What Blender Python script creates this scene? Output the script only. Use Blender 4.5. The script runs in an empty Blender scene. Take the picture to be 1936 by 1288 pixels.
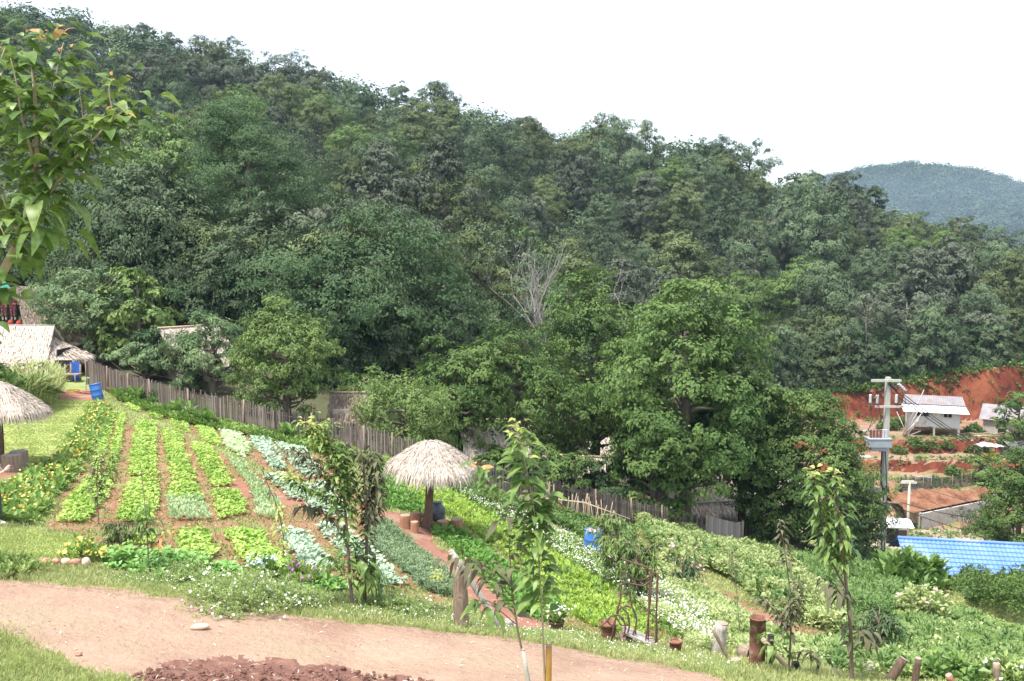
import bpy, math, random
import numpy as np
from mathutils import Vector, Matrix
S = bpy.context.scene
COL = S.collection
R = math.radians
# ---------------------------------------------------------------- camera
F = 1800.0
PITCH = math.atan((644 - 470) / F)
cd = bpy.data.cameras.new('camera'); cam = bpy.data.objects.new('camera', cd); COL.objects.link(cam)
cam.location = (0, 0, 0); cam.rotation_euler = (math.pi / 2 - PITCH, 0, 0)
cd.sensor_width = 36; cd.lens = 36 * F / 1936; cd.clip_start = 0.1; cd.clip_end = 8000
S.camera = cam
# ---------------------------------------------------------------- sky and sun (bright overcast)
SUN_EL, SUN_AZ = R(66), R(-125)      # azimuth: from behind the camera, a little to the left
wd = bpy.data.worlds.new('World'); S.world = wd; wd.use_nodes = True
nt = wd.node_tree; nt.nodes.clear()
wo = nt.nodes.new('ShaderNodeOutputWorld'); add = nt.nodes.new('ShaderNodeAddShader')
b1 = nt.nodes.new('ShaderNodeBackground'); b2 = nt.nodes.new('ShaderNodeBackground')
sky = nt.nodes.new('ShaderNodeTexSky'); sky.sky_type = 'NISHITA'; sky.sun_disc = False
sky.sun_elevation = SUN_EL; sky.sun_rotation = SUN_AZ
nt.links.new(sky.outputs[0], b1.inputs[0]); b1.inputs[1].default_value = 0.05
b2.inputs[0].default_value = (0.96, 0.98, 1.0, 1); b2.inputs[1].default_value = 0.45   # the cloud sheet
nt.links.new(b1.outputs[0], add.inputs[0]); nt.links.new(b2.outputs[0], add.inputs[1])
nt.links.new(add.outputs[0], wo.inputs[0])
sd = bpy.data.lights.new('sun', 'SUN'); sun = bpy.data.objects.new('sun', sd); COL.objects.link(sun)
sd.energy = 3.4; sd.angle = R(10); sd.color = (1, 0.96, 0.9)
_d = Vector((math.sin(SUN_AZ) * math.cos(SUN_EL), math.cos(SUN_AZ) * math.cos(SUN_EL), math.sin(SUN_EL)))
sun.rotation_euler = _d.to_track_quat('Z', 'Y').to_euler()
S.view_settings.view_transform = 'Standard'; S.view_settings.look = 'None'
S.view_settings.exposure = 1.22; S.view_settings.gamma = 1
S.cycles.max_bounces = 5; S.cycles.diffuse_bounces = 3; S.cycles.glossy_bounces = 2
S.cycles.transmission_bounces = 3; S.cycles.volume_bounces = 0; S.cycles.transparent_max_bounces = 4

# ---------------------------------------------------------------- helpers
def rayd(u, v):
    x = (u - 968) / F; z0 = -(v - 644) / F
    y = math.cos(PITCH) + z0 * math.sin(PITCH); z = -math.sin(PITCH) + z0 * math.cos(PITCH)
    return x / y, z / y
def P(u, v, Y):
    a, b = rayd(u, v); return (a * Y, Y, b * Y)
def proj(x, y, z):
    yc = y * math.cos(PITCH) - z * math.sin(PITCH); zc = y * math.sin(PITCH) + z * math.cos(PITCH)
    return 968 + F * x / yc, 644 - F * zc / yc
# ---------------------------------------------------------------- terrain: landmarks (pixel, distance) give its height
CT = [(0,1288,11.5),(200,1288,12.3),(0,1180,14),(0,1100,16),(600,1288,13),(600,1140,16.6),(968,1288,13.2),(900,1190,16.9),
 (1300,1288,13.8),(1300,1240,15.3),(1700,1288,15.5),(1936,1288,16.5),(300,1180,14.6),(700,1200,14.9),(1100,1230,15.0),
 (100,1075,17.4),(0,1000,20.3),(300,1000,22.5),(480,1000,23),(600,1000,23.7),(600,1080,19.8),(740,1100,19.8),(350,1085,18.0),
 (818,1000,27.5),(900,1130,21),(980,1180,18.4),(740,980,27),(1120,1050,31),(1120,1180,20.5),(1250,1190,20.5),(1000,1050,27),
 (100,870,29),(300,870,30.5),(450,850,32.5),(560,900,30),(700,900,31.5),(0,870,28),(0,930,24),
 (30,750,43),(180,752,46),(250,770,42.5),(200,735,49),(350,780,43.5),(450,805,41),(520,825,39.5),(600,850,38.5),(700,870,37.5),
 (800,895,36.8),(900,920,37),(1000,955,38),(1100,975,39.5),(1200,1000,42),(1330,1030,46),(1400,1035,49),(1550,1050,53),
 (1250,1060,33),(1400,1070,37),(1500,1120,31),(1600,1180,25.5),(1700,1100,36),(1800,1180,27),(1936,1200,27),(1450,1180,22.5),
 (1550,1260,18),(1700,1250,20),(1840,1130,36),(1300,1130,25.5),(1380,1240,17.2),
 (0,700,60),(0,640,74),(150,680,62),(300,640,66),(500,680,62),(700,740,62),(820,800,60),(1000,850,66),(1000,860,78)]
CT = [P(*c) for c in CT]
CT += [(0,0,-3.9),(-12,0,-3.4),(12,0,-4.6),(0,5,-4.1),(0,8,-4.55),(-9,8,-4.1),(9,8,-5.0),(-18,12,-4.7),(18,12,-6.6),(0,-15,-2),(-20,-15,-2),(25,-15,-5),
 (-30,25,-5.4),(-35,45,-6.4),(30,20,-10.5),(40,35,-16),(24,46,-17.8),(21,54,-18.0),(30,54,-19.5),(15,56,-17.0),(45,60,-22),(30,68,-21.6),(36,75,-23.6),(28,80,-24.3),(45,80,-24.3),
 (34,90,-23.4),(50,95,-23.2),(34,108,-21.5),(52,108,-21),(15,70,-19),(18,84,-21),(8,62,-16),(2,58,-14),(22,95,-21.5),(70,75,-24),(70,108,-19)]
# forested hill: ridge and slopes
for u, vt, d, tree in [(-250,-30,265,10),(0,22,262,10),(200,55,258,10),(400,105,252,10),(600,145,246,11),(850,195,238,11),(1000,235,232,11),(1200,262,226,11),
        (1400,300,216,11),(1500,335,208,11),(1700,390,198,11),(1936,470,186,11),(2250,560,180,11)]:
    x, y, z = P(u, vt, d); CT.append((x, y, z - tree))
    CT.append((x * 1.15, y * 1.15, z - tree - 2)); CT.append((x * 1.5, y * 1.5, z - tree - 45))
for u, v, d in [(0,330,155),(300,360,150),(600,420,140),(850,470,135),(1100,560,150),(1400,545,160),(1700,560,155),(1936,590,150),
        (0,500,100),(300,520,95),(600,580,92),(850,640,95),(1050,690,110),(1250,730,118),(1500,730,122),(1600,722,126),(1750,700,124),(1936,665,124),(2250,620,124),(-300,450,120)]:
    CT.append(P(u, v, d))
CT = np.array(CT, float)
def _k(d2): return np.sqrt(d2 + 4.0)
_D = ((CT[:, None, :2] - CT[None, :, :2]) ** 2).sum(-1)
_n = len(CT)
_A = np.zeros((_n + 3, _n + 3)); _A[:_n, :_n] = -_k(_D) + np.eye(_n) * 0.0
_A[:_n, :_n] -= np.eye(_n) * -0.8
_A[:_n, _n] = 1; _A[:_n, _n + 1:] = CT[:, :2]; _A[_n, :_n] = 1; _A[_n + 1:, :_n] = CT[:, :2].T
_w = np.linalg.solve(_A, np.r_[CT[:, 2], 0, 0, 0])
def sst(a, b, x):
    t = np.clip((x - a) / (b - a), 0, 1); return t * t * (3 - 2 * t)
def wob(x, y, s=1.0, k=0):
    return (np.sin(x * 1.3 * s + k) * np.cos(y * 1.1 * s + 1.7 * k) + 0.6 * np.sin(x * 2.9 * s + 2.1 + k + y * s * 1.7) + 0.4 * np.cos(y * 4.7 * s - x * 3.1 * s + k)) / 2
def H(x, y):
    x = np.atleast_1d(np.asarray(x, float)); y = np.atleast_1d(np.asarray(y, float))
    sh = np.broadcast(x, y).shape
    x = np.broadcast_to(x, sh).ravel(); y = np.broadcast_to(y, sh).ravel()
    out = np.empty(len(x))
    for i in range(0, len(x), 20000):
        xs, ys = x[i:i+20000], y[i:i+20000]
        d2 = (xs[:, None] - CT[None, :, 0]) ** 2 + (ys[:, None] - CT[None, :, 1]) ** 2
        out[i:i+20000] = -_k(d2) @ _w[:_n] + _w[_n] + xs * _w[_n+1] + ys * _w[_n+2]
    # the cut terraces and red banks of the village on the right
    m = sst(27, 32, x) * sst(82, 86, y) * (1 - sst(78, 100, x))
    yw = y + 0.7 * wob(x, 0 * x, 0.35) + 0.25 * wob(x, 0 * x, 1.7, 2)
    top = np.interp(x, [30, 42, 52, 60, 80], [-18.3, -17.6, -15.6, -14.4, -13.5])
    zt = np.interp(yw, [80, 86, 96.2, 96.9, 101.4, 102.3, 112.5], [-24.0, -22.9, -22.9, -21.9, -22.0, -20.75, -20.75])
    k = sst(114.0, 116.2, yw)
    zt = zt * (1 - k) + top * k
    mm = m * (1 - sst(119, 132, y))
    out = out * (1 - mm) + zt * mm
    # small roughness
    out += 0.035 * wob(x, y, 0.9) * sst(8, 12, y) + 0.5 * wob(x, y, 0.09, 3) * sst(70, 100, y) * (1 - m)
    return out.reshape(sh)
def G(u, v, y0=6.0, y1=400.0):
    a, b = rayd(u, v)
    t = np.linspace(y0, y1, 3000) if y1 > 120 else np.linspace(y0, y1, 700)
    dz = b * t - H(a * t, t)
    i = np.argmax(dz < 0)
    if dz[i] >= 0: i = len(t) - 1
    if i > 0:
        f = dz[i-1] / (dz[i-1] - dz[i] + 1e-9); y = t[i-1] + f * (t[i] - t[i-1])
    else: y = t[0]
    return Vector((a * y, y, float(H(a * y, y)[0])))
def h1(x, y): return float(H(x, y)[0])

# ---------------------------------------------------------------- naming
def tag(o, label=None, cat=None, group=None, kind=None):
    if label: o['label'] = label
    if cat: o['category'] = cat
    if group: o['group'] = group
    if kind: o['kind'] = kind
    return o
def empty(name, loc, label, cat, group=None, rz=0):
    o = bpy.data.objects.new(name, None); COL.objects.link(o); o.location = loc; o.rotation_euler = (0, 0, rz)
    o.empty_display_size = 0.2
    return tag(o, label, cat, group)
class MB:
    """collects geometry; build() links it as ONE mesh object"""
    def __init__(s): s.V = []; s.n = 0; s.Q = []; s.hasuv = False
    def addv(s, v):
        v = np.asarray(v, float).reshape(-1, 3); b = s.n; s.V.append(v); s.n += len(v); return b
    def addf(s, f, tint=0.5, mi=0, smooth=False):
        f = np.asarray(f, int)
        if f.ndim == 1: f = f[None]
        t = np.broadcast_to(np.asarray(tint, float), (len(f),))
        s.Q.append((f, t, mi, smooth))
    def box(s, c, d, rz=0, tint=0.5, mi=0, M=None):
        q = np.array([(x, y, z) for z in (-.5, .5) for y in (-.5, .5) for x in (-.5, .5)]) * np.asarray(d)
        if rz:
            cr, sr = math.cos(rz), math.sin(rz); q = q @ np.array([[cr, sr, 0], [-sr, cr, 0], [0, 0, 1]])
        q = q + np.asarray(c)
        if M is not None: q = np.array([M @ Vector(p) for p in q])
        b = s.addv(q)
        s.addf(np.array([(0,2,3,1),(4,5,7,6),(0,1,5,4),(2,6,7,3),(0,4,6,2),(1,3,7,5)]) + b, tint, mi)
    def tube(s, pts, rad, sides=8, tint=0.5, mi=0, cap=True, smooth=True, rough=0, rng=None):
        pts = np.asarray(pts, float); n = len(pts); rad = np.broadcast_to(np.asarray(rad, float), (n,))
        T = np.gradient(pts, axis=0); T /= np.linalg.norm(T, axis=1)[:, None] + 1e-9
        a = np.array([0, 0, 1.0]) if abs(T[0, 2]) < 0.9 else np.array([1.0, 0, 0])
        rings = []
        for i in range(n):
            a = a - T[i] * (a @ T[i]); a /= np.linalg.norm(a) + 1e-9; b = np.cross(T[i], a)
            th = np.arange(sides) * 2 * math.pi / sides
            rr = rad[i] * (1 + (rough * rng.uniform(-1, 1, sides) if rough else 0))
            rings.append(pts[i] + (np.cos(th)[:, None] * a + np.sin(th)[:, None] * b) * np.reshape(rr * np.ones(sides), (-1, 1)))
        b0 = s.addv(np.concatenate(rings))
        i, j = np.meshgrid(np.arange(n - 1), np.arange(sides), indexing='ij'); i = i.ravel(); j = j.ravel(); k = (j + 1) % sides
        s.addf(np.stack([i*sides+j, i*sides+k, (i+1)*sides+k, (i+1)*sides+j], 1) + b0, tint, mi, smooth)
        if cap:
            s.addf(b0 + np.arange(sides)[::-1], tint, mi); s.addf(b0 + (n-1)*sides + np.arange(sides), tint, mi)
    def grid(s, X, tint=0.5, mi=0, smooth=True):
        X = np.asarray(X, float); a, b = X.shape[:2]; b0 = s.addv(X.reshape(-1, 3))
        i, j = np.meshgrid(np.arange(a-1), np.arange(b-1), indexing='ij'); i = i.ravel(); j = j.ravel()
        s.addf(np.stack([i*b+j, i*b+j+1, (i+1)*b+j+1, (i+1)*b+j], 1) + b0, tint, mi, smooth)
    def leaves(s, base, axis, nrm, L, Wd, tint=0.5, mi=0, fold=0.12, droop=0.0, detail=0):
        base = np.asarray(base, float); n = len(base)
        axis = axis / (np.linalg.norm(axis, axis=1)[:, None] + 1e-9)
        side = np.cross(axis, nrm); side /= np.linalg.norm(side, axis=1)[:, None] + 1e-9
        up = np.cross(side, axis)
        L = np.broadcast_to(np.asarray(L, float), (n,))[:, None]; Wd = np.broadcast_to(np.asarray(Wd, float), (n,))[:, None]
        dz = np.zeros((n, 3)); dz[:, 2] = -1
        if detail == 0:
            v0 = base; v1 = base + axis*L*.45 + side*Wd*.5 + up*L*fold; v2 = base + axis*L + dz*L*droop; v3 = base + axis*L*.45 - side*Wd*.5 + up*L*fold
            b = s.addv(np.stack([v0, v1, v2, v3], 1).reshape(-1, 3))
            s.addf(np.arange(n*4).reshape(n, 4) + b, tint, mi)
        else:
            # petiole, then a folded, arched blade with a wavy outline
            prof = [(0.0, 0.03), (0.07, 0.10), (0.16, 0.62), (0.36, 1.0), (0.60, 0.90), (0.82, 0.48), (1.0, 0.0)]
            m = len(prof); rows = []
            for t, w in prof:
                c = base + axis*L*t + dz*L*droop*t*t + up*L*0.12*math.sin(t*3.1) + side*L*.05*np.sin(t*4 + 9*L)
                rows += [c + side*Wd*.5*w + up*Wd*fold*w, c, c - side*Wd*.5*w + up*Wd*fold*w]
            b = s.addv(np.stack(rows, 1).reshape(-1, 3)); K = 3*m
            o = np.arange(n)[:, None]*K + b
            t_ = np.broadcast_to(np.asarray(tint, float), (n,))
            for i in range(m-1):
                s.addf(np.concatenate([o+3*i, o+3*i+1, o+3*i+4, o+3*i+3], 1), t_, mi, True)
                s.addf(np.concatenate([o+3*i+1, o+3*i+2, o+3*i+5, o+3*i+4], 1), t_, mi, True)
    def mesh(s, name, mats):
        V = np.concatenate(s.V) if s.V else np.zeros((0, 3))
        me = bpy.data.meshes.new(name); me.vertices.add(len(V)); me.vertices.foreach_set('co', V.ravel().astype(np.float32))
        nl = sum(f.size for f, *_ in s.Q); npoly = sum(len(f) for f, *_ in s.Q)
        me.loops.add(nl); me.polygons.add(npoly)
        me.loops.foreach_set('vertex_index', np.concatenate([f.ravel() for f, *_ in s.Q]).astype(np.int32))
        tot = np.concatenate([np.full(len(f), f.shape[1]) for f, *_ in s.Q]); st = np.concatenate([[0], np.cumsum(tot)[:-1]])
        me.polygons.foreach_set('loop_start', st.astype(np.int32))
        me.polygons.foreach_set('material_index', np.concatenate([np.full(len(f), mi) for f, t, mi, sm in s.Q]).astype(np.int32))
        me.polygons.foreach_set('use_smooth', np.concatenate([np.full(len(f), sm) for f, t, mi, sm in s.Q]).astype(bool))
        at = me.attributes.new('tint', 'FLOAT', 'FACE'); at.data.foreach_set('value', np.concatenate([t for f, t, *_ in s.Q]).astype(np.float32))
        for m in (mats if isinstance(mats, (list, tuple)) else [mats]): me.materials.append(m)
        me.update(calc_edges=True); me.validate()
        return me
    def build(s, name, mats, parent=None, loc=None):
        o = bpy.data.objects.new(name, s.mesh(name, mats)); COL.objects.link(o)
        if parent is not None: o.parent = parent
        if loc is not None: o.location = loc
        return o
def copy_tree(o, parent=None):
    c = o.copy(); COL.objects.link(c)
    if parent is not None: c.parent = parent
    for ch in list(o.children): copy_tree(ch, c)
    return c

# ---------------------------------------------------------------- materials
def _mat(name):
    m = bpy.data.materials.new(name); m.use_nodes = True; n = m.node_tree.nodes; l = m.node_tree.links
    b = n['Principled BSDF']; return m, n, l, b
def _mix(n, l, fac, a, b):
    x = n.new('ShaderNodeMix'); x.data_type = 'RGBA'
    if hasattr(fac, 'is_output'): l.new(fac, x.inputs[0])
    else: x.inputs[0].default_value = fac
    for s_, i in ((a, 6), (b, 7)):
        if hasattr(s_, 'is_output'): l.new(s_, x.inputs[i])
        else: x.inputs[i].default_value = (*s_, 1)
    return x.outputs[2]
def _noise(n, l, scale, det=4, coord=None, sc3=None):
    t = n.new('ShaderNodeTexNoise'); t.inputs['Scale'].default_value = scale; t.inputs['Detail'].default_value = det
    t.inputs['Roughness'].default_value = 0.65
    if coord is not None:
        if sc3:
            mp = n.new('ShaderNodeMapping'); mp.inputs['Scale'].default_value = sc3; l.new(coord, mp.inputs[0]); l.new(mp.outputs[0], t.inputs[0])
        else: l.new(coord, t.inputs[0])
    return t.outputs[0]
def _ramp(n, l, src, a, b):
    m = n.new('ShaderNodeMapRange'); m.inputs[1].default_value = a; m.inputs[2].default_value = b; l.new(src, m.inputs[0]); return m.outputs[0]
def leafmat(name, c1, c2, trans=0.3, rough=0.55, c3=None, rnd=0.25, spec=0.3, var=0):
    m, n, l, b = _mat(name)
    at = n.new('ShaderNodeAttribute'); at.attribute_name = 'tint'
    oi = n.new('ShaderNodeObjectInfo')
    col = _mix(n, l, at.outputs['Fac'], c1, c2)
    if c3 is not None: col = _mix(n, l, _ramp(n, l, oi.outputs['Random'], 0.55, 0.95), col, c3)
    if var:
        tc = n.new('ShaderNodeTexCoord'); col = _mix(n, l, _ramp(n, l, _noise(n, l, var, 4, tc.outputs['Object']), .35, .65), tuple(.55*c for c in c1), tuple(min(1, 1.15*c) for c in c2)) if False else _mix(n, l, _ramp(n, l, _noise(n, l, var, 4, tc.outputs['Object']), .4, .75), col, tuple(.6*q for q in c1))
    hs = n.new('ShaderNodeHueSaturation'); l.new(col, hs.inputs['Color'])
    mr = n.new('ShaderNodeMapRange'); mr.inputs[3].default_value = 1 - rnd; mr.inputs[4].default_value = 1 + rnd; l.new(oi.outputs['Random'], mr.inputs[0]); l.new(mr.outputs[0], hs.inputs['Value'])
    ge = n.new('ShaderNodeNewGeometry')
    l.new(hs.outputs[0], b.inputs['Base Color']); b.inputs['Roughness'].default_value = rough; b.inputs['Specular IOR Level'].default_value = spec
    tr = n.new('ShaderNodeBsdfTranslucent'); l.new(hs.outputs[0], tr.inputs[0])
    mx = n.new('ShaderNodeMixShader'); mx.inputs[0].default_value = trans
    l.new(b.outputs[0], mx.inputs[1]); l.new(tr.outputs[0], mx.inputs[2]); l.new(mx.outputs[0], n['Material Output'].inputs[0])
    return m
def surf(name, c1, c2, scale=3, rough=0.8, bump=0.3, c3=None, s3=None, bscale=None, metal=0, spec=0.3, stretch=None, tintmix=None, obj=False, bdist=0.05, ramp=(0.35, 0.65)):
    m, n, l, b = _mat(name)
    tc = n.new('ShaderNodeTexCoord'); co = tc.outputs['Object']
    col = _mix(n, l, _ramp(n, l, _noise(n, l, scale, 6, co, stretch), *ramp), c1, c2)
    if c3 is not None: col = _mix(n, l, _ramp(n, l, _noise(n, l, s3, 5, co), 0.52, 0.64), col, c3)
    if tintmix is not None:
        at = n.new('ShaderNodeAttribute'); at.attribute_name = 'tint'; col = _mix(n, l, at.outputs['Fac'], col, tintmix)
    l.new(col, b.inputs['Base Color']); b.inputs['Roughness'].default_value = rough; b.inputs['Metallic'].default_value = metal
    b.inputs['Specular IOR Level'].default_value = spec
    if bump:
        bp = n.new('ShaderNodeBump'); bp.inputs['Strength'].default_value = bump; bp.inputs['Distance'].default_value = bdist
        l.new(_noise(n, l, bscale or scale * 4, 5, co, stretch), bp.inputs['Height']); l.new(bp.outputs[0], b.inputs['Normal'])
    return m
# ================================================================ GROUND
def inpoly(px, py, poly):
    poly = np.asarray(poly, float); ins = np.zeros(px.shape, bool); j = len(poly) - 1
    for i in range(len(poly)):
        xi, yi = poly[i]; xj, yj = poly[j]
        c = ((yi > py) != (yj > py)) & (px < (xj - xi) * (py - yi) / (yj - yi + 1e-12) + xi); ins ^= c; j = i
    return ins
def wpoly(pts, y1=70):      # outline seen in the photograph -> outline on the ground in metres
    return np.array([tuple(G(u, v, 6, y1))[:2] for u, v in pts])
Z_ROAD = wpoly([(-60,1102),(60,1097),(160,1107),(260,1117),(360,1134),(440,1146),(520,1160),(620,1172),(700,1180),(800,1190),(900,1200),(1000,1212),(1120,1236),(1230,1253),(1330,1272),(1400,1300),(1250,1330),(900,1340),(560,1330),(330,1300),(230,1287),(140,1268),(95,1240),(60,1215),(-60,1180)])
Z_DUG = wpoly([(245,1276),(320,1253),(400,1243),(460,1240),(560,1248),(640,1262),(720,1272),(800,1284),(860,1300),(820,1350),(500,1360),(330,1340),(250,1300)])
Z_SOIL = [wpoly([(243,800),(215,790),(195,840),(150,890),(105,950),(85,1000),(130,1008),(250,1000),(340,1004),(420,1000),(540,1000),(640,1000),(735,1000),(700,935),(650,930),(560,940),(500,905),(440,865),(400,848),(345,820),(300,806)]),
    wpoly([(262,768),(290,770),(420,800),(520,815),(600,840),(640,880),(640,940),(600,935),(540,900),(470,868),(400,838),(320,800),(270,782)]),
    wpoly([(130,1004),(330,1010),(520,1002),(700,1000),(735,1010),(790,1080),(860,1135),(800,1150),(720,1110),(640,1100),(560,1100),(420,1080),(340,1062),(210,1040),(150,1020)]),
    wpoly([(720,966),(760,968),(900,1080),(1000,1160),(1240,1190),(1330,1225),(1180,1215),(1060,1195),(1000,1185),(940,1165),(800,1060),(720,990)]),
    wpoly([(1350,1105),(1400,1125),(1470,1165),(1560,1195),(1600,1210),(1560,1225),(1490,1220),(1440,1185),(1380,1140)]),
    wpoly([(1590,1245),(1640,1240),(1700,1255),(1680,1270),(1600,1262)])]
Z_TPATH = [wpoly([(708,972),(745,966),(800,985),(850,985),(880,998),(830,1005),(812,1018),(850,1052),(905,1092),(960,1135),(1010,1172),(1045,1190),(985,1192),(930,1170),(870,1120),(850,1085),(800,1040),(740,997)]),
    wpoly([(1230,1060),(1250,1058),(1330,1100),(1400,1140),(1480,1180),(1560,1212),(1540,1222),(1450,1192),(1380,1150),(1300,1100)])]
Z_LAWN = [wpoly([(-80,760),(60,770),(120,750),(185,762),(170,790),(120,840),(60,880),(20,900),(-80,940)]),
    wpoly([(-80,990),(0,1000),(90,1005),(140,1012),(210,1045),(170,1066),(60,1062),(-80,1070)])]
Z_BARE = [wpoly([(85,750),(120,737),(190,738),(200,748),(175,758),(120,755)]), wpoly([(-30,878),(20,868),(70,880),(62,898),(10,905),(-40,900)]),
    wpoly([(430,905),(520,930),(600,952),(600,962),(500,950),(430,925)])]
def ground():
    ys = [-22.0]
    while ys[-1] < 420:
        y = ys[-1]
        if y < 8: d = 1.0
        elif y < 56: d = max(0.07, 0.0052 * y)
        elif y < 130: d = 0.45
        else: d = 3.0
        ys.append(y + d)
    ys = np.array(ys)
    t = np.r_[-2.4:-0.85:0.06, np.linspace(-0.8, 0.8, 560), 0.85:2.4:0.06]
    Y, T = np.meshgrid(ys, t, indexing='ij'); X = T * (np.maximum(Y, 0) + 9)
    rj = np.random.default_rng(4)
    j = np.clip(0.0016 * Y, 0, .06)
    X = X + rj.uniform(-1, 1, X.shape) * j; Y = Y + rj.uniform(-1, 1, X.shape) * j
    Z = H(X.ravel(), Y.ravel()).reshape(X.shape)
    cx = (X[:-1,:-1] + X[1:,1:]) / 2; cy = (Y[:-1,:-1] + Y[1:,1:]) / 2
    zone = np.zeros(cx.shape, int)
    jx = cx + 0.12 * wob(cx, cy, 2.2, 1) * 1.2; jy = cy + 0.12 * wob(cx, cy, 2.7, 5) * 1.5
    for p in Z_LAWN: zone[inpoly(jx, jy, p)] = 1
    for p in Z_SOIL: zone[inpoly(jx, jy, p)] = 2
    for p in Z_TPATH: zone[inpoly(jx, jy, p)] = 3
    for p in Z_BARE: zone[inpoly(jx, jy, p)] = 3
    zone[inpoly(jx, jy, Z_ROAD)] = 4
    d_ = inpoly(jx, jy, Z_DUG); zone[d_] = 5
    # dug earth is lumpy
    dm = inpoly(X, Y, Z_DUG)
    Z = Z + dm * (0.015 * wob(X, Y, 9, 2) + 0.015 * rj.uniform(-1, 1, X.shape) - 0.03)
    # garden soil is tilled
    sm = np.zeros(X.shape, bool)
    for p in Z_SOIL: sm |= inpoly(X, Y, p)
    Z = Z + sm * 0.02 * rj.uniform(-1, 1, X.shape)
    # village: bare earth and red banks, yard, forest floor
    U = cx / np.maximum(cy, 1)
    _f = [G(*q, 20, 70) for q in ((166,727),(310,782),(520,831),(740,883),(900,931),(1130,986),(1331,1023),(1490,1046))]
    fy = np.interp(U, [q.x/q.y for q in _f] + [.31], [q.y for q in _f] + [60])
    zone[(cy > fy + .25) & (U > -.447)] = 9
    vill = (cy > 58) & (cx > 6) & (cy < 84) & (U > -0.06)
    zone[vill] = 6
    terr = (cx > 25) & (cy > 80) & (cy < 121 + 3 * wob(cx, cx, .3))
    zone[terr] = 7
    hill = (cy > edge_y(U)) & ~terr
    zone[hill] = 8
    b = X.shape[1]
    idx = np.arange(X.size).reshape(X.shape)
    Q = np.stack([idx[:-1,:-1], idx[:-1,1:], idx[1:,1:], idx[1:,:-1]], -1)
    V = np.stack([X, Y, Z], -1).reshape(-1, 3)
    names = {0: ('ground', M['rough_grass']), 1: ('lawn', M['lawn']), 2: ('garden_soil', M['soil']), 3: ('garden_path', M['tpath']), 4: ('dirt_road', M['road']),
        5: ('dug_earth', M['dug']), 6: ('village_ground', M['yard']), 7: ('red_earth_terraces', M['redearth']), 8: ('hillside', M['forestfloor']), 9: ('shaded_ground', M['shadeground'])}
    out = {}
    for z, (nm, mt) in names.items():
        q = Q[zone == z]
        if not len(q): continue
        used, inv = np.unique(q, return_inverse=True)
        m = MB(); m.addv(V[used]); m.addf(inv.reshape(q.shape), .5, 0, True)
        o = m.build(nm, mt); tag(o, kind='structure')
        c = V[q].mean(1); a = np.linalg.norm(np.cross(V[q[:,1]]-V[q[:,0]], V[q[:,3]]-V[q[:,0]]), axis=1)
        out[z] = (c, a)
    return out
def edge_y(t):
    return np.interp(t, [-1.5, -0.54, -0.37, -0.15, 0.02, 0.18, 0.28, 0.55, 1.5], [80, 74, 66, 62, 78, 90, 112, 121, 130])
M = {}
M['rough_grass'] = surf('rough_grass', (.27,.31,.11), (.18,.24,.07), 1.2, 1, .5, (.31,.22,.14), 1.4, 30, obj=True)
M['lawn'] = surf('lawn_turf', (.36,.39,.13), (.27,.34,.09), 1.4, 1, .4, (.38,.31,.17), .7, 40)
M['soil'] = surf('tilled_soil', (.24,.105,.065), (.31,.18,.11), 3, 1, .8, (.22,.24,.08), 1.3, 14)
M['tpath'] = surf('terracotta_path', (.30,.145,.10), (.25,.115,.08), 2, 1, .3, (.34,.21,.15), 1.1, 25)
M['road'] = surf('dirt_road', (.42,.295,.215), (.29,.18,.13), .8, 1, 1, (.34,.25,.17), .6, 7, ramp=(.3,.7), bdist=.09)
M['dug'] = surf('dug_red_earth', (.15,.072,.055), (.26,.135,.10), 5, 1, .9, None, None, 18)
M['yard'] = surf('pale_yard_earth', (.42,.33,.25), (.30,.21,.14), .4, 1, .3, (.20,.22,.08), .2, 5)
def redearth():
    m, n, l, b = _mat('cut_red_earth')
    tc = n.new('ShaderNodeTexCoord'); co = tc.outputs['Object']
    ge = n.new('ShaderNodeNewGeometry'); sp = n.new('ShaderNodeSeparateXYZ'); l.new(ge.outputs['True Normal'], sp.inputs[0])
    # steep cut faces are raw red, flat tops carry paler trodden dirt and weeds
    raw = _mix(n, l, _ramp(n, l, _noise(n, l, .5, 6, co, (2.5, 2.5, .6)), .35, .65), (.18,.050,.028), (.085,.026,.018))
    raw = _mix(n, l, _ramp(n, l, _noise(n, l, .16, 4, co), .5, .62), raw, (.25,.085,.045))
    flat = _mix(n, l, _ramp(n, l, _noise(n, l, .25, 6, co), .42, .6), (.33,.23,.165), (.28,.135,.09))
    flat = _mix(n, l, _ramp(n, l, _noise(n, l, .45, 6, co), .50, .60), flat, (.17,.2,.06))
    col = _mix(n, l, _ramp(n, l, sp.outputs[2], .80, .93), raw, flat)
    l.new(col, b.inputs['Base Color']); b.inputs['Roughness'].default_value = 1; b.inputs['Specular IOR Level'].default_value = .1
    bp = n.new('ShaderNodeBump'); bp.inputs['Strength'].default_value = .7; bp.inputs['Distance'].default_value = .3
    l.new(_noise(n, l, 1.4, 6, co, (2.2, 2.2, .5)), bp.inputs['Height']); l.new(bp.outputs[0], b.inputs['Normal'])
    return m
M['redearth'] = redearth()
M['shadeground'] = surf('shade_darkened_ground', (.10,.085,.05), (.07,.085,.035), 1.0, 1, .5)  # ground behind the fence, tree shade put into its dark colour
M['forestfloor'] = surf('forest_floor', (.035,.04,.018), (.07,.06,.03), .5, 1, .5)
ZN = ground()
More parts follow.
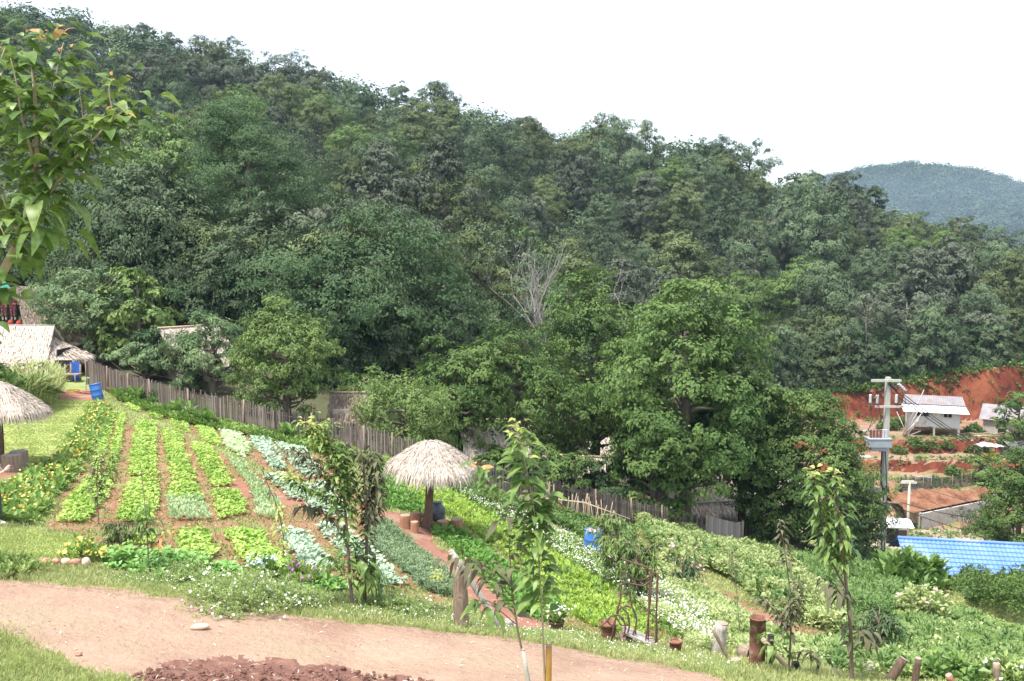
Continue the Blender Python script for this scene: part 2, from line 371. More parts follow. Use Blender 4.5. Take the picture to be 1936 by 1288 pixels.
# ================================================================ TREES
M['forestbark'] = surf('forest_bark', (.07,.06,.05), (.13,.115,.095), 3, .9, .5, stretch=(3,3,.6))
M['bark'] = surf('bark', (.13,.105,.08), (.22,.19,.15), 3, .9, .6, stretch=(3,3,.6))
M['palebark'] = surf('pale_bark', (.42,.38,.32), (.30,.27,.22), 3, .9, .4, stretch=(3,3,.6))
M['forest_leaf'] = leafmat('forest_leaf', (.062,.100,.052), (.17,.225,.12), .13, .75, rnd=.33, spec=.15)
M['forest_olive'] = leafmat('forest_olive_leaf', (.080,.108,.044), (.195,.235,.105), .13, .75, rnd=.25, spec=.15)
M['forest_grey'] = leafmat('forest_grey_leaf', (.080,.10,.065), (.19,.215,.15), .12, .75, rnd=.2, spec=.15)
M['forest_bright'] = leafmat('forest_bright_leaf', (.10,.17,.045), (.20,.29,.09), .3, .5, rnd=.15)
M['near_leaf'] = leafmat('near_tree_leaf', (.060,.118,.032), (.185,.27,.078), .28, .55, rnd=.12, spec=.2)
M['near_bright'] = leafmat('bright_tree_leaf', (.13,.21,.06), (.28,.37,.115), .35, .45, rnd=.08)
M['near_dark'] = leafmat('dark_tree_leaf', (.045,.092,.038), (.125,.19,.082), .22, .6, rnd=.1, spec=.2)
M['silver_leaf'] = leafmat('silvery_leaf', (.10,.18,.075), (.27,.35,.17), .3, .5, rnd=.1)
def tree_mesh(seed, Ht, Wd, cb, clumps, lpc, leaf, leafm, barkm='bark', flat=.6, lean=0.0, taper=0.5, rc=.15, aspect=.5, gaps=.25, trunk=None, droop=.25, up=.5, multi=1, irr=.28):
    rg = np.random.default_rng(seed)
    cz = cb + (Ht - cb) * .48; rz = (Ht - cb) * .5; rx = Wd * .5
    ph = rg.uniform(0, 6.28, 6)
    cs = []
    tries = 0
    while len(cs) < clumps and tries < clumps * 30:
        tries += 1
        d = rg.normal(size=3); d /= np.linalg.norm(d)
        if d[2] < -.9: continue
        az = math.atan2(d[1], d[0])
        lob = 1 + irr * (math.sin(2*az + ph[0]) * .5 + math.sin(3*az + ph[1] + 2*d[2]) * .6 + math.sin(5*d[2] + ph[2] + az) * .5)
        wz = 1 - taper * max(d[2], 0) * .5
        r = rg.uniform(.45, 1) ** .6 * lob
        p = np.array([d[0]*rx*r*wz, d[1]*rx*r*wz, cz + d[2]*rz*min(r, 1.08)])
        R_ = Wd * rc * rg.uniform(.6, 1.35)
        if any(np.linalg.norm((p - q[0]) * (1, 1, 1.5)) < .42 * (R_ + q[1]) for q in cs): continue
        cs.append((p, R_))
    tr = MB()
    tb = (trunk or Wd * .03) 
    for k in range(multi):
        off = np.array([rg.uniform(-.4, .4), rg.uniform(-.4, .4), 0]) * (multi > 1)
        n = 7; zt = np.linspace(-.6, cz + rz * .6, n)
        path = np.stack([np.cumsum(rg.normal(0, Wd*.012, n)) + off[0] * (1 + zt*.25) + lean*zt, np.cumsum(rg.normal(0, Wd*.012, n)) + off[1]*(1 + zt*.25), zt], 1)
        tr.tube(path, tb * (1.25 - zt / zt[-1] * .95), 7, .5)
    for i, (p, R_) in enumerate(cs):
        if i > 26: break
        z0 = max(cb * .55, min(p[2] - rg.uniform(.2, .5) * math.hypot(p[0], p[1]) - .3, cz + rz*.5))
        a = np.array([lean*z0, 0, z0]); mid = (a * .45 + p * .55) + np.array([0, 0, -.12 * np.linalg.norm(p - a)])
        tr.tube([a, (a+mid)/2 + rg.normal(0, .03*Wd, 3)*.5, mid, p], [tb*.5, tb*.36, tb*.24, tb*.08], 5, .5, cap=False)
    cr = MB()
    N = []; 
    for p, R_ in cs:
        n = int(lpc * (R_ / (Wd * rc)) ** 1.6); tn = rg.uniform(.1, .75)
        d = rg.normal(size=(n, 3)); d[:, 2] = np.abs(d[:, 2]) * 1.1 - .35; d /= np.linalg.norm(d, axis=1)[:, None]
        # twigs: leaves gather in small sprays inside the clump
        k = max(4, n // 14); tw = d[:k] * rg.uniform(.55, 1.05, (k, 1))
        w = rg.integers(0, k, n); q = tw[w] + rg.normal(0, .13, (n, 3))
        pos = p + q * R_ * np.array([1, 1, flat])
        out = q / (np.linalg.norm(q, axis=1)[:, None] + 1e-6)
        crn = p * np.array([1/rx, 1/rx, 0]) + np.array([0, 0, (p[2]-cz)/rz]); nr = out * .9 + crn * .5 + np.array([0, 0, up*.5]) + rg.normal(0, .22, (n, 3))
        ax = out * .5 + rg.normal(0, .7, (n, 3)); ax[:, 2] -= droop
        ax -= nr * ((ax*nr).sum(1) / (nr*nr).sum(1))[:, None]
        N.append((pos, ax, nr, np.clip(tn + rg.normal(0, .16, n) + (rg.uniform(size=k)[w] - .5) * .3, 0, 1)))
    pos, ax, nr, tt = (np.concatenate([a[i] for a in N]) for i in range(4))
    sz = leaf * rg.uniform(.7, 1.3, len(pos))
    cr.leaves(pos, ax, nr, sz, sz * aspect, tt, 0, .1, .1)
    return cr.mesh('crown', M[leafm]), tr.mesh('trunk', M[barkm])
def put_tree(meshes, name, loc, rz, sc, label, cat='tree', group=None, crown='crown'):
    e = empty(name, loc, label, cat, group, rz); e.scale = sc if isinstance(sc, tuple) else (sc, sc, sc)
    for m, n in zip(meshes, (crown, 'trunk')):
        o = bpy.data.objects.new(n, m); COL.objects.link(o); o.parent = e
    return e
# ---- forest variants (about 11 m tall)
FV = []
kinds = ['dark green', 'olive green', 'grey green', 'bright green']
mk = ['forest_leaf', 'forest_olive', 'forest_grey', 'forest_bright']
for i in range(12):
    k = [0,0,1,2,0,1,0,2,3,0,1,2][i]
    rr = np.random.default_rng(100+i)
    FV.append((tree_mesh(200+i, 12.5, rr.uniform(8, 10.5), rr.uniform(1.0, 3.0), int(rr.integers(46, 70)), 240, rr.uniform(.27, .36), mk[k], 'forestbark',
        flat=rr.uniform(.5, .8), rc=rr.uniform(.12, .17), aspect=.55, taper=rr.uniform(.2, 1.1)), k))
rg = np.random.default_rng(11)
cand = []
pts = []
for k in range(26000):
    y = rg.uniform(60, 275); x = rg.uniform(-.66, .66) * y
    t = x / y
    if y < edge_y(t) + 1: continue
    if x > 25 and y < 119.5: continue
    sp = 7.4 + (y - 60) * .006
    g = (int(x // 8), int(y // 8))
    ok = True
    for (px_, py_) in pts:
        if abs(px_ - x) < sp and abs(py_ - y) < sp and (px_-x)**2 + (py_-y)**2 < sp*sp: ok = False; break
    if ok: pts.append((x, y))
pts = np.array(pts); zz = H(pts[:, 0], pts[:, 1])
# what the camera can see of each tree: march the sight line to its upper crown over the canopy
def canopy_visible(x, y, z):
    s = np.linspace(.3, .985, 60); L = H(x*s, y*s); return float(((z + 11.5) * s - (L + 8.0 * (y*s > edge_y(x / y)))).min()) > -2.5
vis = []
for (x, y), z in zip(pts, zz):
    u, v = proj(x, y, z + 9)
    sc = rg.choice([.7, .8, .9, 1.0, 1.12]) * rg.uniform(.93, 1.07); 
    vis.append((y if (-90 < u < 2020 and v > -60 and canopy_visible(x, y, z)) else 9e9, x, y, z, sc, int(rg.integers(0, 12)), rg.uniform(0, 6.28)))
# ridge trees always stay individual where they break the skyline
vis.sort(key=lambda a: a[0] - (60 if a[2] > 180 and rg.uniform() < .3 else 0))
ind = [v for v in vis[:262] if v[0] < 1e9]; rest = vis[len(ind):]
# rows by distance, then left to right, give every forest tree a name of its own
bands = [(0, 95, 'foot of wooded hill'), (95, 130, 'lower slope of wooded hill'), (130, 165, 'middle slope of wooded hill'), (165, 205, 'upper slope of wooded hill'), (205, 999, 'crest of wooded hill')]
ordn = lambda n: ['', 'first', 'second', 'third', 'fourth', 'fifth', 'sixth', 'seventh', 'eighth', 'ninth', 'tenth'][n] if n < 11 else '%d%s' % (n, {1: 'st', 2: 'nd', 3: 'rd'}.get(n % 10 if n % 100 not in (11, 12, 13) else 0, 'th'))
for a, b, nm in bands:
    sel = sorted([q for q in ind if a <= q[2] < b], key=lambda q: q[1] / q[2])
    cnt = {}
    for q in sel:
        _, x, y, z, sc, vi, rz = q
        m, k = FV[vi]; cnt[k] = cnt.get(k, 0) + 1
        size = 'big' if sc > 1.05 else ('tall' if sc > .95 else ('low' if sc < .82 else 'medium'))
        n_ = cnt[k]
        lab = '%s %s tree, %s %s one from the left, %s' % (size, kinds[k], ordn(n_), kinds[k].split()[0], nm)
        put_tree(m, 'forest_tree', (x, y, z), rz, (sc, sc, sc * rg.uniform(.85, 1.2)), lab, 'tree', 'forest trees on the hillside')
# bushy trees lining the foot of the wood
EV = [tree_mesh(300+i, 7.5, 6.5, .1, 60, 240, .24, ['forest_leaf','near_dark','forest_olive','forest_leaf'][i], 'forestbark', flat=.7, rc=.15, taper=.5) for i in range(4)]
ei = 0
for t in np.linspace(-.5, .545, 62):
    y = float(edge_y(t)) + rg.uniform(-1.5, 3) if t < .27 else rg.uniform(117.6, 121.5)
    x = t*y; z = h1(x, y); u = proj(x, y, z)[0]
    if min(abs(u-1636), abs(u-1706), abs(u-1862)) < 13 and t > .27: continue
    ei += 1; s_ = rg.uniform(.6, 1.15)
    put_tree(EV[int(rg.integers(0, 4))], 'edge_tree', (x, y, z), rg.uniform(0, 6), (s_, s_, s_*rg.uniform(.85, 1.3)), '%s bushy tree from the left along the foot of the wood' % ordn(ei), 'tree', 'bushy trees at the foot of the wood')
# the remaining wood beyond and between, one mass
def lump(seed, n, R0, leaf):
    r_ = np.random.default_rng(seed); d = r_.normal(size=(n, 3)); d[:, 2] = np.abs(d[:, 2]) - .3; d /= np.linalg.norm(d, axis=1)[:, None]
    az = np.arctan2(d[:,1], d[:,0]); rr = 1 + .22*np.sin(3*az + seed) + .18*np.sin(5*d[:,2]*2 + 2*az + seed)
    q = d * rr[:, None] * R0 * r_.uniform(.75, 1.05, (n, 1)) * (1, 1, .85)
    nr = d * .7 + (0, 0, .5) + r_.normal(0, .35, (n, 3)); ax = np.cross(nr, r_.normal(size=(n, 3)))
    return q, ax, nr, leaf * r_.uniform(.7, 1.3, n), r_
def mass(name, places, mat, n, R0, leaf, zoff, seed, label, cat):
    m = MB(); protos = [lump(seed + i, n, R0, leaf) for i in range(6)]
    rr = np.random.default_rng(seed)
    for x, y, z, s in places:
        q, ax, nr, L, _ = protos[int(rr.integers(0, 6))]
        a = rr.uniform(0, 6.28); c_, s_ = math.cos(a), math.sin(a); Rm = np.array([[c_, s_, 0], [-s_, c_, 0], [0, 0, 1]])
        t0 = rr.uniform(.05, .8)
        m.leaves((q @ Rm) * s + (x, y, z + zoff * s), ax @ Rm, nr @ Rm, L * s, L * s * .6, np.clip(t0 + rr.normal(0, .15, len(q)), 0, 1))
    o = m.build(name, M[mat]); return tag(o, label, cat, kind='stuff')
far = [(x, y, z, sc) for (_, x, y, z, sc, vi, rz) in rest if y > 90]
mass('distant_wood', far, 'forest_leaf', 900, 4.6, .75, 7.5, 50, 'remaining wood filling the hillside behind the nearer trees', 'wood')
# undergrowth along the foot of the forest and between its trees
ug = []
for k in range(4200):
    y = rg.uniform(60, 275); x = rg.uniform(-.6, .6) * y
    if y < edge_y(x / y) - 1.0 or (x > 25 and y < 118.5): continue
    ug.append((x, y, rg.uniform(.5, 1.3) * (1 if y < 150 else 1.9)))
for k in range(150):
    x = rg.uniform(26, 75); y = rg.uniform(117, 122); ug.append((x, y, rg.uniform(.5, .9)))
for k in range(420):
    t = rg.uniform(-.6, .28); y = edge_y(t) + rg.uniform(-2, 6); ug.append((t * y, y, rg.uniform(.7, 1.6)))
ug = np.array(ug); uz = H(ug[:, 0], ug[:, 1])
mass('undergrowth', [(a, b, z, s) for (a, b, s), z in zip(ug, uz)], 'forest_leaf', 420, 1.6, .22, .6, 70, 'tangled green undergrowth on the forest floor', 'undergrowth')
# ---- far blue hill
def far_h(x, y):
    return -40 + 141*np.exp(-((x-530)/270)**2 - ((y-1330)/330)**2) + 62*np.exp(-((x-640)/170)**2 - ((y-880)/140)**2) + 35*np.exp(-((x-900)/190)**2 - ((y-1350)/300)**2)
KF = 1.7
xs = np.linspace(150, 1500, 90); yy = np.linspace(500, 1800, 90); X, Y = np.meshgrid(xs, yy)
m = MB(); m.grid(np.stack([X, Y, far_h(X, Y)], -1) * KF); o = m.build('distant_hills', M['forestfloor']); tag(o, kind='structure')
fp = []
for k in range(60000):
    y = rg.uniform(720, 1400); x = rg.uniform(.30, .60) * y
    z = float(far_h(x, y)); v = proj(x, y, z + 8)[1]
    if z > -8 and v < 480: fp.append((x*KF, y*KF, z*KF, rg.uniform(.7, 1.9)*2.4))
    if len(fp) > 2000: break
mass('far_wood', fp, 'forest_leaf', 200, 4.4, 1.15, 3.0, 90, 'hazy blue wood covering the far hill on the right', 'wood')
xs = np.linspace(-3000, 3000, 40); yy = np.linspace(-400, 3400, 40); X, Y = np.meshgrid(xs, yy)
m = MB(); Zp = np.where(Y < 420, -75, -62) + 0*X; m.grid(np.stack([X, Y, Zp], -1)); tag(m.build('lowland', M['forestfloor']), kind='structure')
# ================================================================ NEARER TREES, one by one
near_specs = [
 # u, v_base, v_top, width px, distance, leaf, seed, dict, label
 (470,650,195,270,80,'near_dark',1,dict(clumps=120,lpc=620,leaf=.19,cb=3,rc=.13),'huge dark olive tree rising highest above the thatched huts'),
 (215,650,330,330,74,'near_dark',2,dict(clumps=100,lpc=560,leaf=.19,cb=2),'broad dark green tree on the forest edge behind the thatched hut'),
 (60,600,330,200,82,'forest_leaf',21,dict(clumps=60,lpc=300,leaf=.32,cb=2),'dark tree at the left edge behind the young broad-leaved tree'),
 (345,655,470,190,66,'near_dark',22,dict(clumps=50,lpc=280,leaf=.30,cb=1.2),'shaded dark tree between the twin yard trees and the huge olive tree'),
 (590,700,370,200,78,'forest_grey',23,dict(clumps=60,lpc=300,leaf=.32,cb=2),'grey-green tree just left of the silvery dome tree'),
 (700,735,425,390,63,'near_dark',3,dict(clumps=110,lpc=330,leaf=.24,cb=1.2,rc=.13),'wide dome-shaped tree with small silvery leaves above the middle of the fence'),
 (905,730,440,200,78,'forest_olive',4,dict(clumps=60,lpc=300,leaf=.3,cb=.8,taper=.3),'tall creeper-covered tree left of the bare dead tree'),
 (820,770,560,180,66,'forest_grey',24,dict(clumps=50,lpc=280,leaf=.28,cb=1),'grey-green bushy tree above the thatched parasol'),
 (1075,700,440,120,100,'forest_olive',25,dict(clumps=50,lpc=240,leaf=.34,cb=2),'light green tree just right of the bare dead tree'),
 (175,700,510,185,58,'silver_leaf',5,dict(clumps=60,lpc=220,leaf=.2,cb=.8),'round yard tree with pale silvery sprays beside the thatched hut'),
 (262,702,505,135,57,'near_bright',6,dict(clumps=42,lpc=170,leaf=.26,cb=.8,taper=.9,aspect=.7),'yard tree with broad yellow-green leaves and pointed top'),
 (325,715,610,110,54,'near_dark',26,dict(clumps=24,lpc=200,leaf=.2,cb=.3),'low dark tree leaning over the left part of the fence'),
 (405,735,590,150,51,'silver_leaf',7,dict(clumps=34,lpc=190,leaf=.22,cb=.4,droop=.7,aspect=.35),'feathery drooping silvery shrub tree behind the fence'),
 (270,712,640,90,53,'silver_leaf',27,dict(clumps=24,lpc=180,leaf=.18,cb=.2),'small bluish tree in front of the twin yard trees'),
 (540,785,572,165,46.5,'near_bright',8,dict(clumps=84,lpc=260,leaf=.16,cb=.3),'light green open-crowned tree behind the picket fence'),
 (765,850,708,185,42.5,'near_bright',9,dict(clumps=60,lpc=230,leaf=.14,cb=.05,flat=.8,taper=.2),'low yellow-green tree behind the fence left of the parasol'),
 (860,865,650,200,50,'near_leaf',10,dict(clumps=70,lpc=240,leaf=.2,cb=.1),'mid green tree behind the thatched parasol'),
 (690,790,690,110,50,'near_leaf',28,dict(clumps=24,lpc=200,leaf=.18,cb=.3),'low shrub tree beside the small brown thatch roof'),
 (985,895,640,240,52,'near_leaf',11,dict(clumps=90,lpc=260,leaf=.2,cb=.4),'dull green spreading tree between parasol and the tallest village trees'),
 (1120,920,535,215,56,'near_leaf',12,dict(clumps=110,lpc=260,leaf=.22,cb=.8,taper=.7),'tall tree with drooping olive leaf clusters, left of the pair of big village trees'),
 (1290,985,547,330,50,'near_leaf',13,dict(clumps=150,lpc=280,leaf=.21,cb=2.0,rc=.12,aspect=.65),'biggest bright green broad-leaved tree rising over the village fence'),
 (1235,965,760,170,47.5,'near_leaf',29,dict(clumps=60,lpc=240,leaf=.2,cb=.4,aspect=.65),'lower leafy tree overhanging the picket fence beneath the biggest tree'),
 (1400,1000,690,170,51,'near_leaf',14,dict(clumps=80,lpc=270,leaf=.2,cb=2.8,aspect=.65),'green tree with outstretched boughs right of the biggest tree'),
 (1505,1030,745,235,50,'near_leaf',15,dict(clumps=170,lpc=300,leaf=.16,cb=.2,rc=.12,taper=.2,aspect=.6),'dense round glossy tree just left of the power pole'),
 (1600,1035,870,125,49,'silver_leaf',16,dict(clumps=70,lpc=200,leaf=.15,cb=.4),'pale leaning bushy tree at the foot of the power pole'),
 (1925,1050,850,140,57,'near_leaf',17,dict(clumps=80,lpc=260,leaf=.18,cb=.1),'dark leafy tree at the right edge above the blue roof'),
 (1862,1035,950,90,66,'forest_grey',18,dict(clumps=16,lpc=130,leaf=.18,cb=.9,rc=.2),'small thin dark tree behind the blue roof beside the grey wall'),
 (945,915,850,110,47.5,'near_leaf',41,dict(clumps=26,lpc=200,leaf=.18,cb=.05),'low bush tree behind the fence just right of the parasol canopy'),
 (1055,935,850,130,47,'near_leaf',42,dict(clumps=34,lpc=200,leaf=.18,cb=.05),'low dark tree partly hiding the hut behind the stick trellis'),
 (1130,950,880,90,46.5,'near_dark',43,dict(clumps=20,lpc=200,leaf=.18,cb=.05),'small dark tree right of the hut behind the stick trellis'),
 (350,735,660,90,51.5,'silver_leaf',44,dict(clumps=20,lpc=180,leaf=.18,cb=.05),'bluish bush between fence and the half hidden pale hut'),
 (1920,860,752,90,100,'near_leaf',19,dict(clumps=30,lpc=160,leaf=.26,cb=.8),'green tree in front of the grey shack at the right edge'),
 (1855,925,862,60,92,'forest_bright',20,dict(clumps=14,lpc=120,leaf=.26,cb=.2,rc=.2),'light green bush beside the leaning pale posts'),
]
def fit_h(u, vb, vt, d):
    x = rayd(u, vb)[0] * d; z = h1(x, d); return x, z, rayd(u, vt)[1] * d - z
for (u, vb, vt, w, d, lm, seed, kw, lab) in near_specs:
    x, z, ht = fit_h(u, vb, vt, d); wd_ = w * d / F
    kw = dict(kw); cb = kw.pop('cb')
    ms = tree_mesh(1000 + seed, ht * 1.02, wd_ * 1.04, cb, kw.pop('clumps'), kw.pop('lpc'), kw.pop('leaf'), lm, 'bark', trunk=min(.4, .035 * wd_ + .04), **kw)
    put_tree(ms, 'leafy_tree', (x, d, z), 0, 1, lab, 'tree')
for i, (u, vt, w, d) in enumerate(((432,72,70,256),(536,98,100,252),(322,62,60,260),(828,158,90,240),(752,155,60,243),(1165,235,60,228),(1365,262,70,216),(1658,345,50,202),(1525,318,70,206))):
    x = rayd(u, vt)[0]*d; z = h1(x, d); ht = rayd(u, vt)[1]*d - z; wd_ = w*d/F
    if 6 < ht < 40: put_tree(tree_mesh(1500+i, ht, wd_, ht*.45, 34, 200, .36, 'forest_leaf' if i != 5 else 'forest_grey', 'forestbark', flat=.6, trunk=.3), 'skyline_tree', (x, d, z), 0, 1, 'emergent crown breaking the skyline, %s of nine from the left' % ordn(i+1 if i not in (0, 1, 2, 3, 4) else [2, 3, 1, 5, 4][i]), 'tree', 'emergent trees on the skyline')
# bare dead tree and the pale bare trunks standing in the forest edge
def bare_tree(seed, ht, spread, rad, up=1.0, depth=4):
    r_ = np.random.default_rng(seed); trunk = MB(); br = MB()
    def grow(p, d, L, r, lev):
        n = 5; pts_ = [p]; q = p.copy(); dd = d.copy()
        for i in range(n):
            dd = dd + r_.normal(0, .13, 3); dd[2] += .06 * up; dd /= np.linalg.norm(dd); q = q + dd * L / n; pts_.append(q.copy())
        (trunk if lev == 0 else br).tube(pts_, np.linspace(r, r * .45, n + 1), 5, .5, cap=False)
        if lev < depth:
            for k in range(int(r_.integers(3, 5))):
                i = int(r_.integers(2, n + 1)); ax = r_.normal(size=3); ax[2] = abs(ax[2]) * .6
                nd = dd * .75 + ax / np.linalg.norm(ax) * spread; nd /= np.linalg.norm(nd)
                grow(pts_[i].copy(), nd, L * r_.uniform(.55, .75), r * .45, lev + 1)
    grow(np.array([0, 0, -.5]), np.array([0, 0, 1.0]), ht * .42, rad, 0)
    return br, trunk
def put_bare(u, vb, vt, d, seed, lab, mat='deadwood', spread=.75, depth=4, rad=.2):
    x, z, ht = fit_h(u, vb, vt, d); ht *= 1.12; e = empty('bare_tree', (x, d, z), lab, 'tree')
    br, tk = bare_tree(seed, ht, spread, rad, depth=depth); tk.build('trunk', M[mat], e); br.build('branches', M[mat], e)
M['deadwood'] = surf('weathered_dead_wood', (.36,.33,.31), (.25,.23,.21), 3, .9, .3)
put_bare(1046, 640, 432, 76, 5, 'bare grey dead tree with many fine branches among green crowns', rad=.22)
put_bare(760, 318, 285, 170, 8, 'small bare pale tree standing high in the forest', depth=2, rad=.16)
put_bare(1195, 520, 455, 108, 9, 'slender bare pale tree in the forest right of the dead tree', depth=3, rad=.13)
def pale_trunk(u, vb, vt, d, seed, lab):
    x, z, ht = fit_h(u, vb, vt, d)
    ms = tree_mesh(seed, ht * 1.35, 5.5, ht * .92, 20, 120, .32, 'forest_grey', 'palebark', trunk=.16)
    put_tree(ms, 'slender_tree', (x, d, z), 0, 1, lab, 'tree')
pale_trunk(1636, 712, 590, 119, 31, 'slender forest tree with a long pale bare trunk left above the power pole')
pale_trunk(1706, 690, 600, 120, 32, 'forked pale-trunked tree above the white house')
pale_trunk(1862, 690, 620, 119, 33, 'thin pale trunk tree on the bank near the right edge')

# ================================================================ GARDEN BEDS
M['soilbed'] = surf('bed_soil', (.22,.09,.055), (.30,.15,.09), 4, 1, .7)
M['lettuce'] = leafmat('lettuce_leaf', (.20,.36,.045), (.50,.63,.17), .3, .5, rnd=.06)
M['lettuce_mint'] = leafmat('pale_pak_choi_leaf', (.32,.48,.20), (.62,.72,.45), .3, .4, rnd=.05)
M['cabbage'] = leafmat('cabbage_leaf', (.25,.38,.24), (.52,.64,.48), .2, .45, rnd=.05)
M['parsley'] = leafmat('parsley_leaf', (.12,.27,.05), (.22,.40,.09), .3, .5, rnd=.06)
M['limeleaf'] = leafmat('lime_bed_leaf', (.26,.42,.05), (.50,.62,.16), .35, .5, rnd=.05)
M['rosemary'] = leafmat('rosemary_leaf', (.13,.21,.10), (.26,.34,.18), .15, .6, rnd=.05)
M['herb'] = leafmat('herb_leaf', (.16,.29,.06), (.34,.46,.13), .3, .5, rnd=.08)
M['petal_white'] = leafmat('white_petal', (.74,.74,.70), (.85,.85,.80), .2, .6, rnd=.0)
M['petal_orange'] = leafmat('orange_petal', (.72,.15,.03), (.85,.42,.03), .2, .6, rnd=.0)
M['petal_yellow'] = leafmat('yellow_petal', (.80,.62,.05), (.85,.75,.30), .2, .6, rnd=.0)
M['petal_pink'] = leafmat('pink_petal', (.75,.33,.50), (.85,.55,.68), .2, .6, rnd=.0)
M['petal_purple'] = leafmat('purple_petal', (.30,.08,.33), (.48,.22,.50), .2, .6, rnd=.0)
M['petal_blue'] = leafmat('pale_blue_petal', (.45,.52,.85), (.55,.62,.9), .2, .6, rnd=.0)
def scatter(poly, n, rg_, minsep=0):
    lo, hi = poly.min(0), poly.max(0); out = []
    q = rg_.uniform(lo, hi, (n * 6, 2)); q = q[inpoly(q[:, 0], q[:, 1], poly)]
    return q[:n]
def gridpts(poly, sp, rg_, jit=.25, ang=0):
    lo, hi = poly.min(0) - 1, poly.max(0) + 1; c = (lo + hi) / 2; r_ = np.linalg.norm(hi - lo) / 2 + sp
    a = np.arange(-r_, r_, sp); A, B = np.meshgrid(a, a); B = B + (np.arange(len(a)) % 2)[None] * sp * .5
    q = np.stack([A.ravel(), B.ravel()], 1); cs, sn = math.cos(ang), math.sin(ang); q = q @ np.array([[cs, sn], [-sn, cs]]) + c
    q = q + rg_.uniform(-jit, jit, q.shape) * sp
    return q[inpoly(q[:, 0], q[:, 1], poly)]
def rosettes(m, xy, z, size, nl, kind, rg_, mi=0, tn=None):
    """leafy plants: nl leaves each, springing from the crown and arching outward"""
    n = len(xy)
    if not n: return
    s = size * rg_.uniform(.7, 1.25, n)
    az = rg_.uniform(0, 6.28, (n, nl)); el = {'blade': rg_.uniform(.95, 1.5, (n, nl)), 'needle': rg_.uniform(.1, 1.4, (n, nl)), 'flat': rg_.uniform(.1, .9, (n, nl)), 'up': rg_.uniform(.7, 1.35, (n, nl)), 'ball': rg_.uniform(-.1, 1.4, (n, nl))}[kind]
    ax = np.stack([np.cos(az)*np.cos(el), np.sin(az)*np.cos(el), np.sin(el)], -1)
    base = np.stack([xy[:, 0], xy[:, 1], z], -1)[:, None] + ax * (s[:, None, None] * rg_.uniform(.0, .55, (n, nl, 1)))
    base[..., 2] += s[:, None] * rg_.uniform(0, .35, (n, nl))
    nr = np.stack([-np.cos(az)*np.sin(el), -np.sin(az)*np.sin(el), np.cos(el)], -1) + rg_.normal(0, .3, (n, nl, 3))
    L = (s[:, None] * rg_.uniform(.55, .95, (n, nl))).ravel()
    t = (rg_.uniform(.2, .8, (n, 1)) if tn is None else np.reshape(tn, (n, 1))) + rg_.normal(0, .2, (n, nl)) + rg_.normal(0, .12, (n, 1))
    asp = {'blade': .045, 'needle': .2, 'flat': .85, 'up': .42, 'ball': .6}[kind]
    m.leaves(base.reshape(-1, 3), ax.reshape(-1, 3), nr.reshape(-1, 3), L, L * asp, np.clip(t, 0, 1).ravel(), mi, .12, .18)
def mound(poly, hgt, rg_, step=.16, edge=.18):
    """raised soil bed whose sides slope down into the ground"""
    lo, hi = poly.min(0) - .3, poly.max(0) + .3
    xs_ = np.arange(lo[0], hi[0] + step, step); ys_ = np.arange(lo[1], hi[1] + step, step)
    X, Y = np.meshgrid(xs_, ys_); 
    # distance to outline
    D = np.full(X.shape, 9.0)
    for i in range(len(poly)):
        a, b = poly[i], poly[(i + 1) % len(poly)]; ab = b - a; L2 = ab @ ab + 1e-9
        t = np.clip(((X - a[0]) * ab[0] + (Y - a[1]) * ab[1]) / L2, 0, 1)
        D = np.minimum(D, np.hypot(X - a[0] - t*ab[0], Y - a[1] - t*ab[1]))
    ins = inpoly(X, Y, poly); D = np.where(ins, D, -D)
    Z = H(X, Y) + np.clip((D + .10) / edge, 0, 1) * hgt - .03 + rg_.uniform(-.012, .012, X.shape)
    keep = D > -.16
    idx = np.arange(X.size).reshape(X.shape)
    k = keep[:-1, :-1] & keep[1:, 1:] & keep[1:, :-1] & keep[:-1, 1:]
    q = np.stack([idx[:-1,:-1], idx[:-1,1:], idx[1:,1:], idx[1:,:-1]], -1)[k]
    m = MB(); used, inv = np.unique(q, return_inverse=True)
    m.addv(np.stack([X, Y, Z], -1).reshape(-1, 3)[used]); m.addf(inv.reshape(q.shape), .5, 0, True)
    return m
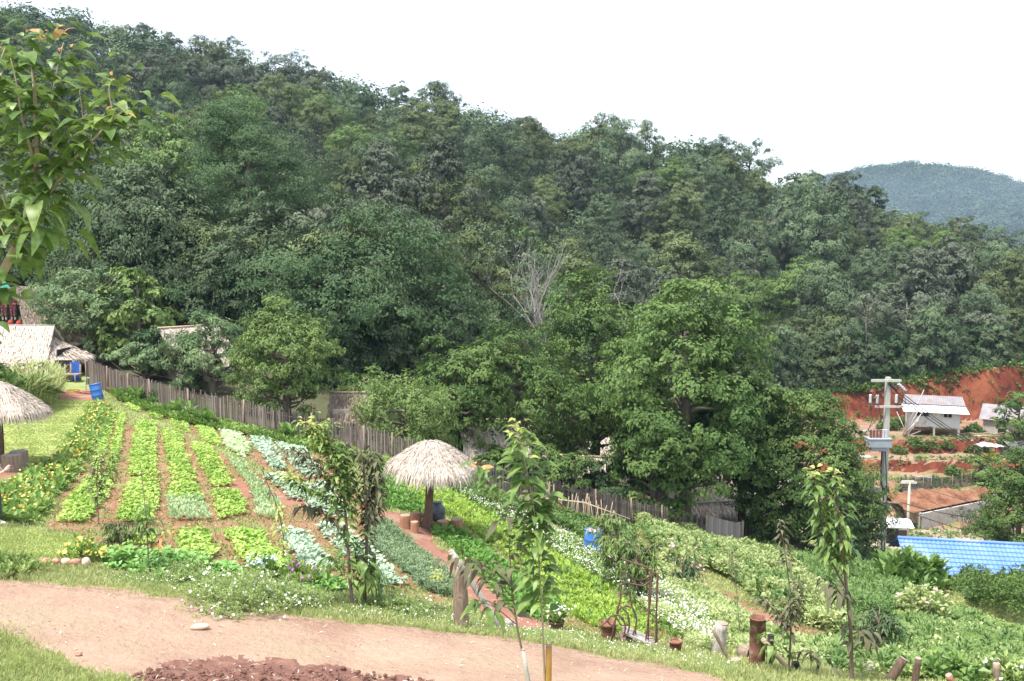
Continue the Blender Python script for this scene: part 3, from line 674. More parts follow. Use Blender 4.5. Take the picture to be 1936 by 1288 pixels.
def bed(name, px, crop, lab, cat='vegetable bed', seed=0, group=None, sp=.125, size=.115, nl=12, kind='flat', hgt=.06, mound_=True, rows=None, extra=None, tall=0.0, part='plants', pale_half=None):
    r_ = np.random.default_rng(seed + 500)
    poly = wpoly(px); c = poly.mean(0); z0 = h1(*c)
    e = empty(name, (c[0], c[1], z0), lab, cat, group); off = np.array([c[0], c[1], z0])
    def fin(mb, nm, mt):
        mb.V = [v - off for v in mb.V]; return mb.build(nm, M[mt] if isinstance(mt, str) else [M[k] for k in mt], e)
    if mound_: fin(mound(poly, hgt, r_), 'soil_mound', 'soilbed')
    else: hgt = 0
    ang = math.atan2(*(poly[2] - poly[1])[::-1])
    xy = gridpts(poly, sp, r_, .3, ang)
    if rows:      # keep only plants on parallel rows
        a, b = wpoly(rows[0]), None
        dvec = a[1] - a[0]; dvec /= np.linalg.norm(dvec); nrm_ = np.array([-dvec[1], dvec[0]])
        s_ = (xy - c) @ nrm_; xy = xy[np.abs((s_ / rows[1]) % 1 - .5) < .27]
    xy = xy[r_.uniform(size=len(xy)) > .03 + .12*np.clip(wob(xy[:, 0], xy[:, 1], 2.3, seed+9) - .5, 0, 1)*3]
    z = H(xy[:, 0], xy[:, 1]) + hgt - .02
    m = MB(); tn = .5 + .35 * wob(xy[:, 0], xy[:, 1], 1.5, seed)
    if pale_half is not None:
        pu, pv = proj(xy[:, 0], xy[:, 1], z); w_ = pv + r_.normal(0, 4, len(pv)) > pale_half[0]
        rosettes(m, xy[~w_], z[~w_], size, nl, kind, r_, 0, tn[~w_]); rosettes(m, xy[w_], z[w_], size * 1.2, nl, 'up', r_, 1, tn[w_])
        o = fin(m, part, (crop, pale_half[1]))
    else:
        if tall:
            for lv in range(max(1, int(tall / (size * .5)))):
                rosettes(m, xy + r_.normal(0, sp*.3, xy.shape), z + lv * size * .5, size * (1 - .12*lv), nl, kind, r_, 0, tn)
        else: rosettes(m, xy, z, size, nl, kind, r_, 0, tn)
        o = fin(m, part, crop)
    if extra:      # flowers
        for (nm, mt, cnt, fs, hz) in extra:
            q = scatter(poly, cnt, r_); f = MB(); n = len(q)
            zz_ = H(q[:, 0], q[:, 1]) + hgt + tall + hz * r_.uniform(.5, 1.3, n)
            flower_heads(f, np.stack([q[:, 0], q[:, 1], zz_], 1), fs, r_)
            tag(fin(f, nm, mt), kind='stuff')
    return e
def flower_heads(f, pos, fs, r_, petals=5):
    n = len(pos)
    if not n: return
    tilt = r_.normal(0, .5, (n, 3)) + (0, -.5, 1.0); tilt /= np.linalg.norm(tilt, axis=1)[:, None]
    a = np.cross(tilt, (1., .2, .1)); a /= np.linalg.norm(a, axis=1)[:, None]; b = np.cross(tilt, a)
    s_ = fs * r_.uniform(.7, 1.3, n)
    for k in range(petals):
        th = k * 6.283 / petals; ax = a * math.cos(th) + b * math.sin(th) + tilt * .25
        f.leaves(pos, ax, tilt, s_ * .55, s_ * .5, r_.uniform(0, 1, n), 0, .05, .0)
BG = 'vegetable beds of the hillside garden'
bed('lettuce_bed', [(205,782),(243,785),(226,850),(214,897),(172,893),(190,830)], 'lettuce', 'narrow three-row lettuce bed beside the top of the flower hedge', seed=1, group=BG, sp=.12, size=.12, rows=([(222,783),(196,895)], .42))
bed('lettuce_bed', [(170,900),(214,901),(205,940),(190,955),(165,990),(105,992),(130,950)], 'lettuce', 'lime lettuce bed at the lower left corner, next to the flower hedge', seed=2, group=BG)
bed('lettuce_bed', [(260,798),(294,800),(295,860),(298,904),(244,902),(250,852)], 'lettuce', 'long upper lettuce bed, second from the flower hedge', seed=3, group=BG)
bed('lettuce_bed', [(247,908),(296,908),(298,950),(285,992),(222,988),(234,945)], 'lettuce', 'short lime lettuce bed between the sapling stem and the corner bed', seed=4, group=BG)
bed('lettuce_bed', [(308,815),(338,818),(352,865),(371,915),(326,913),(315,865)], 'lettuce', 'long upper lettuce bed, third from the flower hedge', seed=5, group=BG)
bed('lettuce_bed', [(322,918),(370,918),(385,950),(399,988),(320,987),(318,950)], 'lettuce', 'bed with lime lettuce above and pale pak choi leaves below', seed=6, group=BG, pale_half=(948, 'lettuce_mint'), size=.13)
bed('lettuce_bed', [(358,838),(398,846),(420,880),(441,920),(404,924),(380,885)], 'lettuce', 'long upper lettuce bed, fourth from the flower hedge, slightly curved', seed=7, group=BG)
bed('lettuce_bed', [(402,930),(449,930),(467,975),(415,986),(405,955)], 'lettuce', 'small square-ended lime lettuce bed above the lower path', seed=8, group=BG)
bed('lettuce_bed', [(428,868),(456,874),(492,920),(532,960),(524,986),(486,981),(474,930),(450,900)], 'lettuce_mint', 'pale green bed of pak choi with a whitish lower end', seed=9, group=BG, size=.15, kind='up')
bed('lettuce_bed', [(238,766),(266,771),(266,782),(250,777)], 'lettuce', 'tiny lettuce patch nearest the leaning blue barrel', seed=10, group=BG)
bed('lettuce_bed', [(280,778),(300,780),(308,796),(285,791)], 'lettuce', 'second small lettuce patch behind the grass strip', seed=11, group=BG)
bed('lettuce_bed', [(320,785),(350,790),(359,822),(325,804)], 'lettuce', 'third small lettuce patch behind the grass strip', seed=12, group=BG)
bed('lettuce_bed', [(365,794),(398,800),(419,848),(384,834)], 'lettuce', 'bright lettuce bed behind the grass strip, largest there', seed=13, group=BG)
bed('pak_choi_bed', [(418,812),(445,812),(470,850),(462,870),(430,850)], 'lettuce_mint', 'pale mint pak choi bed behind the grass strip', seed=14, group=BG, size=.15)
CG = 'cabbage beds of the hillside garden'
bed('cabbage_bed', [(470,823),(502,826),(522,855),(542,892),(515,892),(490,862)], 'cabbage', 'bluish cabbage bed near the fence, farthest left of the cabbages', seed=15, group=CG, sp=.19, size=.15, nl=12)
bed('cabbage_bed', [(525,838),(560,838),(585,868),(606,905),(578,908),(545,870)], 'cabbage', 'bluish cabbage bed near the fence behind the green saplings', seed=16, group=CG, sp=.19, size=.15, nl=12)
bed('cabbage_bed', [(503,904),(532,903),(580,935),(600,955),(548,945)], 'cabbage', 'bluish cabbage bed just below the grass strip', seed=17, group=CG, sp=.19, size=.15, nl=12)
bed('cabbage_bed', [(560,920),(610,915),(650,950),(660,985),(590,975)], 'cabbage', 'bluish cabbage bed half hidden by the leafy twin saplings', seed=18, group=CG, sp=.19, size=.15, nl=12)
bed('cabbage_bed', [(523,1003),(575,1008),(600,1035),(634,1078),(600,1092),(562,1062),(540,1035)], 'cabbage', 'large foreground cabbage bed left of the twin saplings', seed=19, group=CG, sp=.18, size=.15, nl=12)
bed('cabbage_bed', [(596,996),(645,998),(700,1040),(762,1104),(722,1118),(660,1062)], 'cabbage', 'foreground cabbage bed behind and right of the twin saplings', seed=20, group=CG, sp=.18, size=.15, nl=12)
bed('lettuce_bed', [(208,1012),(288,1012),(292,1032),(230,1036)], 'lettuce', 'front row lettuce bed beside the bushy sapling', seed=21, group=BG)
bed('lettuce_bed', [(334,1011),(390,1010),(408,1050),(390,1063),(346,1052)], 'lettuce', 'front row lettuce bed with square top behind the nasturtiums', seed=22, group=BG, size=.14)
bed('lettuce_bed', [(424,1011),(490,1008),(520,1048),(545,1086),(500,1098),(452,1050)], 'lettuce', 'widest front row lettuce bed behind the brown flower pot', seed=23, group=BG, size=.14)
# herbs on the right
bed('herb_bed', [(700,890),(722,884),(762,920),(812,960),(800,976),(760,966),(716,958)], 'parsley', 'fine-leaved herb bed left of the parasol stools', seed=31, sp=.14, size=.16, nl=14, kind='ball', mound_=False, tall=.12)
bed('leafy_bed', [(705,884),(745,895),(850,945),(950,998),(1060,1058),(1140,1118),(1240,1190),(1210,1210),(1130,1190),(1055,1150),(1000,1100),(950,1045),(862,985),(790,950)], 'limeleaf', 'long lime-green leafy bed running downhill past the parasol', seed=32, sp=.15, size=.19, nl=14, kind='up', mound_=False)
bed('leafy_bed', [(745,880),(800,885),(870,925),(960,985),(1060,1050),(1050,1055),(940,992),(850,940),(760,900)], 'lettuce', 'narrow lime strip between parasol and white flowers', seed=33, sp=.14, size=.15, nl=12, kind='up', mound_=False)
bed('herb_bed', [(812,1002),(862,996),(930,1050),(1000,1108),(1060,1155),(1042,1180),(985,1160),(925,1108),(860,1048)], 'parsley', 'dark green herb bed along the right side of the red path', seed=34, sp=.15, size=.19, nl=15, kind='ball', mound_=False, tall=.14)
bed('rosemary_hedge', [(702,985),(740,998),(790,1042),(832,1075),(862,1105),(856,1132),(808,1120),(760,1082),(700,1036)], 'rosemary', 'grey-green rosemary hedge along the left side of the red path', 'hedge', seed=35, sp=.13, size=.15, nl=22, kind='needle', mound_=False, tall=.26)
bed('white_flower_strip', [(835,918),(885,928),(990,982),(1085,1022),(1135,1056),(1205,1098),(1300,1148),(1350,1206),(1290,1214),(1180,1132),(1095,1080),(1000,1018),(900,962)], 'herb', 'strip of tiny white flowers above the long lime bed', 'flower bed', seed=36, sp=.2, size=.24, nl=9, kind='up', mound_=False, tall=.1, extra=[('white_flowers', 'petal_white', 2600, .035, .2)])
bed('flower_hedge', [(176,772),(204,772),(206,800),(192,830),(162,872),(134,905),(98,950),(62,990),(0,996),(-40,990),(-30,950),(0,935),(68,893),(118,862),(146,815)], 'herb', 'thick hedge of orange and yellow flowers beside the lawn', 'flower hedge', seed=37, sp=.22, size=.28, nl=16, kind='ball', mound_=False, tall=.2,
    extra=[('orange_flowers', 'petal_orange', 120, .07, .12), ('yellow_flowers', 'petal_yellow', 300, .06, .12)])
# ================================================================ THATCH, FENCE, HUTS
M['thatch'] = leafmat('straw_thatch', (.38,.31,.255), (.68,.60,.52), .1, .8, rnd=.08)
M['thatch_old'] = leafmat('old_brown_thatch', (.16,.12,.09), (.34,.27,.21), .05, .9, rnd=.08)
M['wood'] = surf('weathered_wood', (.20,.14,.10), (.36,.28,.22), 4, .9, .5, stretch=(6,6,.7))
M['woodgrey'] = surf('grey_weathered_wood', (.33,.29,.26), (.50,.46,.42), 4, .9, .4, stretch=(6,6,.5))
M['woodred'] = surf('reddish_stump_wood', (.30,.14,.08), (.40,.22,.14), 5, .8, .4, stretch=(4,4,.8))
M['cutwood'] = surf('cut_wood_end', (.42,.33,.26), (.30,.22,.17), 9, .9, .3)
M['trunkdark'] = surf('dark_trunk', (.12,.075,.055), (.22,.15,.11), 5, .9, .7, stretch=(5,5,.8))
M['picket'] = leafmat('bamboo_picket', (.10,.075,.068), (.33,.27,.245), 0, .9, rnd=.0)
M['bamboo'] = surf('dry_bamboo', (.50,.40,.27), (.38,.29,.19), 4, .6, .15, stretch=(2,2,.5))
M['bamboo_orange'] = surf('orange_bamboo', (.50,.27,.07), (.38,.19,.05), 4, .5, .15, stretch=(2,2,.5))
M['bluepaint'] = surf('blue_painted_board', (.03,.10,.42), (.05,.15,.55), 3, .5, .05)
M['dark'] = surf('dark_interior', (.02,.02,.02), (.035,.03,.03), 2, 1, 0)  # near-black; on openings it stands in for the shade inside
M['barrel'] = surf('blue_plastic', (.04,.16,.54), (.06,.22,.66), 2, .45, .05, (.12,.16,.33), 4, spec=.5)
M['rust'] = surf('rusty_steel', (.16,.07,.05), (.26,.13,.09), 6, .85, .4, (.50,.40,.36), 3.2, metal=0)
M['rustdark'] = surf('dark_rusty_iron', (.10,.055,.045), (.19,.10,.075), 8, .8, .4)
M['charred'] = surf('charred_wood', (.02,.018,.017), (.06,.05,.045), 6, .9, .6, stretch=(4,4,.8))
M['straw'] = M['thatch']
def thatch_strips(m, fn, n, L, W_, rg_, lift=.12, tlo=0, thi=1, jit=.18, t0=.1, t1=.95, hang=0.0):
    """fn(s,t)->point, t runs downhill; strips follow the slope"""
    s = rg_.uniform(0, 1, n); t = rg_.uniform(tlo, thi, n); e = 1e-2
    p = np.array([fn(a, b) for a, b in zip(s, t)]); pt = np.array([fn(a, min(b + e, 1.001)) for a, b in zip(s, t)]); pt2 = np.array([fn(a, b - e) for a, b in zip(s, t)])
    ps = np.array([fn(a + e, b) for a, b in zip(s, t)])
    dn = pt - pt2; dn /= np.linalg.norm(dn, axis=1)[:, None] + 1e-9; sd_ = ps - p; sd_ /= np.linalg.norm(sd_, axis=1)[:, None] + 1e-9
    nr = np.cross(sd_, dn); nr *= np.sign(nr[:, 2:3] + 1e-6)
    ax = dn + sd_ * rg_.normal(0, jit, n)[:, None] + nr * rg_.uniform(.0, lift, n)[:, None]; ax[:, 2] -= hang
    m.leaves(p + nr * .015, ax, nr + rg_.normal(0, .25, (n, 3)), L * rg_.uniform(.6, 1.25, n), W_ * rg_.uniform(.6, 1.4, n), rg_.uniform(t0, t1, n), 0, .15, .05)
def parasol(loc, Rr, hp, hc, lab, seed, lean=(0, 0), r_post=.13, mat='thatch'):
    rg_ = np.random.default_rng(seed); e = empty('thatched_parasol', loc, lab, 'parasol')
    p = MB(); n = 9; z = np.linspace(-.25, hp + hc * .6, n)
    w = np.stack([np.interp(z, [0, 1, hp], [-.10, .02, lean[0]]) + .02*np.sin(z*4), .02*np.cos(z*3.1) + lean[1]*z/hp, z], 1)
    p.tube(w, r_post * np.interp(z, [-.3, 0, .35, hp, 9], [1.6, 1.5, 1.0, .75, .6]), 12, .5, rough=.07, rng=rg_); p.build('post', M['trunkdark'], e)
    ph = rg_.uniform(0, 6.28, 3)
    def fn(s, t, base=0):
        a = s * 6.2832; rr = Rr * t * (1 + .06 * math.sin(3*a + ph[0]) + .05 * math.sin(5*a + ph[1]) + .035 * math.sin(11*a + ph[2]))
        zz = hp + hc * (1 - t ** 1.45) + .05 * math.sin(2*a + ph[2]) * t - .10 * Rr * max(0, math.cos(a - .2)) * t
        return np.array([lean[0] + rr * math.cos(a), lean[1] + rr * math.sin(a), zz])
    c = MB(); S_ = np.linspace(0, 1, 41); T_ = np.linspace(0.02, .97, 9)
    c.grid([[fn(s, t) for t in T_] for s in S_], .5); c.grid([[fn(s, t) - (0, 0, .10) for t in T_] for s in S_], .2)
    thatch_strips(c, fn, int(2300 * Rr), .34, .024, rg_, .08, .03, .95)
    thatch_strips(c, fn, int(2600 * Rr), .42, .022, rg_, .14, .72, .98, hang=.35)
    thatch_strips(c, fn, int(1400 * Rr), .36, .024, rg_, .0, .9, .99, hang=1.5, t0=.0, t1=.6); thatch_strips(c, fn, int(260 * Rr), .55, .03, rg_, .25, .8, 1, jit=.5, hang=.9)
    # radial rafters under the canopy
    c.build('canopy', M[mat], e)
    r = MB()
    for k in range(8):
        a = k / 8 + .03; r.tube([fn(a, .05) - (0,0,.13), fn(a, .9) - (0,0,.13)], .022, 6, .5)
    r.build('rafters', M['wood'], e)
    r = MB()
    for t in (.42, .68): r.tube([fn(s, t) + (0, 0, .035) for s in np.linspace(0, 1, 49)], .008, 4, .5, cap=False)
    r.build('tie_cord', M['wood'], e)
    return e
g = G(812, 1000); parasol((g.x, g.y, g.z), 1.13, 1.90, .68, 'round straw parasol on a gnarled trunk, standing among stump stools', 61, lean=(.09, 0), r_post=.13)
g = G(3, 880); parasol((g.x - .02, g.y, g.z), 1.26, 1.74, .68, 'straw parasol cut off by the left edge above a pair of stumps', 62, lean=(.0, 0), r_post=.14)
def stump(u, v, r, hh, lab, seed, cat='stool', mat='woodred', name='stump_stool', group='stump stools round the straw parasol', lean=0, d=None, top='cutwood'):
    g = G(u, v) if d is None else Vector((rayd(u, v)[0]*d, d, h1(rayd(u, v)[0]*d, d))); rg_ = np.random.default_rng(seed); e = empty(name, g, lab, cat, group)
    ph = rg_.uniform(0, 6.28, 2); th = np.linspace(0, 2*math.pi, 21)[:-1]; rr = r * (1 + .05*np.sin(3*th + ph[0]) + .04*np.sin(5*th + ph[1]) + rg_.uniform(-.02, .02, 20))
    m = MB(); zs = [-.12, 0, hh*.3, hh*.7, hh-.012, hh]; fs = [1.12, 1.10, 1.02, .97, .97, .93]
    X = [[(lean*z + f*q*math.cos(t), f*q*math.sin(t), z) for t, q in zip(np.r_[th, th[0]], np.r_[rr, rr[0]])] for z, f in zip(zs, fs)]
    m.grid(X); m.build('trunk_section', M[mat], e)
    c = MB(); b = c.addv([(lean*hh + .93*q*math.cos(t), .93*q*math.sin(t), hh + .001) for t, q in zip(th, rr)] + [(lean*hh, 0, hh + .004)])
    c.addf([(b+i, b+(i+1) % 20, b+20) for i in range(20)]); c.build('cut_top', M[top], e)
    return e
for i, (u, v, r, hh, lab) in enumerate([(766,998,.155,.37,'reddish stump stool farthest left by the straw parasol'), (785,992,.16,.36,'dark-sided stump stool behind the small front stool'), (784,1006,.115,.30,'smallest stump stool, in front of the left pair'),
        (834,985,.13,.26,'low stump stool just behind the parasol trunk on its right'), (837,1000,.17,.24,'wide low stump stool in front right of the parasol trunk'), (863,1005,.18,.38,'tallest stump stool, farthest right by the herb bed')]):
    stump(u, v, r, hh, lab, 70 + i)
stump(24, 890, .29, .47, 'grey split stump on the lawn, front one of two', 77, 'stump', 'wood', 'tree_stump', 'pair of stumps under the left parasol', top='woodgrey')
stump(37, 886, .25, .52, 'taller grey stump on the lawn, behind the split one', 78, 'stump', 'wood', 'tree_stump', 'pair of stumps under the left parasol', top='woodgrey')
# dark grey jar behind the parasol post and a small wooden chair
g = G(826, 985); e = empty('water_jar', g, 'round dark grey jar behind the parasol trunk', 'jar')
m = MB(); prof = [(0, .13), (.08, .19), (.24, .26), (.40, .25), (.50, .17), (.54, .13), (.58, .15)]
th = np.linspace(0, 2*math.pi, 25); m.grid([[(r*math.cos(t), r*math.sin(t), z) for t in th] for z, r in prof]); 
M['jar'] = surf('dark_glazed_clay', (.07,.08,.10), (.14,.15,.18), 5, .5, .3); m.build('body', M['jar'], e)
m = MB(); m.tube([(0, 0, .57), (0, 0, .60)], [.15, .12], 20); m.build('lid', M['jar'], e)
g = G(802, 990); e = empty('low_chair', g, 'little dark wooden chair left of the parasol trunk', 'chair')
m = MB(); m.box((0, 0, .24), (.26, .26, .03)); m.build('seat', M['trunkdark'], e)
for sx in (-.11, .11):
    for sy in (-.11, .11): m = MB(); m.tube([(sx*1.15, sy*1.15, -.03), (sx, sy, .24)], .016, 6); m.build('leg', M['trunkdark'], e)
m = MB(); m.box((-.12, 0, .42), (.02, .26, .12)); m.tube([(-.12, -.11, .24), (-.13, -.11, .48)], .014); m.tube([(-.12, .11, .24), (-.13, .11, .48)], .014); m.build('backrest', M['trunkdark'], e)
# ---- fences
def fence(px, hgt, lab, seed, mat='picket', gap=.052, posts=3.2, tilt=.03, plank=.042, depth=None):
    rg_ = np.random.default_rng(seed); P_ = [G(u, v) for u, v in px] if depth is None else [Vector((rayd(u, v)[0]*dd, dd, h1(rayd(u, v)[0]*dd, dd))) for (u, v), dd in zip(px, depth)]
    o = P_[0]; e = empty('picket_fence', o, lab, 'fence'); m = MB(); rl = MB(); seg = []
    for a, b in zip(P_[:-1], P_[1:]):
        L = math.hypot(b.x - a.x, b.y - a.y); n = max(1, int(L / gap)); dx, dy = (b.x-a.x)/L, (b.y-a.y)/L
        for k in range(n):
            s = k * gap + rg_.uniform(-.01, .01); x, y = a.x + dx*s, a.y + dy*s; seg.append((x, y, dx, dy, s + (seg[-1][5] if 0 else 0), 0))
    xs_ = np.array([s[0] for s in seg]); ys_ = np.array([s[1] for s in seg]); zs_ = H(xs_, ys_)
    last = -9; acc = 0
    for i, (x, y, dx, dy, s, _) in enumerate(seg):
        hh = hgt * rg_.uniform(.88, 1.06); tx = rg_.normal(0, tilt); w = plank * rg_.uniform(.7, 1.15); z = zs_[i]
        if rg_.uniform() < .03: continue
        px_, py_ = -dy * .012, dx * .012; top = hh + rg_.uniform(0, .04)
        b = m.addv(np.array([(x-dx*w/2, y-dy*w/2, z-.1), (x+dx*w/2, y+dy*w/2, z-.1), (x+dx*(w/2+tx), y+dy*(w/2+tx), z+hh), (x-dx*(w/2-tx), y-dy*(w/2-tx), z+top)] ) - np.array(o))
        m.addv(m.V[-1] + (px_, py_, 0)); t = rg_.uniform(0, 1) ** 2.2
        m.addf(np.array([(0,1,2,3),(4,7,6,5),(0,4,5,1),(3,2,6,7),(0,3,7,4),(1,5,6,2)]) + b, t)
    m.build('pickets', M[mat], e)
    for hz in (.35, .8):
        pts_ = [(x - .04*dy, y + .04*dx, z + hgt*hz) for (x, y, dx, dy, *_), z in list(zip(seg, zs_))[::12]]
        if len(pts_) > 1: r = MB(); r.tube(np.array(pts_) - np.array(o), .018, 6); r.build('rail', M['wood'], e)
    step = max(1, int(posts / gap))
    for i in range(0, len(seg), step):
        x, y, dx, dy = seg[i][:4]; r = MB(); lx = rg_.normal(0, .03)
        r.tube(np.array([(x + dy*.05, y - dx*.05, zs_[i]-.15), (x + dy*.05 + lx, y - dx*.05, zs_[i] + hgt*1.06)]) - np.array(o), .036, 7); r.build('post', M['wood'], e)
    return e
fence([(166,727),(215,747),(310,782),(400,802),(520,831),(640,853),(740,883)], 1.3, 'long dark bamboo picket fence behind the vegetable garden', 91)
fence([(742,884),(820,908),(900,931),(1030,963),(1130,986),(1240,1006),(1331,1023)], 1.3, 'bamboo picket fence running downhill behind the parasol to the grey gate', 92)
fence([(1406,1040),(1440,1041),(1490,1046)], 1.0, 'short stretch of low picket fence beyond the grey gate', 93, depth=(50, 52, 54))
# grey board gate
a, b = G(1334, 1023), G(1403, 1037); e = empty('board_gate', a, 'solid gate of upright weathered grey boards', 'gate')
L = math.hypot(b.x-a.x, b.y-a.y); dx, dy = (b.x-a.x)/L, (b.y-a.y)/L; m = MB(); n = 15; rz = math.atan2(dy, dx)
for k in range(n):
    s = (k + .5) * L / n; m.box((dx*s, dy*s, (b.z-a.z)*s/L + .68 - .1*k/n), (L/n*.93, .02, 1.38 + .03*math.sin(k*7)), rz, (k*37 % 11)/11)
M['greyboard'] = leafmat('grey_boards', (.34,.29,.27), (.50,.44,.42), 0, .9, rnd=0); m.build('boards', M['greyboard'], e)
for s in (0, L): m = MB(); m.tube([(dx*s, dy*s - .05, (b.z-a.z)*s/L - .1), (dx*s, dy*s - .05, (b.z-a.z)*s/L + 1.5)], .05, 8); m.build('post', M['bamboo'], e)
for q in (.35, 1.05): m = MB(); m.box((dx*L/2, dy*L/2 + .035, (b.z-a.z)/2 + q), (L, .04, .08), rz); m.build('rail', M['woodgrey'], e)
# crossed stick trellis
g = G(1080, 985, ); e = empty('stick_trellis', g, 'trellis of pale crossed sticks before the fence, left of the blue barrel', 'trellis')
rg_ = np.random.default_rng(94); m = MB()
for k in range(26):
    x = -1.2 + k*.1; y = -k*.03; zz = h1(g.x + x, g.y + y) - g.z; lean_ = rg_.uniform(-.35, .35)
    m.tube([(x, y, zz - .1), (x + lean_, y, zz + rg_.uniform(.9, 1.35))], .014, 5, .5)
m.tube([(-1.3, -.02, .95), (.5, -.05, .75), (2.3, -.1, .1)], .03, 6); m.build('sticks', M['bamboo'], e)
# ---- huts
def quadfn(a, b, c, d):       # a,b ridge ends ; c,d eave ends
    a, b, c, d = map(np.array, (a, b, c, d))
    return lambda s, t: (a*(1-s) + b*s)*(1-t) + (c*(1-s) + d*s)*t
def slab(m, fn, th=.12, ns=8, nt=6, tint=.4):
    S_ = np.linspace(0, 1, ns); T_ = np.linspace(0, 1, nt)
    m.grid([[fn(s, t) for t in T_] for s in S_], tint); m.grid([[fn(s, t) - (0, 0, th) for t in T_] for s in S_], tint*.5)
    for s in (0, 1): m.grid([[fn(s, t) - (0, 0, k) for t in T_] for k in (0, th)], tint)
    for t in (0, 1): m.grid([[fn(s, t) - (0, 0, k) for s in S_] for k in (0, th)], tint)
def thatch_hut(name, loc, Lx, Dy, eave, ridge, lab, seed, rz=0, mat='thatch', door=True, wallm='woodgrey', over=.5, cat='hut', strips=60):
    rg_ = np.random.default_rng(seed); e = empty(name, loc, lab, cat, 'thatched huts' if cat == 'hut' else None, rz); X, Y = Lx/2, Dy/2
    for nm, pos, dim in (('wall', (0, -Y, 0), (Lx, .08)), ('wall', (0, Y, 0), (Lx, .08)), ('wall', (-X, 0, 0), (.08, Dy - .1)), ('wall', (X, 0, 0), (.08, Dy - .1))):
        m = MB(); hh = eave + .4; m.box((pos[0], pos[1], hh/2 - .35), (dim[0], dim[1], hh + .3)); m.build(nm, M[wallm], e)
    if door:
        m = MB(); m.box((X*.35, -Y - .06, eave*.42), (.8, .05, eave*.85)); m.build('door', M['dark'], e)
    zr, ze = ridge, eave; Xo, Yo = X + over, Y + over; zo = ze - over * (zr - ze) / Y
    rf = MB()
    for sgn in (-1, 1):
        fn = quadfn((-Xo, 0, zr), (Xo, 0, zr), (-Xo, sgn*Yo, zo), (Xo, sgn*Yo, zo)); slab(rf, fn)
        thatch_strips(rf, fn, int(strips * Lx * (Yo + zr - zo)), .55, .06, rg_, .1); thatch_strips(rf, fn, int(strips*.8*Lx), .4, .06, rg_, .1, .92, 1, hang=.3)
    rf.build('roof', M[mat], e)
    m = MB(); m.tube([(-Xo - .05, 0, zr + .05), (0, 0, zr + .02), (Xo + .05, 0, zr + .06)], .06, 6); m.build('ridge_pole', M['bamboo'], e)
    for s in (-1, 1):
        m = MB(); b_ = m.addv([(s*X, -Y, eave), (s*X, Y, eave), (s*X, 0, zr - .1), (s*(X+.05), -Y, eave), (s*(X+.05), Y, eave), (s*(X+.05), 0, zr - .1)])
        m.addf([(b_, b_+1, b_+2), (b_+3, b_+5, b_+4)]); m.addf([(b_, b_+3, b_+4, b_+1), (b_+1, b_+4, b_+5, b_+2), (b_+2, b_+5, b_+3, b_)]); m.build('gable', M['thatch_old'], e)
    return e
def at(u, v, d): x = rayd(u, v)[0]*d; return (x, d, h1(x, d))
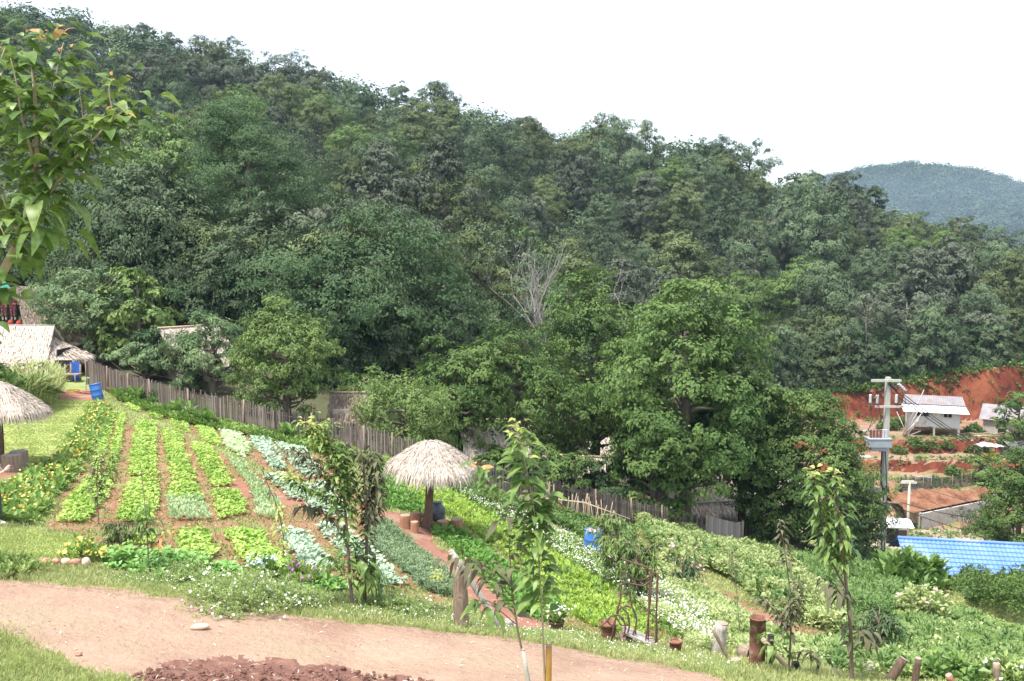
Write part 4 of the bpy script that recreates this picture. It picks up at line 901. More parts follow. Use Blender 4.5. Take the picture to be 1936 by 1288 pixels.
# the big hut on the left
def big_hut():
    rg_ = np.random.default_rng(5); x0 = rayd(0, 613)[0]*53.5; gz = h1(-26, 52); o = np.array([x0, 53.5, gz]); e = empty('thatched_hut', o, 'long pale thatched hut at the left edge with a blue door panel', 'hut', 'thatched huts')
    def Lp(u, v, d): return np.array(P(u, v, d)) - o
    A0, A1 = Lp(-190, 612, 54), Lp(103, 616, 54); E0, E1 = Lp(-190, 706, 51.6), Lp(88, 690, 51.6)
    rf = MB(); fn = quadfn(A0, A1, E0, E1); slab(rf, fn, .15); thatch_strips(rf, fn, 4200, .5, .05, rg_, .06, t0=.35, t1=1); thatch_strips(rf, fn, 700, .4, .06, rg_, .08, .93, 1, hang=.4, t0=.3)
    fb = quadfn(A0, A1, A0 + (0, 2.6, -2.3), A1 + (0, 2.6, -2.3)); slab(rf, fb, .15); thatch_strips(rf, fb, 600, .5, .07, rg_, .06)
    rf.build('roof', M['thatch'], e)
    # skirt of thatch round the gable end
    gc = Lp(82, 630, 54)
    def sk(s, t):
        a = -math.pi*.62 + s*math.pi*1.1; r0, r1 = .55, 2.35
        r = r0 + (r1 - r0)*t; k = 1 + .05*math.sin(s*23)
        return gc + np.array([math.cos(a)*r*k*1.12 - .35, math.sin(a)*r*k, -.12 - 1.25*t**.8 + .05*math.sin(s*31)*t])
    m = MB(); S_ = np.linspace(0, 1, 25); T_ = np.linspace(0, 1, 8); m.grid([[sk(s, t) for t in T_] for s in S_], .5); m.grid([[sk(s, t) - (0, 0, .15) for t in T_] for s in S_], .2)
    thatch_strips(m, sk, 1500, .5, .07, rg_, .2, t0=.15, t1=.9); thatch_strips(m, sk, 900, .55, .06, rg_, .2, .85, 1, hang=.7, t0=.2, t1=.9); m.build('gable_skirt', M['thatch'], e)
    m = MB()
    for s in np.linspace(0, 1, 9): m.tube([fn(s, 0) + (0, 0, .06), fn(s, .55) + (0, -.03, .06)], .02, 5)
    for t in (.02, .3, .55): m.tube([fn(s, t) + (0, 0, .08) for s in np.linspace(0, 1, 8)], .02, 5)
    m.build('roof_lattice', M['woodgrey'], e)
    m = MB(); w0, w1 = Lp(-190, 740, 52.4), Lp(110, 740, 52.4); hh = 1.35
    m.box(((w0[0]+w1[0])/2, w0[1], hh/2 - .1), (w1[0]-w0[0], .08, hh + .2)); m.build('wall', M['woodgrey'], e)
    m = MB(); m.box(((w0[0]+w1[0])/2, w0[1] + 3.4, hh/2 - .1), (w1[0]-w0[0], .08, hh + .4)); m.build('wall', M['wood'], e)
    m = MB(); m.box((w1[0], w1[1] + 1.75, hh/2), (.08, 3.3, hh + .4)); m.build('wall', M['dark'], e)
    xd = Lp(142, 703, 51.5); 
    m = MB(); m.box(xd, (.52, .05, 1.05)); m.build('door', M['bluepaint'], e)
    m = MB(); m.box(xd + (-.75, .3, 0), (.9, .05, 1.2)); m.build('wall', M['dark'], e)  # panel across the open bay, inner shade put into its near-black colour
    for u, d in ((112, 51.4), (133, 51.3), (151, 51.5), (122, 51.4)):
        p_ = Lp(u, 692, d); m = MB(); m.tube([(p_[0], p_[1], -.3), (p_[0] + .03, p_[1], p_[2] + .1)], .05, 7); m.build('post', M['wood'], e)
    m = MB(); p_ = Lp(132, 700, 51.1); m.box((p_[0], p_[1], .38), (1.1, .6, .05)); 
    for k in (-.45, .45): m.tube([(p_[0]+k, p_[1]-.4, -.1), (p_[0]+k, p_[1]-.4, .38)], .03)
    m.build('bench', M['wood'], e)
big_hut()
rg_ = np.random.default_rng(7)
thatch_hut('thatched_hut', at(362, 725, 55), 3.0, 3.4, 1.2, 2.9, 'pale thatched hut half hidden by silvery shrubs behind the fence', 11, rz=.9)
thatch_hut('thatched_hut', at(150, 690, 60), 4, 3.5, 1.3, 2.7, 'small dim hut under the twin yard trees beside the long hut', 12, mat='thatch_old', rz=-.2)
thatch_hut('thatched_hut', at(665, 800, 47), 1.6, 1.4, 1.2, 2.1, 'tiny brown thatched shelter behind the middle of the fence', 13, mat='thatch_old', over=.25)
thatch_hut('thatched_hut', at(930, 905, 50), 2.6, 2.6, 1.2, 2.5, 'pale thatched hut just right of the parasol canopy, behind the fence', 14, rz=.3)
thatch_hut('thatched_hut', at(1085, 940, 49), 2.4, 2.4, 1.1, 2.3, 'pale thatched hut behind the crossed stick trellis', 15, rz=-.25)
thatch_hut('thatched_hut', at(1010, 880, 58), 5, 4, 1.4, 3.2, 'pale thatched hut deep under the dull green spreading tree', 16, rz=.1)
thatch_hut('thatched_hut', at(1360, 945, 58), 7, 4.5, 1.6, 3.4, 'wide pale thatched hut showing through beneath the big village trees', 17, rz=.2)
thatch_hut('thatched_hut', at(1200, 925, 64), 7, 4.5, 1.8, 3.6, 'pale thatched hut behind the trunk of the biggest tree', 18, rz=-.1)
# brown slope roof and clothes stall at the far left
def stall():
    o = np.array(at(20, 640, 62)); e = empty('market_stall', o, 'dark clothes stall at the left edge behind the long hut', 'stall')
    Lp = lambda u, v, d: np.array(P(u, v, d)) - o
    m = MB(); c = Lp(0, 585, 64); m.box((c[0] - .6, c[1], c[2]), (3.6, .1, 3.4)); m.build('shade_backing', M['dark'], e)  # sheet added behind the clothes, the stall's inner shade as its colour
    m = MB(); a, b = Lp(-40, 545, 63.5), Lp(24, 545, 61); fn = quadfn(Lp(-60, 520, 63.8), Lp(10, 532, 63.8), Lp(-60, 545, 61.5), Lp(24, 549, 61.5)); slab(m, fn, .03, 5, 4); M['greencloth'] = surf('green_cloth', (.02,.16,.10), (.04,.22,.14), 2, .8, .2); m.build('awning', M['greencloth'], e)
    for u in (-20, 38): p_ = Lp(u, 600, 62); m = MB(); m.tube([(p_[0], p_[1], -.2), (p_[0], p_[1], 3.0)], .05); m.build('post', M['trunkdark'], e)
    m = MB(); p_, q_ = Lp(-30, 566, 62.6), Lp(38, 566, 62.6); m.tube([p_, q_], .025); m.build('rail', M['trunkdark'], e)
    r_ = np.random.default_rng(3)
    e2 = empty('leaf_roof', o + (2, 0, 0), 'big brown leaf roof sloping down right of the dark stall', 'roof'); o2 = o + (2, 0, 0)
    f2 = quadfn(np.array(P(28, 540, 64)) - o2, np.array(P(95, 545, 67)) - o2, np.array(P(48, 628, 59.5)) - o2, np.array(P(140, 640, 62)) - o2)
    m = MB(); slab(m, f2, .2); thatch_strips(m, f2, 2600, .5, .08, r_, .15); m.build('thatch', M['thatch_old'], e2)
    for s in (0.03, .97): 
        m = MB(); b_ = f2(s, .9); m.tube([b_ - (0, 0, 1.6), b_ - (0, 0, .15)], .06); m.build('post', M['wood'], e2)
    M['burgundy'] = surf('burgundy_cloth', (.16,.025,.045), (.26,.05,.07), 5, .9, .2, (.45,.40,.40), 9); M['redcloth'] = surf('red_cloth', (.40,.04,.04), (.5,.09,.05), 4, .9, .2); M['whitecloth'] = surf('white_cloth', (.55,.53,.55), (.65,.63,.62), 4, .9, .2)
    for u, v, mt, lab in ((7, 575, 'burgundy', 'dark patterned tunic and trousers hanging, nearest the left edge'), (24, 575, 'burgundy', 'burgundy tunic and trousers hanging right of the other outfit')):
        c = Lp(u, v, 62.4) + o; g_ = empty('hanging_outfit', c, lab, 'clothes', 'outfits hanging in the stall'); m = MB()
        X = [[(w*math.cos(t)*1.0, .07*math.sin(t), z) for t in np.linspace(0, 6.283, 13)] for z, w in ((.42,.07),(.36,.24),(.1,.19),(-.25,.25),(-.3,.2))]
        m.grid(X); m.build('tunic', M[mt], g_)
        for s in (-1, 1): m = MB(); m.tube([(s*.2, 0, .36), (s*.36, 0, -.05)], [.07, .05]); m.build('sleeve', M[mt], g_); m = MB(); m.tube([(s*.09, 0, -.28), (s*.11, 0, -.85)], [.1, .075]); m.build('trouser_leg', M[mt], g_); m = MB(); m.tube([(s*.11, 0, -.83), (s*.11, 0, -1.05)], [.06, .05]); m.build('cuff', M['whitecloth'], g_)
    for i, (u, v) in enumerate(((11, 556), (19, 557), (20, 610), (36, 611))):
        c = Lp(u, v, 62.0) + o; g_ = empty('cloth_bundle', c, ['red cloth bundle, upper left one in the stall', 'orange-red cloth bundle, upper right one in the stall', 'red and white folded cloth above the hut ridge', 'folded red cloth beside the leaf roof foot'][i], 'cloth', 'red cloths in the stall')
        m = MB(); X = [[(w*math.cos(t), w*.8*math.sin(t), z + .02*math.sin(3*t)) for t in np.linspace(0, 6.283, 13)] for z, w in ((-.17,.02),(-.16,.14),(0,.19),(.12,.15),(.16,.05),(.22,.03))]; m.grid(X); m.build('cloth', M['redcloth'], g_)
    
stall()
# ---- barrels
def barrel(loc, r, hh, lab, rot=(0, 0, 0)):
    e = empty('plastic_barrel', loc, lab, 'barrel', 'blue plastic barrels'); e.rotation_euler = rot
    m = MB(); th = np.linspace(0, 2*math.pi, 33); prof = [(0, .9), (.03, .96), (.06, .97), (.30, 1), (.32, 1.03), (.34, 1.0), (.62, 1.0), (.64, 1.03), (.66, 1.0), (.9, .97), (.955, .94), (.97, 1.0), (1, 1.0), (1, .93), (.95, .92)]
    m.grid([[(r*f*math.cos(t), r*f*math.sin(t), z*hh) for t in th] for z, f in prof]); m.build('body', M['barrel'], e)
    m = MB(); m.tube([(0, 0, hh*.93), (0, 0, hh*.955)], [r*.92, r*.92], 28); M['barrellid'] = surf('faded_lid', (.28,.34,.45), (.45,.32,.28), 4, .7, .1); m.build('lid', M['barrellid'], e); return e
g = G(186, 757); barrel(g, .26, .8, 'dull blue barrel tilted to the left at the top of the flower hedge', (0, R(-11), 0))
g = G(1120, 1047); barrel((g.x, g.y, g.z - .05), .29, .88, 'bright blue barrel standing upright by the crossed stick trellis', (0, R(2), 0))
# tap pipe, hose, sticks by the hut
g = G(163, 738); e = empty('water_pipe', g, 'thin pale blue standpipe bent at the top, near the hut', 'pipe'); m = MB(); m.tube([(0,0,-.05),(0,0,.5),(.03,0,.62),(.12,0,.64)], .018, 6); M['pipe'] = surf('pale_blue_pipe', (.35,.55,.65), (.45,.62,.7), 3, .5, 0); m.build('riser', M['pipe'], e)
m = MB(); m.tube([(.12,0,.64),(.17,0,.63),(.19,0,.57)], .022, 6); m.build('spout', M['pipe'], e)
g = G(140, 742); r_ = np.random.default_rng(8); t = np.linspace(0, 22, 90); m = MB(); m.tube(np.stack([(.28 + .06*np.sin(t*.9))*np.cos(t) , (.3 + .05*np.cos(t*1.3))*np.sin(t), .03 + t*.004], 1), .015, 5); M['hose'] = surf('yellow_hose', (.45,.32,.04), (.5,.36,.08), 3, .5, 0); o = m.build('hose_coil', M['hose'], loc=g); tag(o, 'yellow hose coiled on bare earth by the hut', 'hose')
g = G(165, 744); m = MB()
for k in range(9): a = r_.uniform(-.3, .3); m.box((r_.uniform(-.4, .4), r_.uniform(-.3, .3), .03 + .02*k*.5), (r_.uniform(.4, .8), .06, .02), a)
o = m.build('board_heap', M['woodred'], loc=g); tag(o, 'heap of reddish thin boards by the standpipe', 'boards')
# ================================================================ FOREGROUND OBJECTS
def at_px(u, v, d): return np.array(P(u, v, d))
def post_px(name, u0, v0, u1, v1, d0, r, mat, lab, cat='post', seed=0, d1=None, sides=12, top='cutwood', r1=None, group=None, sink=.12):
    """post from its foot (u0,v0) to its head (u1,v1)"""
    rg_ = np.random.default_rng(seed + 900); a = at_px(u0, v0, d0); a[2] = h1(a[0], a[1]); b = at_px(u1, v1, d1 or d0)
    e = empty(name, a, lab, cat, group); L = b - a; n = 8; t = np.linspace(-sink / np.linalg.norm(L), 1, n)
    m = MB(); pts_ = L[None] * t[:, None] + rg_.normal(0, r*.06, (n, 3)); m.tube(pts_, r * np.linspace(1.08, r1 / r if r1 else .95, n), sides, .5, rough=.07, rng=rg_); m.build('shaft', M[mat], e)
    c = MB(); dn = L / np.linalg.norm(L); c.tube([pts_[-1] + dn*.001, pts_[-1] + dn*.012], [(r1 or r*.95)*.93]*2, sides); c.build('cut_end', M[top], e)
    return e
def dist(u, v): return G(u, v).y
dW = dist(872, 1188)
post_px('wooden_post', 872, 1188, 870, 1072, dW, .135, 'wood', 'thick cracked upright wooden post beside the road', 'post', 1, r1=.12)
post_px('bamboo_pole', 957, 1196, 852, 1042, dW - .15, .055, 'woodgrey', 'grey bamboo pole leaning against the thick cracked post', 'pole', 2, d1=dW - .3)
a = np.array(P(876, 1076, dW)); m = MB(); m.tube([(0,0,0), (-.03,-.02,.12), (-.1,-.04,.2)], [.05,.035,.02], 8); m.tube([(.01,0,.04), (.05,0,.15), (.04,0,.22)], [.03,.025,.012], 8); tag(m.build('driftwood_piece', M['bamboo'], loc=a), 'short pale forked wood on top of the cracked post', 'wood')
post_px('small_stump', 961, 1192, 962, 1172, dist(961, 1192), .085, 'woodgrey', 'small square grey stump at the foot of the leaning bamboo', 'stump', 4)
post_px('wooden_post', 1357, 1240, 1364, 1178, dist(1357, 1240), .12, 'woodgrey', 'pale split log post leaning slightly, left of the rusty pipe', 'post', 5)
post_px('bamboo_pole', 1378, 1252, 1348, 1190, dist(1378, 1250), .03, 'wood', 'brown stick propped across the pale split log', 'pole', 6)
post_px('small_stump', 1392, 1258, 1392, 1246, dist(1392, 1256), .085, 'woodgrey', 'very low pale stump left of the rusty pipe foot', 'stump', 7)
post_px('charred_post', 1454, 1268, 1457, 1202, dist(1454, 1266), .055, 'charred', 'thin black charred post just right of the rusty pipe', 'post', 8, top='charred')
post_px('bamboo_pole', 1496, 1272, 1441, 1208, dist(1496, 1270), .042, 'bamboo', 'pale bamboo pole propped behind the black charred post', 'pole', 9)
post_px('charred_stump', 1505, 1272, 1503, 1254, dist(1505, 1272), .07, 'charred', 'short black charred stump at the end of the propped bamboo', 'stump', 10, top='charred')
post_px('small_stump', 1645, 1278, 1646, 1253, dist(1645, 1278), .065, 'woodgrey', 'light grey stump right of the purple-leaved sapling stem', 'stump', 11)
post_px('dark_post', 1676, 1300, 1709, 1246, 14.8, .075, 'trunkdark', 'dark log post slanting to the right at the bottom edge', 'post', 12)
post_px('dark_post', 1729, 1300, 1736, 1246, 14.8, .055, 'trunkdark', 'upright dark log post right of the slanting one', 'post', 13)
post_px('dark_post', 1806, 1300, 1794, 1277, 14.8, .06, 'woodred', 'reddish log post tip barely showing at the bottom edge', 'post', 14)
post_px('dark_post', 1886, 1300, 1884, 1256, 15.2, .06, 'wood', 'brown post at the bottom right corner near the daisies', 'post', 15)
post_px('bamboo_stake', 1034, 1420, 1038, 1222, 8, .028, 'bamboo_orange', 'orange bamboo stake supporting the front saplings', 'stake', 16, sides=14, sink=.2)
post_px('bamboo_stake', 1030, 1420, 989, 1230, 8.05, .018, 'woodgrey', 'thin grey stick leaning left of the orange bamboo stake', 'stake', 17)
# rusty upright pipe
a = G(1431, 1262); e = empty('rusty_pipe', a, 'wide rusty steel pipe standing upright with peeling pale paint', 'pipe'); m = MB(); th = np.linspace(0, 2*math.pi, 29); hh = 104 * a.y / F * .98; r = 15.5 * a.y / F
m.grid([[(r*f*math.cos(t), r*f*math.sin(t), z) for t in th] for z, f in ((-.1,1),(.28*hh,1),(.30*hh,1.03),(.33*hh,1.0),(hh*.97,1.0),(hh*.97,1.05),(hh,1.05),(hh,.93),(hh*.7,.92))]); m.build('shell', M['rust'], e)
m = MB(); m.tube([(0,0,hh*.66),(0,0,hh*.70)], [r*.92]*2, 24); m.build('inside', M['dark'], e)
# clay pots and buckets
def pot(u, v, r, hh, lab, mat='rustdark', cat='pot', plant=None, d=None, name='flower_pot', lean=0):
    a = G(u, v) if d is None else Vector(at(u, v, d)); e = empty(name, a, lab, cat); e.rotation_euler = (0, lean, 0); m = MB(); th = np.linspace(0, 2*math.pi, 25)
    m.grid([[(r*f*math.cos(t), r*f*math.sin(t), z*hh) for t in th] for z, f in ((-.1,.75),(0,.78),(.5,.92),(.86,1.0),(.87,1.08),(1,1.08),(1,.95),(.8,.9))]); m.build('body', M[mat], e)
    m = MB(); m.tube([(0,0,.8*hh),(0,0,.86*hh)], [r*.9]*2, 20); m.build('soil', M['soilbed'], e)
    if plant:
        r_ = np.random.default_rng(int(u)); m = MB(); n = 24; xy = r_.normal(0, r*.5, (n, 2)); rosettes(m, xy, np.full(n, hh*.8), .22, 12, 'up', r_); m.build('plant', M['herb'], e)
        m = MB(); q = r_.normal(0, 1, (60, 3)) * (r, r, .07) + (0, 0, hh + .2); flower_heads(m, q, .05, r_); tag(m.build('flowers', M[plant], e), kind='stuff')
    return e
M['clay'] = surf('brown_clay', (.14,.08,.075), (.22,.13,.12), 5, .8, .3)
pot(500, 1098, .16, .2, 'brown clay pot in front of the widest front lettuce bed', 'clay', plant='petal_blue')
pot(1052, 1192, .15, .2, 'dark pot of white flowers beside the end of the red path', 'clay', plant='petal_white')
pot(1277, 1238, .11, .26, 'small rusty bucket right of the iron arch', 'rust', 'bucket', name='rusty_bucket')
pot(1150, 1212, .15, .36, 'rusty drum half hidden behind the iron arch left foot', 'rust', 'bucket', name='rusty_bucket')
a = G(1408, 1246); e = empty('round_pot', a, 'round pale pot lying against the rusty pipe', 'pot'); e.rotation_euler = (R(80), 0, R(35)); e.location.z += .13; m = MB(); m.grid([[(r_*math.cos(t), r_*math.sin(t), z) for t in th] for z, r_ in ((-.12,.02),(-.11,.10),(0,.15),(.1,.12),(.12,.08),(.14,.09))]); m.build('body', M['wood'], e)
m = MB(); m.tube([(0,0,.09),(0,0,.11)], [.08]*2, 16); m.build('mouth', M['dark'], e)
# iron arch sculpture
def arch():
    d = dist(1200, 1222); o = np.array(at(1195, 1225, d)); e = empty('iron_arch', o, 'tall twisted rusty iron arch with scrolls beside the road', 'garden arch')
    def pl(pts_, r, nm, dd=0, k=6):
        q = np.array([at_px(u, v, d + dd + (w if False else 0)) for u, v in pts_]) - o
        # smooth
        tt = np.linspace(0, len(q)-1, len(q)*4); q = np.stack([np.interp(tt, range(len(q)), q[:, i]) for i in range(3)], 1)
        q[1:-1] = (q[:-2] + q[1:-1]*2 + q[2:]) / 4; m = MB(); m.tube(q, r, k); m.build(nm, M['rustdark'], e)
    for u0, u1, dd in ((1232,1219,0),(1229,1225,.1),(1244,1239,0),(1243,1242,.25)): pl([(u0,1083),(u0-2,1130),(u1,1228)], .016, 'upright', dd)
    for v in (1136, 1173, 1190, 1207): pl([(1222, v), (1241, v+1)], .009, 'rung')
    pl([(1176,1057),(1195,1064),(1220,1071),(1231,1080),(1233,1090)], .017, 'top_rail'); pl([(1172,1080),(1185,1083),(1197,1094),(1212,1098),(1225,1093),(1233,1085)], .015, 'top_rail', .1); pl([(1175,1099),(1195,1104),(1217,1108),(1228,1100)], .014, 'top_rail', -.1)
    pl([(1231,1083),(1240,1083),(1251,1096)], .013, 'scroll'); pl([(1228,1076),(1218,1075),(1216,1083),(1220,1087)], .012, 'scroll', .1)
    pl([(1178,1097),(1173,1115),(1174,1130),(1168,1150),(1163,1175),(1160,1190),(1154,1222)], .017, 'upright'); pl([(1182,1110),(1190,1120),(1192,1135),(1196,1150)], .013, 'scroll', .15)
    pl([(1132,1186),(1145,1177),(1155,1165),(1168,1162),(1178,1170),(1183,1185),(1179,1205)], .018, 'scroll', -.1); pl([(1146,1170),(1152,1180),(1160,1183),(1165,1165),(1172,1150),(1185,1146),(1197,1150),(1204,1170),(1201,1190),(1202,1205)], .016, 'scroll', .1)
    pl([(1173,1146),(1187,1160),(1191,1180),(1186,1200),(1184,1218)], .016, 'scroll', 0); pl([(1158,1160),(1166,1170),(1175,1183),(1190,1182),(1186,1165)], .013, 'scroll', .2); pl([(1200,1190),(1195,1205),(1191,1228)], .015, 'upright')
arch()
g = G(1205, 1222); e = empty('slanted_board', g, 'worn slanted plank leaning on a block inside the iron arch', 'board'); M['greyboard2'] = M['woodgrey']
m = MB(); m.box((-.05, .05, .17), (.62, .42, .03), 0, .5, 0, Matrix.Rotation(R(24), 4, 'Y')); m.build('plank', M['woodgrey'], e)
m = MB(); m.box((-.22, .05, .08), (.2, .34, .22)); m.build('block', M['wood'], e)
# stones
def stone(u, v, dims, lab, seed, mat, cat='stone', group=None, rz=0, d=None):
    a = G(u, v); r_ = np.random.default_rng(seed); m = MB(); n = 10; th = np.linspace(0, 2*math.pi, 15)
    X = []
    ph = r_.uniform(0, 6, 4)
    for i, f in enumerate(np.linspace(-.9, 1.57, 7)):
        X.append([(dims[0]/2*math.cos(f)*math.cos(t)*(1 + .12*math.sin(3*t + ph[0]) + .08*math.sin(2*f+5*t + ph[1])), dims[1]/2*math.cos(f)*math.sin(t)*(1 + .1*math.cos(2*t + ph[2])), dims[2]*(.45 + .5*math.sin(f))) for t in th])
    m.grid(X); o = m.build('stone', M[mat], loc=a); o.rotation_euler = (0, 0, rz); tag(o, lab, cat, group); return o
M['sandstone'] = surf('pale_stone', (.55,.42,.30), (.62,.5,.38), 5, .9, .4); M['brickstone'] = surf('red_brick_stone', (.35,.14,.08), (.5,.38,.32), 6, .95, .5, ramp=(.45,.6))
stone(378, 1190, (.30, .16, .10), 'pale flat stone lying alone on the dirt road', 1, 'sandstone', rz=.3)
stone(148, 1240, (.10, .08, .05), 'small reddish pebble on the left of the road', 2, 'brickstone')
for i, (u, v, w, lab) in enumerate([(70,1068,.22,'leftmost reddish stone of the low border'), (88,1069,.24,'second stone from the left of the low border'), (106,1069,.24,'middle reddish stone of the low border'), (124,1069,.2,'small pale stone right of the border middle'), (142,1070,.24,'mossy reddish stone near the border right end'), (163,1072,.22,'pale upright stone at the right end of the border')]):
    stone(u, v, (w, .18, .15 if i != 5 else .2), lab, 30 + i, 'brickstone' if i not in (3, 5) else 'sandstone', group='stones edging the flower clump', rz=i)
# clods of dug earth
r_ = np.random.default_rng(77); m = MB(); q = scatter(Z_DUG, 2600, r_); zq = H(q[:, 0], q[:, 1])
for (x, y), z in zip(q, zq):
    if proj(x, y, z)[1] < 1269 + 12*r_.uniform(-1, 1): continue
    s = .005 + .036*r_.uniform(0, 1)**3.5; th8 = np.linspace(0, 2*math.pi, 8); ph = r_.uniform(0, 6)
    m.grid([[(x + s*math.cos(f)*math.cos(t)*(1+.3*math.sin(2*t+ph)+r_.uniform(-.25,.25)), y + s*math.cos(f)*math.sin(t)*(1+.25*math.cos(3*t+ph)), z + s*.3 + s*.7*math.sin(f)*r_.uniform(.7,1.2)) for t in th8] for f in (-1, -.3, .4, 1.0, 1.57)], smooth=False)
o = m.build('earth_clods', M['dug']); tag(o, 'dark red clods of freshly dug earth at the bottom edge', 'clods', kind='stuff')
# ================================================================ SAPLINGS
M['sap_green'] = leafmat('sapling_leaf', (.12,.22,.06), (.30,.40,.11), .35, .4, rnd=.03, var=14)
M['sap_tip'] = leafmat('young_tip_leaf', (.36,.46,.10), (.62,.60,.22), .4, .4, rnd=.03)
M['sap_dark'] = leafmat('purple_brown_leaf', (.10,.10,.06), (.19,.185,.11), .2, .7, rnd=.03, spec=.1)
M['sap_big'] = leafmat('broad_green_leaf', (.10,.19,.05), (.28,.38,.10), .35, .4, rnd=.03, var=16)
M['sap_rust'] = leafmat('rusty_tip_leaf', (.55,.27,.12), (.66,.42,.18), .3, .5, rnd=.03)
M['sapbark'] = surf('sapling_bark', (.26,.19,.15), (.18,.12,.10), 8, .8, .3, stretch=(3,3,.6)); M['sapbark_pale'] = surf('pale_sapling_bark', (.45,.36,.25), (.34,.26,.18), 8, .8, .3, stretch=(3,3,.6))
def smooth(q, n=5):
    q = np.asarray(q, float); tt = np.linspace(0, len(q)-1, (len(q)-1)*n + 1); q = np.stack([np.interp(tt, range(len(q)), q[:, i]) for i in range(3)], 1)
    for _ in range(2): q[1:-1] = (q[:-2] + q[1:-1]*2 + q[2:]) / 4
    return q
def sapling(name, d, stems, lab, seed, cat='sapling', bark='sapbark', foot=None, dens=1.75, tw_=.8):
    """stems: list of (pixel path, foot radius, [ (from, to, count, leaf length, width ratio, material, droop) ... ])"""
    r_ = np.random.default_rng(seed + 3000); u0, v0 = foot or stems[0][0][0]
    a = np.array(at_px(u0, v0, d)); a[2] = h1(a[0], a[1]); e = empty(name, a, lab, cat); tk = MB(); lf = {}
    for path, r0, groups in stems:
        q = [at_px(u, v, d + (dd[0] if dd else 0)) - a for (u, v, *dd) in path]
        if abs(path[0][0]-u0) < 30 and path is stems[0][0]: q[0][2] = -.15
        q = smooth(q); tk.tube(q, np.linspace(r0, r0*.2, len(q)), 7, .5)
        cum = np.r_[0, np.cumsum(np.linalg.norm(np.diff(q, axis=0), axis=1))]; T_ = cum / cum[-1]
        for (f0, f1, n, L, asp, mt, dr) in groups:
            n = int(n * dens)
            f = np.linspace(f0, f1, n) + r_.normal(0, .4/n*(f1-f0+.01), n); f = np.clip(f, 0, 1)
            p = np.stack([np.interp(f, T_, q[:, i]) for i in range(3)], 1); tg = np.stack([np.interp(np.clip(f+.02, 0, 1), T_, q[:, i]) - np.interp(np.clip(f-.02, 0, 1), T_, q[:, i]) for i in range(3)], 1); tg /= np.linalg.norm(tg, axis=1)[:, None] + 1e-9
            az = np.arange(n) * 2.4 + r_.normal(0, .4, n); o_ = np.stack([np.cos(az), np.sin(az)*.8, np.zeros(n)], 1)
            ax = o_ + tg * .3 + (0, 0, .25) - np.array([0, 0, 1]) * (dr * .4) + r_.normal(0, .3, (n, 3))
            p = p + (o_ + tg*.6 + r_.normal(0, .35, (n, 3))) * (L * r_.uniform(0, tw_, (n, 1)))
            nr = np.array([0, 0, 1.]) + o_*.4 + r_.normal(0, .25, (n, 3))
            Ls = L * r_.uniform(.7, 1.15, n) * np.where(f > .9, .8, 1)
            m = lf.setdefault(mt, MB()); m.leaves(p, ax, nr, Ls, Ls*asp, r_.uniform(0, 1, n), 0, .12, dr, detail=1)
    tk.build('stem', M[bark], e)
    for k, m in lf.items(): m.build('leaves', M[k], e)
    return e
# tree at the left edge, close to the camera
Gb = 'sap_big'
sapling('young_tree', 8, [
  ([(-150,1430),(-110,900),(-50,620),(0,525),(45,440),(62,370),(70,290),(68,200),(60,110)], .055, [(.62,.97,64,0.218,.58,Gb,.5)]),
  ([(48,438),(95,360,-.1),(140,300,-.1),(190,250,-.2),(238,205,-.2)], .022, [(.22,.98,54,0.207,.6,Gb,.5),(.93,1,2,.12,.4,'sap_rust',.3)]),
  ([(40,450),(10,380,.2),(-20,300,.3),(-30,200,.3),(10,90,.3)], .022, [(.1,.97,60,0.230,.6,Gb,.6),(.93,1,2,.12,.4,'sap_rust',.3)]),
  ([(66,330),(85,260,.2),(95,190,.2),(120,80,.3)], .013, [(.1,.95,34,0.196,.58,Gb,.5),(.93,1,2,.12,.4,'sap_rust',.3)]),
  ([(64,300),(40,220,-.2),(30,150,-.2),(20,110,-.2)], .013, [(.1,.95,34,0.207,.58,Gb,.5)]),
  ([(145,296),(158,230,.2),(150,170,.2)], .01, [(.1,1,16,0.196,.5,Gb,.4)]),
  ([(190,250),(215,225,-.1),(205,170,-.1),(210,150,-.1)], .01, [(.1,1,14,0.184,.5,Gb,.4),(.93,1,2,.12,.4,'sap_rust',.3)]),
  ([(95,360),(85,400,-.2),(78,440,-.2)], .008, [(.1,1,12,0.218,.6,Gb,.8)]),
  ([(30,470),(10,450,-.2),(-10,400,-.1)], .01, [(.1,1,14,0.218,.6,Gb,.7)]),
  ([(62,110),(65,85,0),(90,60,0)], .006, [(.1,1,8,0.161,.4,Gb,.3),(.6,1,5,.13,.4,'sap_rust',.2)]),
  ], 'young broad-leaved tree at the left edge, closest to the camera', 1, 'tree', 'sapbark_pale', foot=(-150, 1430), dens=1.9, tw_=1.2)
sapling('sapling', 8.0, [
  ([(1033,1430),(1030,1300),(1026,1180),(1018,1050),(1008,950),(992,870),(975,800)], .012, [(.5,.74,26,.2,.45,'sap_green',.6),(.70,.97,36,.185,.42,'sap_green',.5),(.9,1,9,.13,.4,'sap_tip',.4)]),
  ([(1012,990),(1025,960,.1),(1045,935,.1)], .006, [(.2,1,10,.15,.42,'sap_green',.5)]),
  ], 'tall sapling with bright arching tip tied to the orange bamboo stake', 2, bark='sapbark_pale', dens=3.0, tw_=.5)
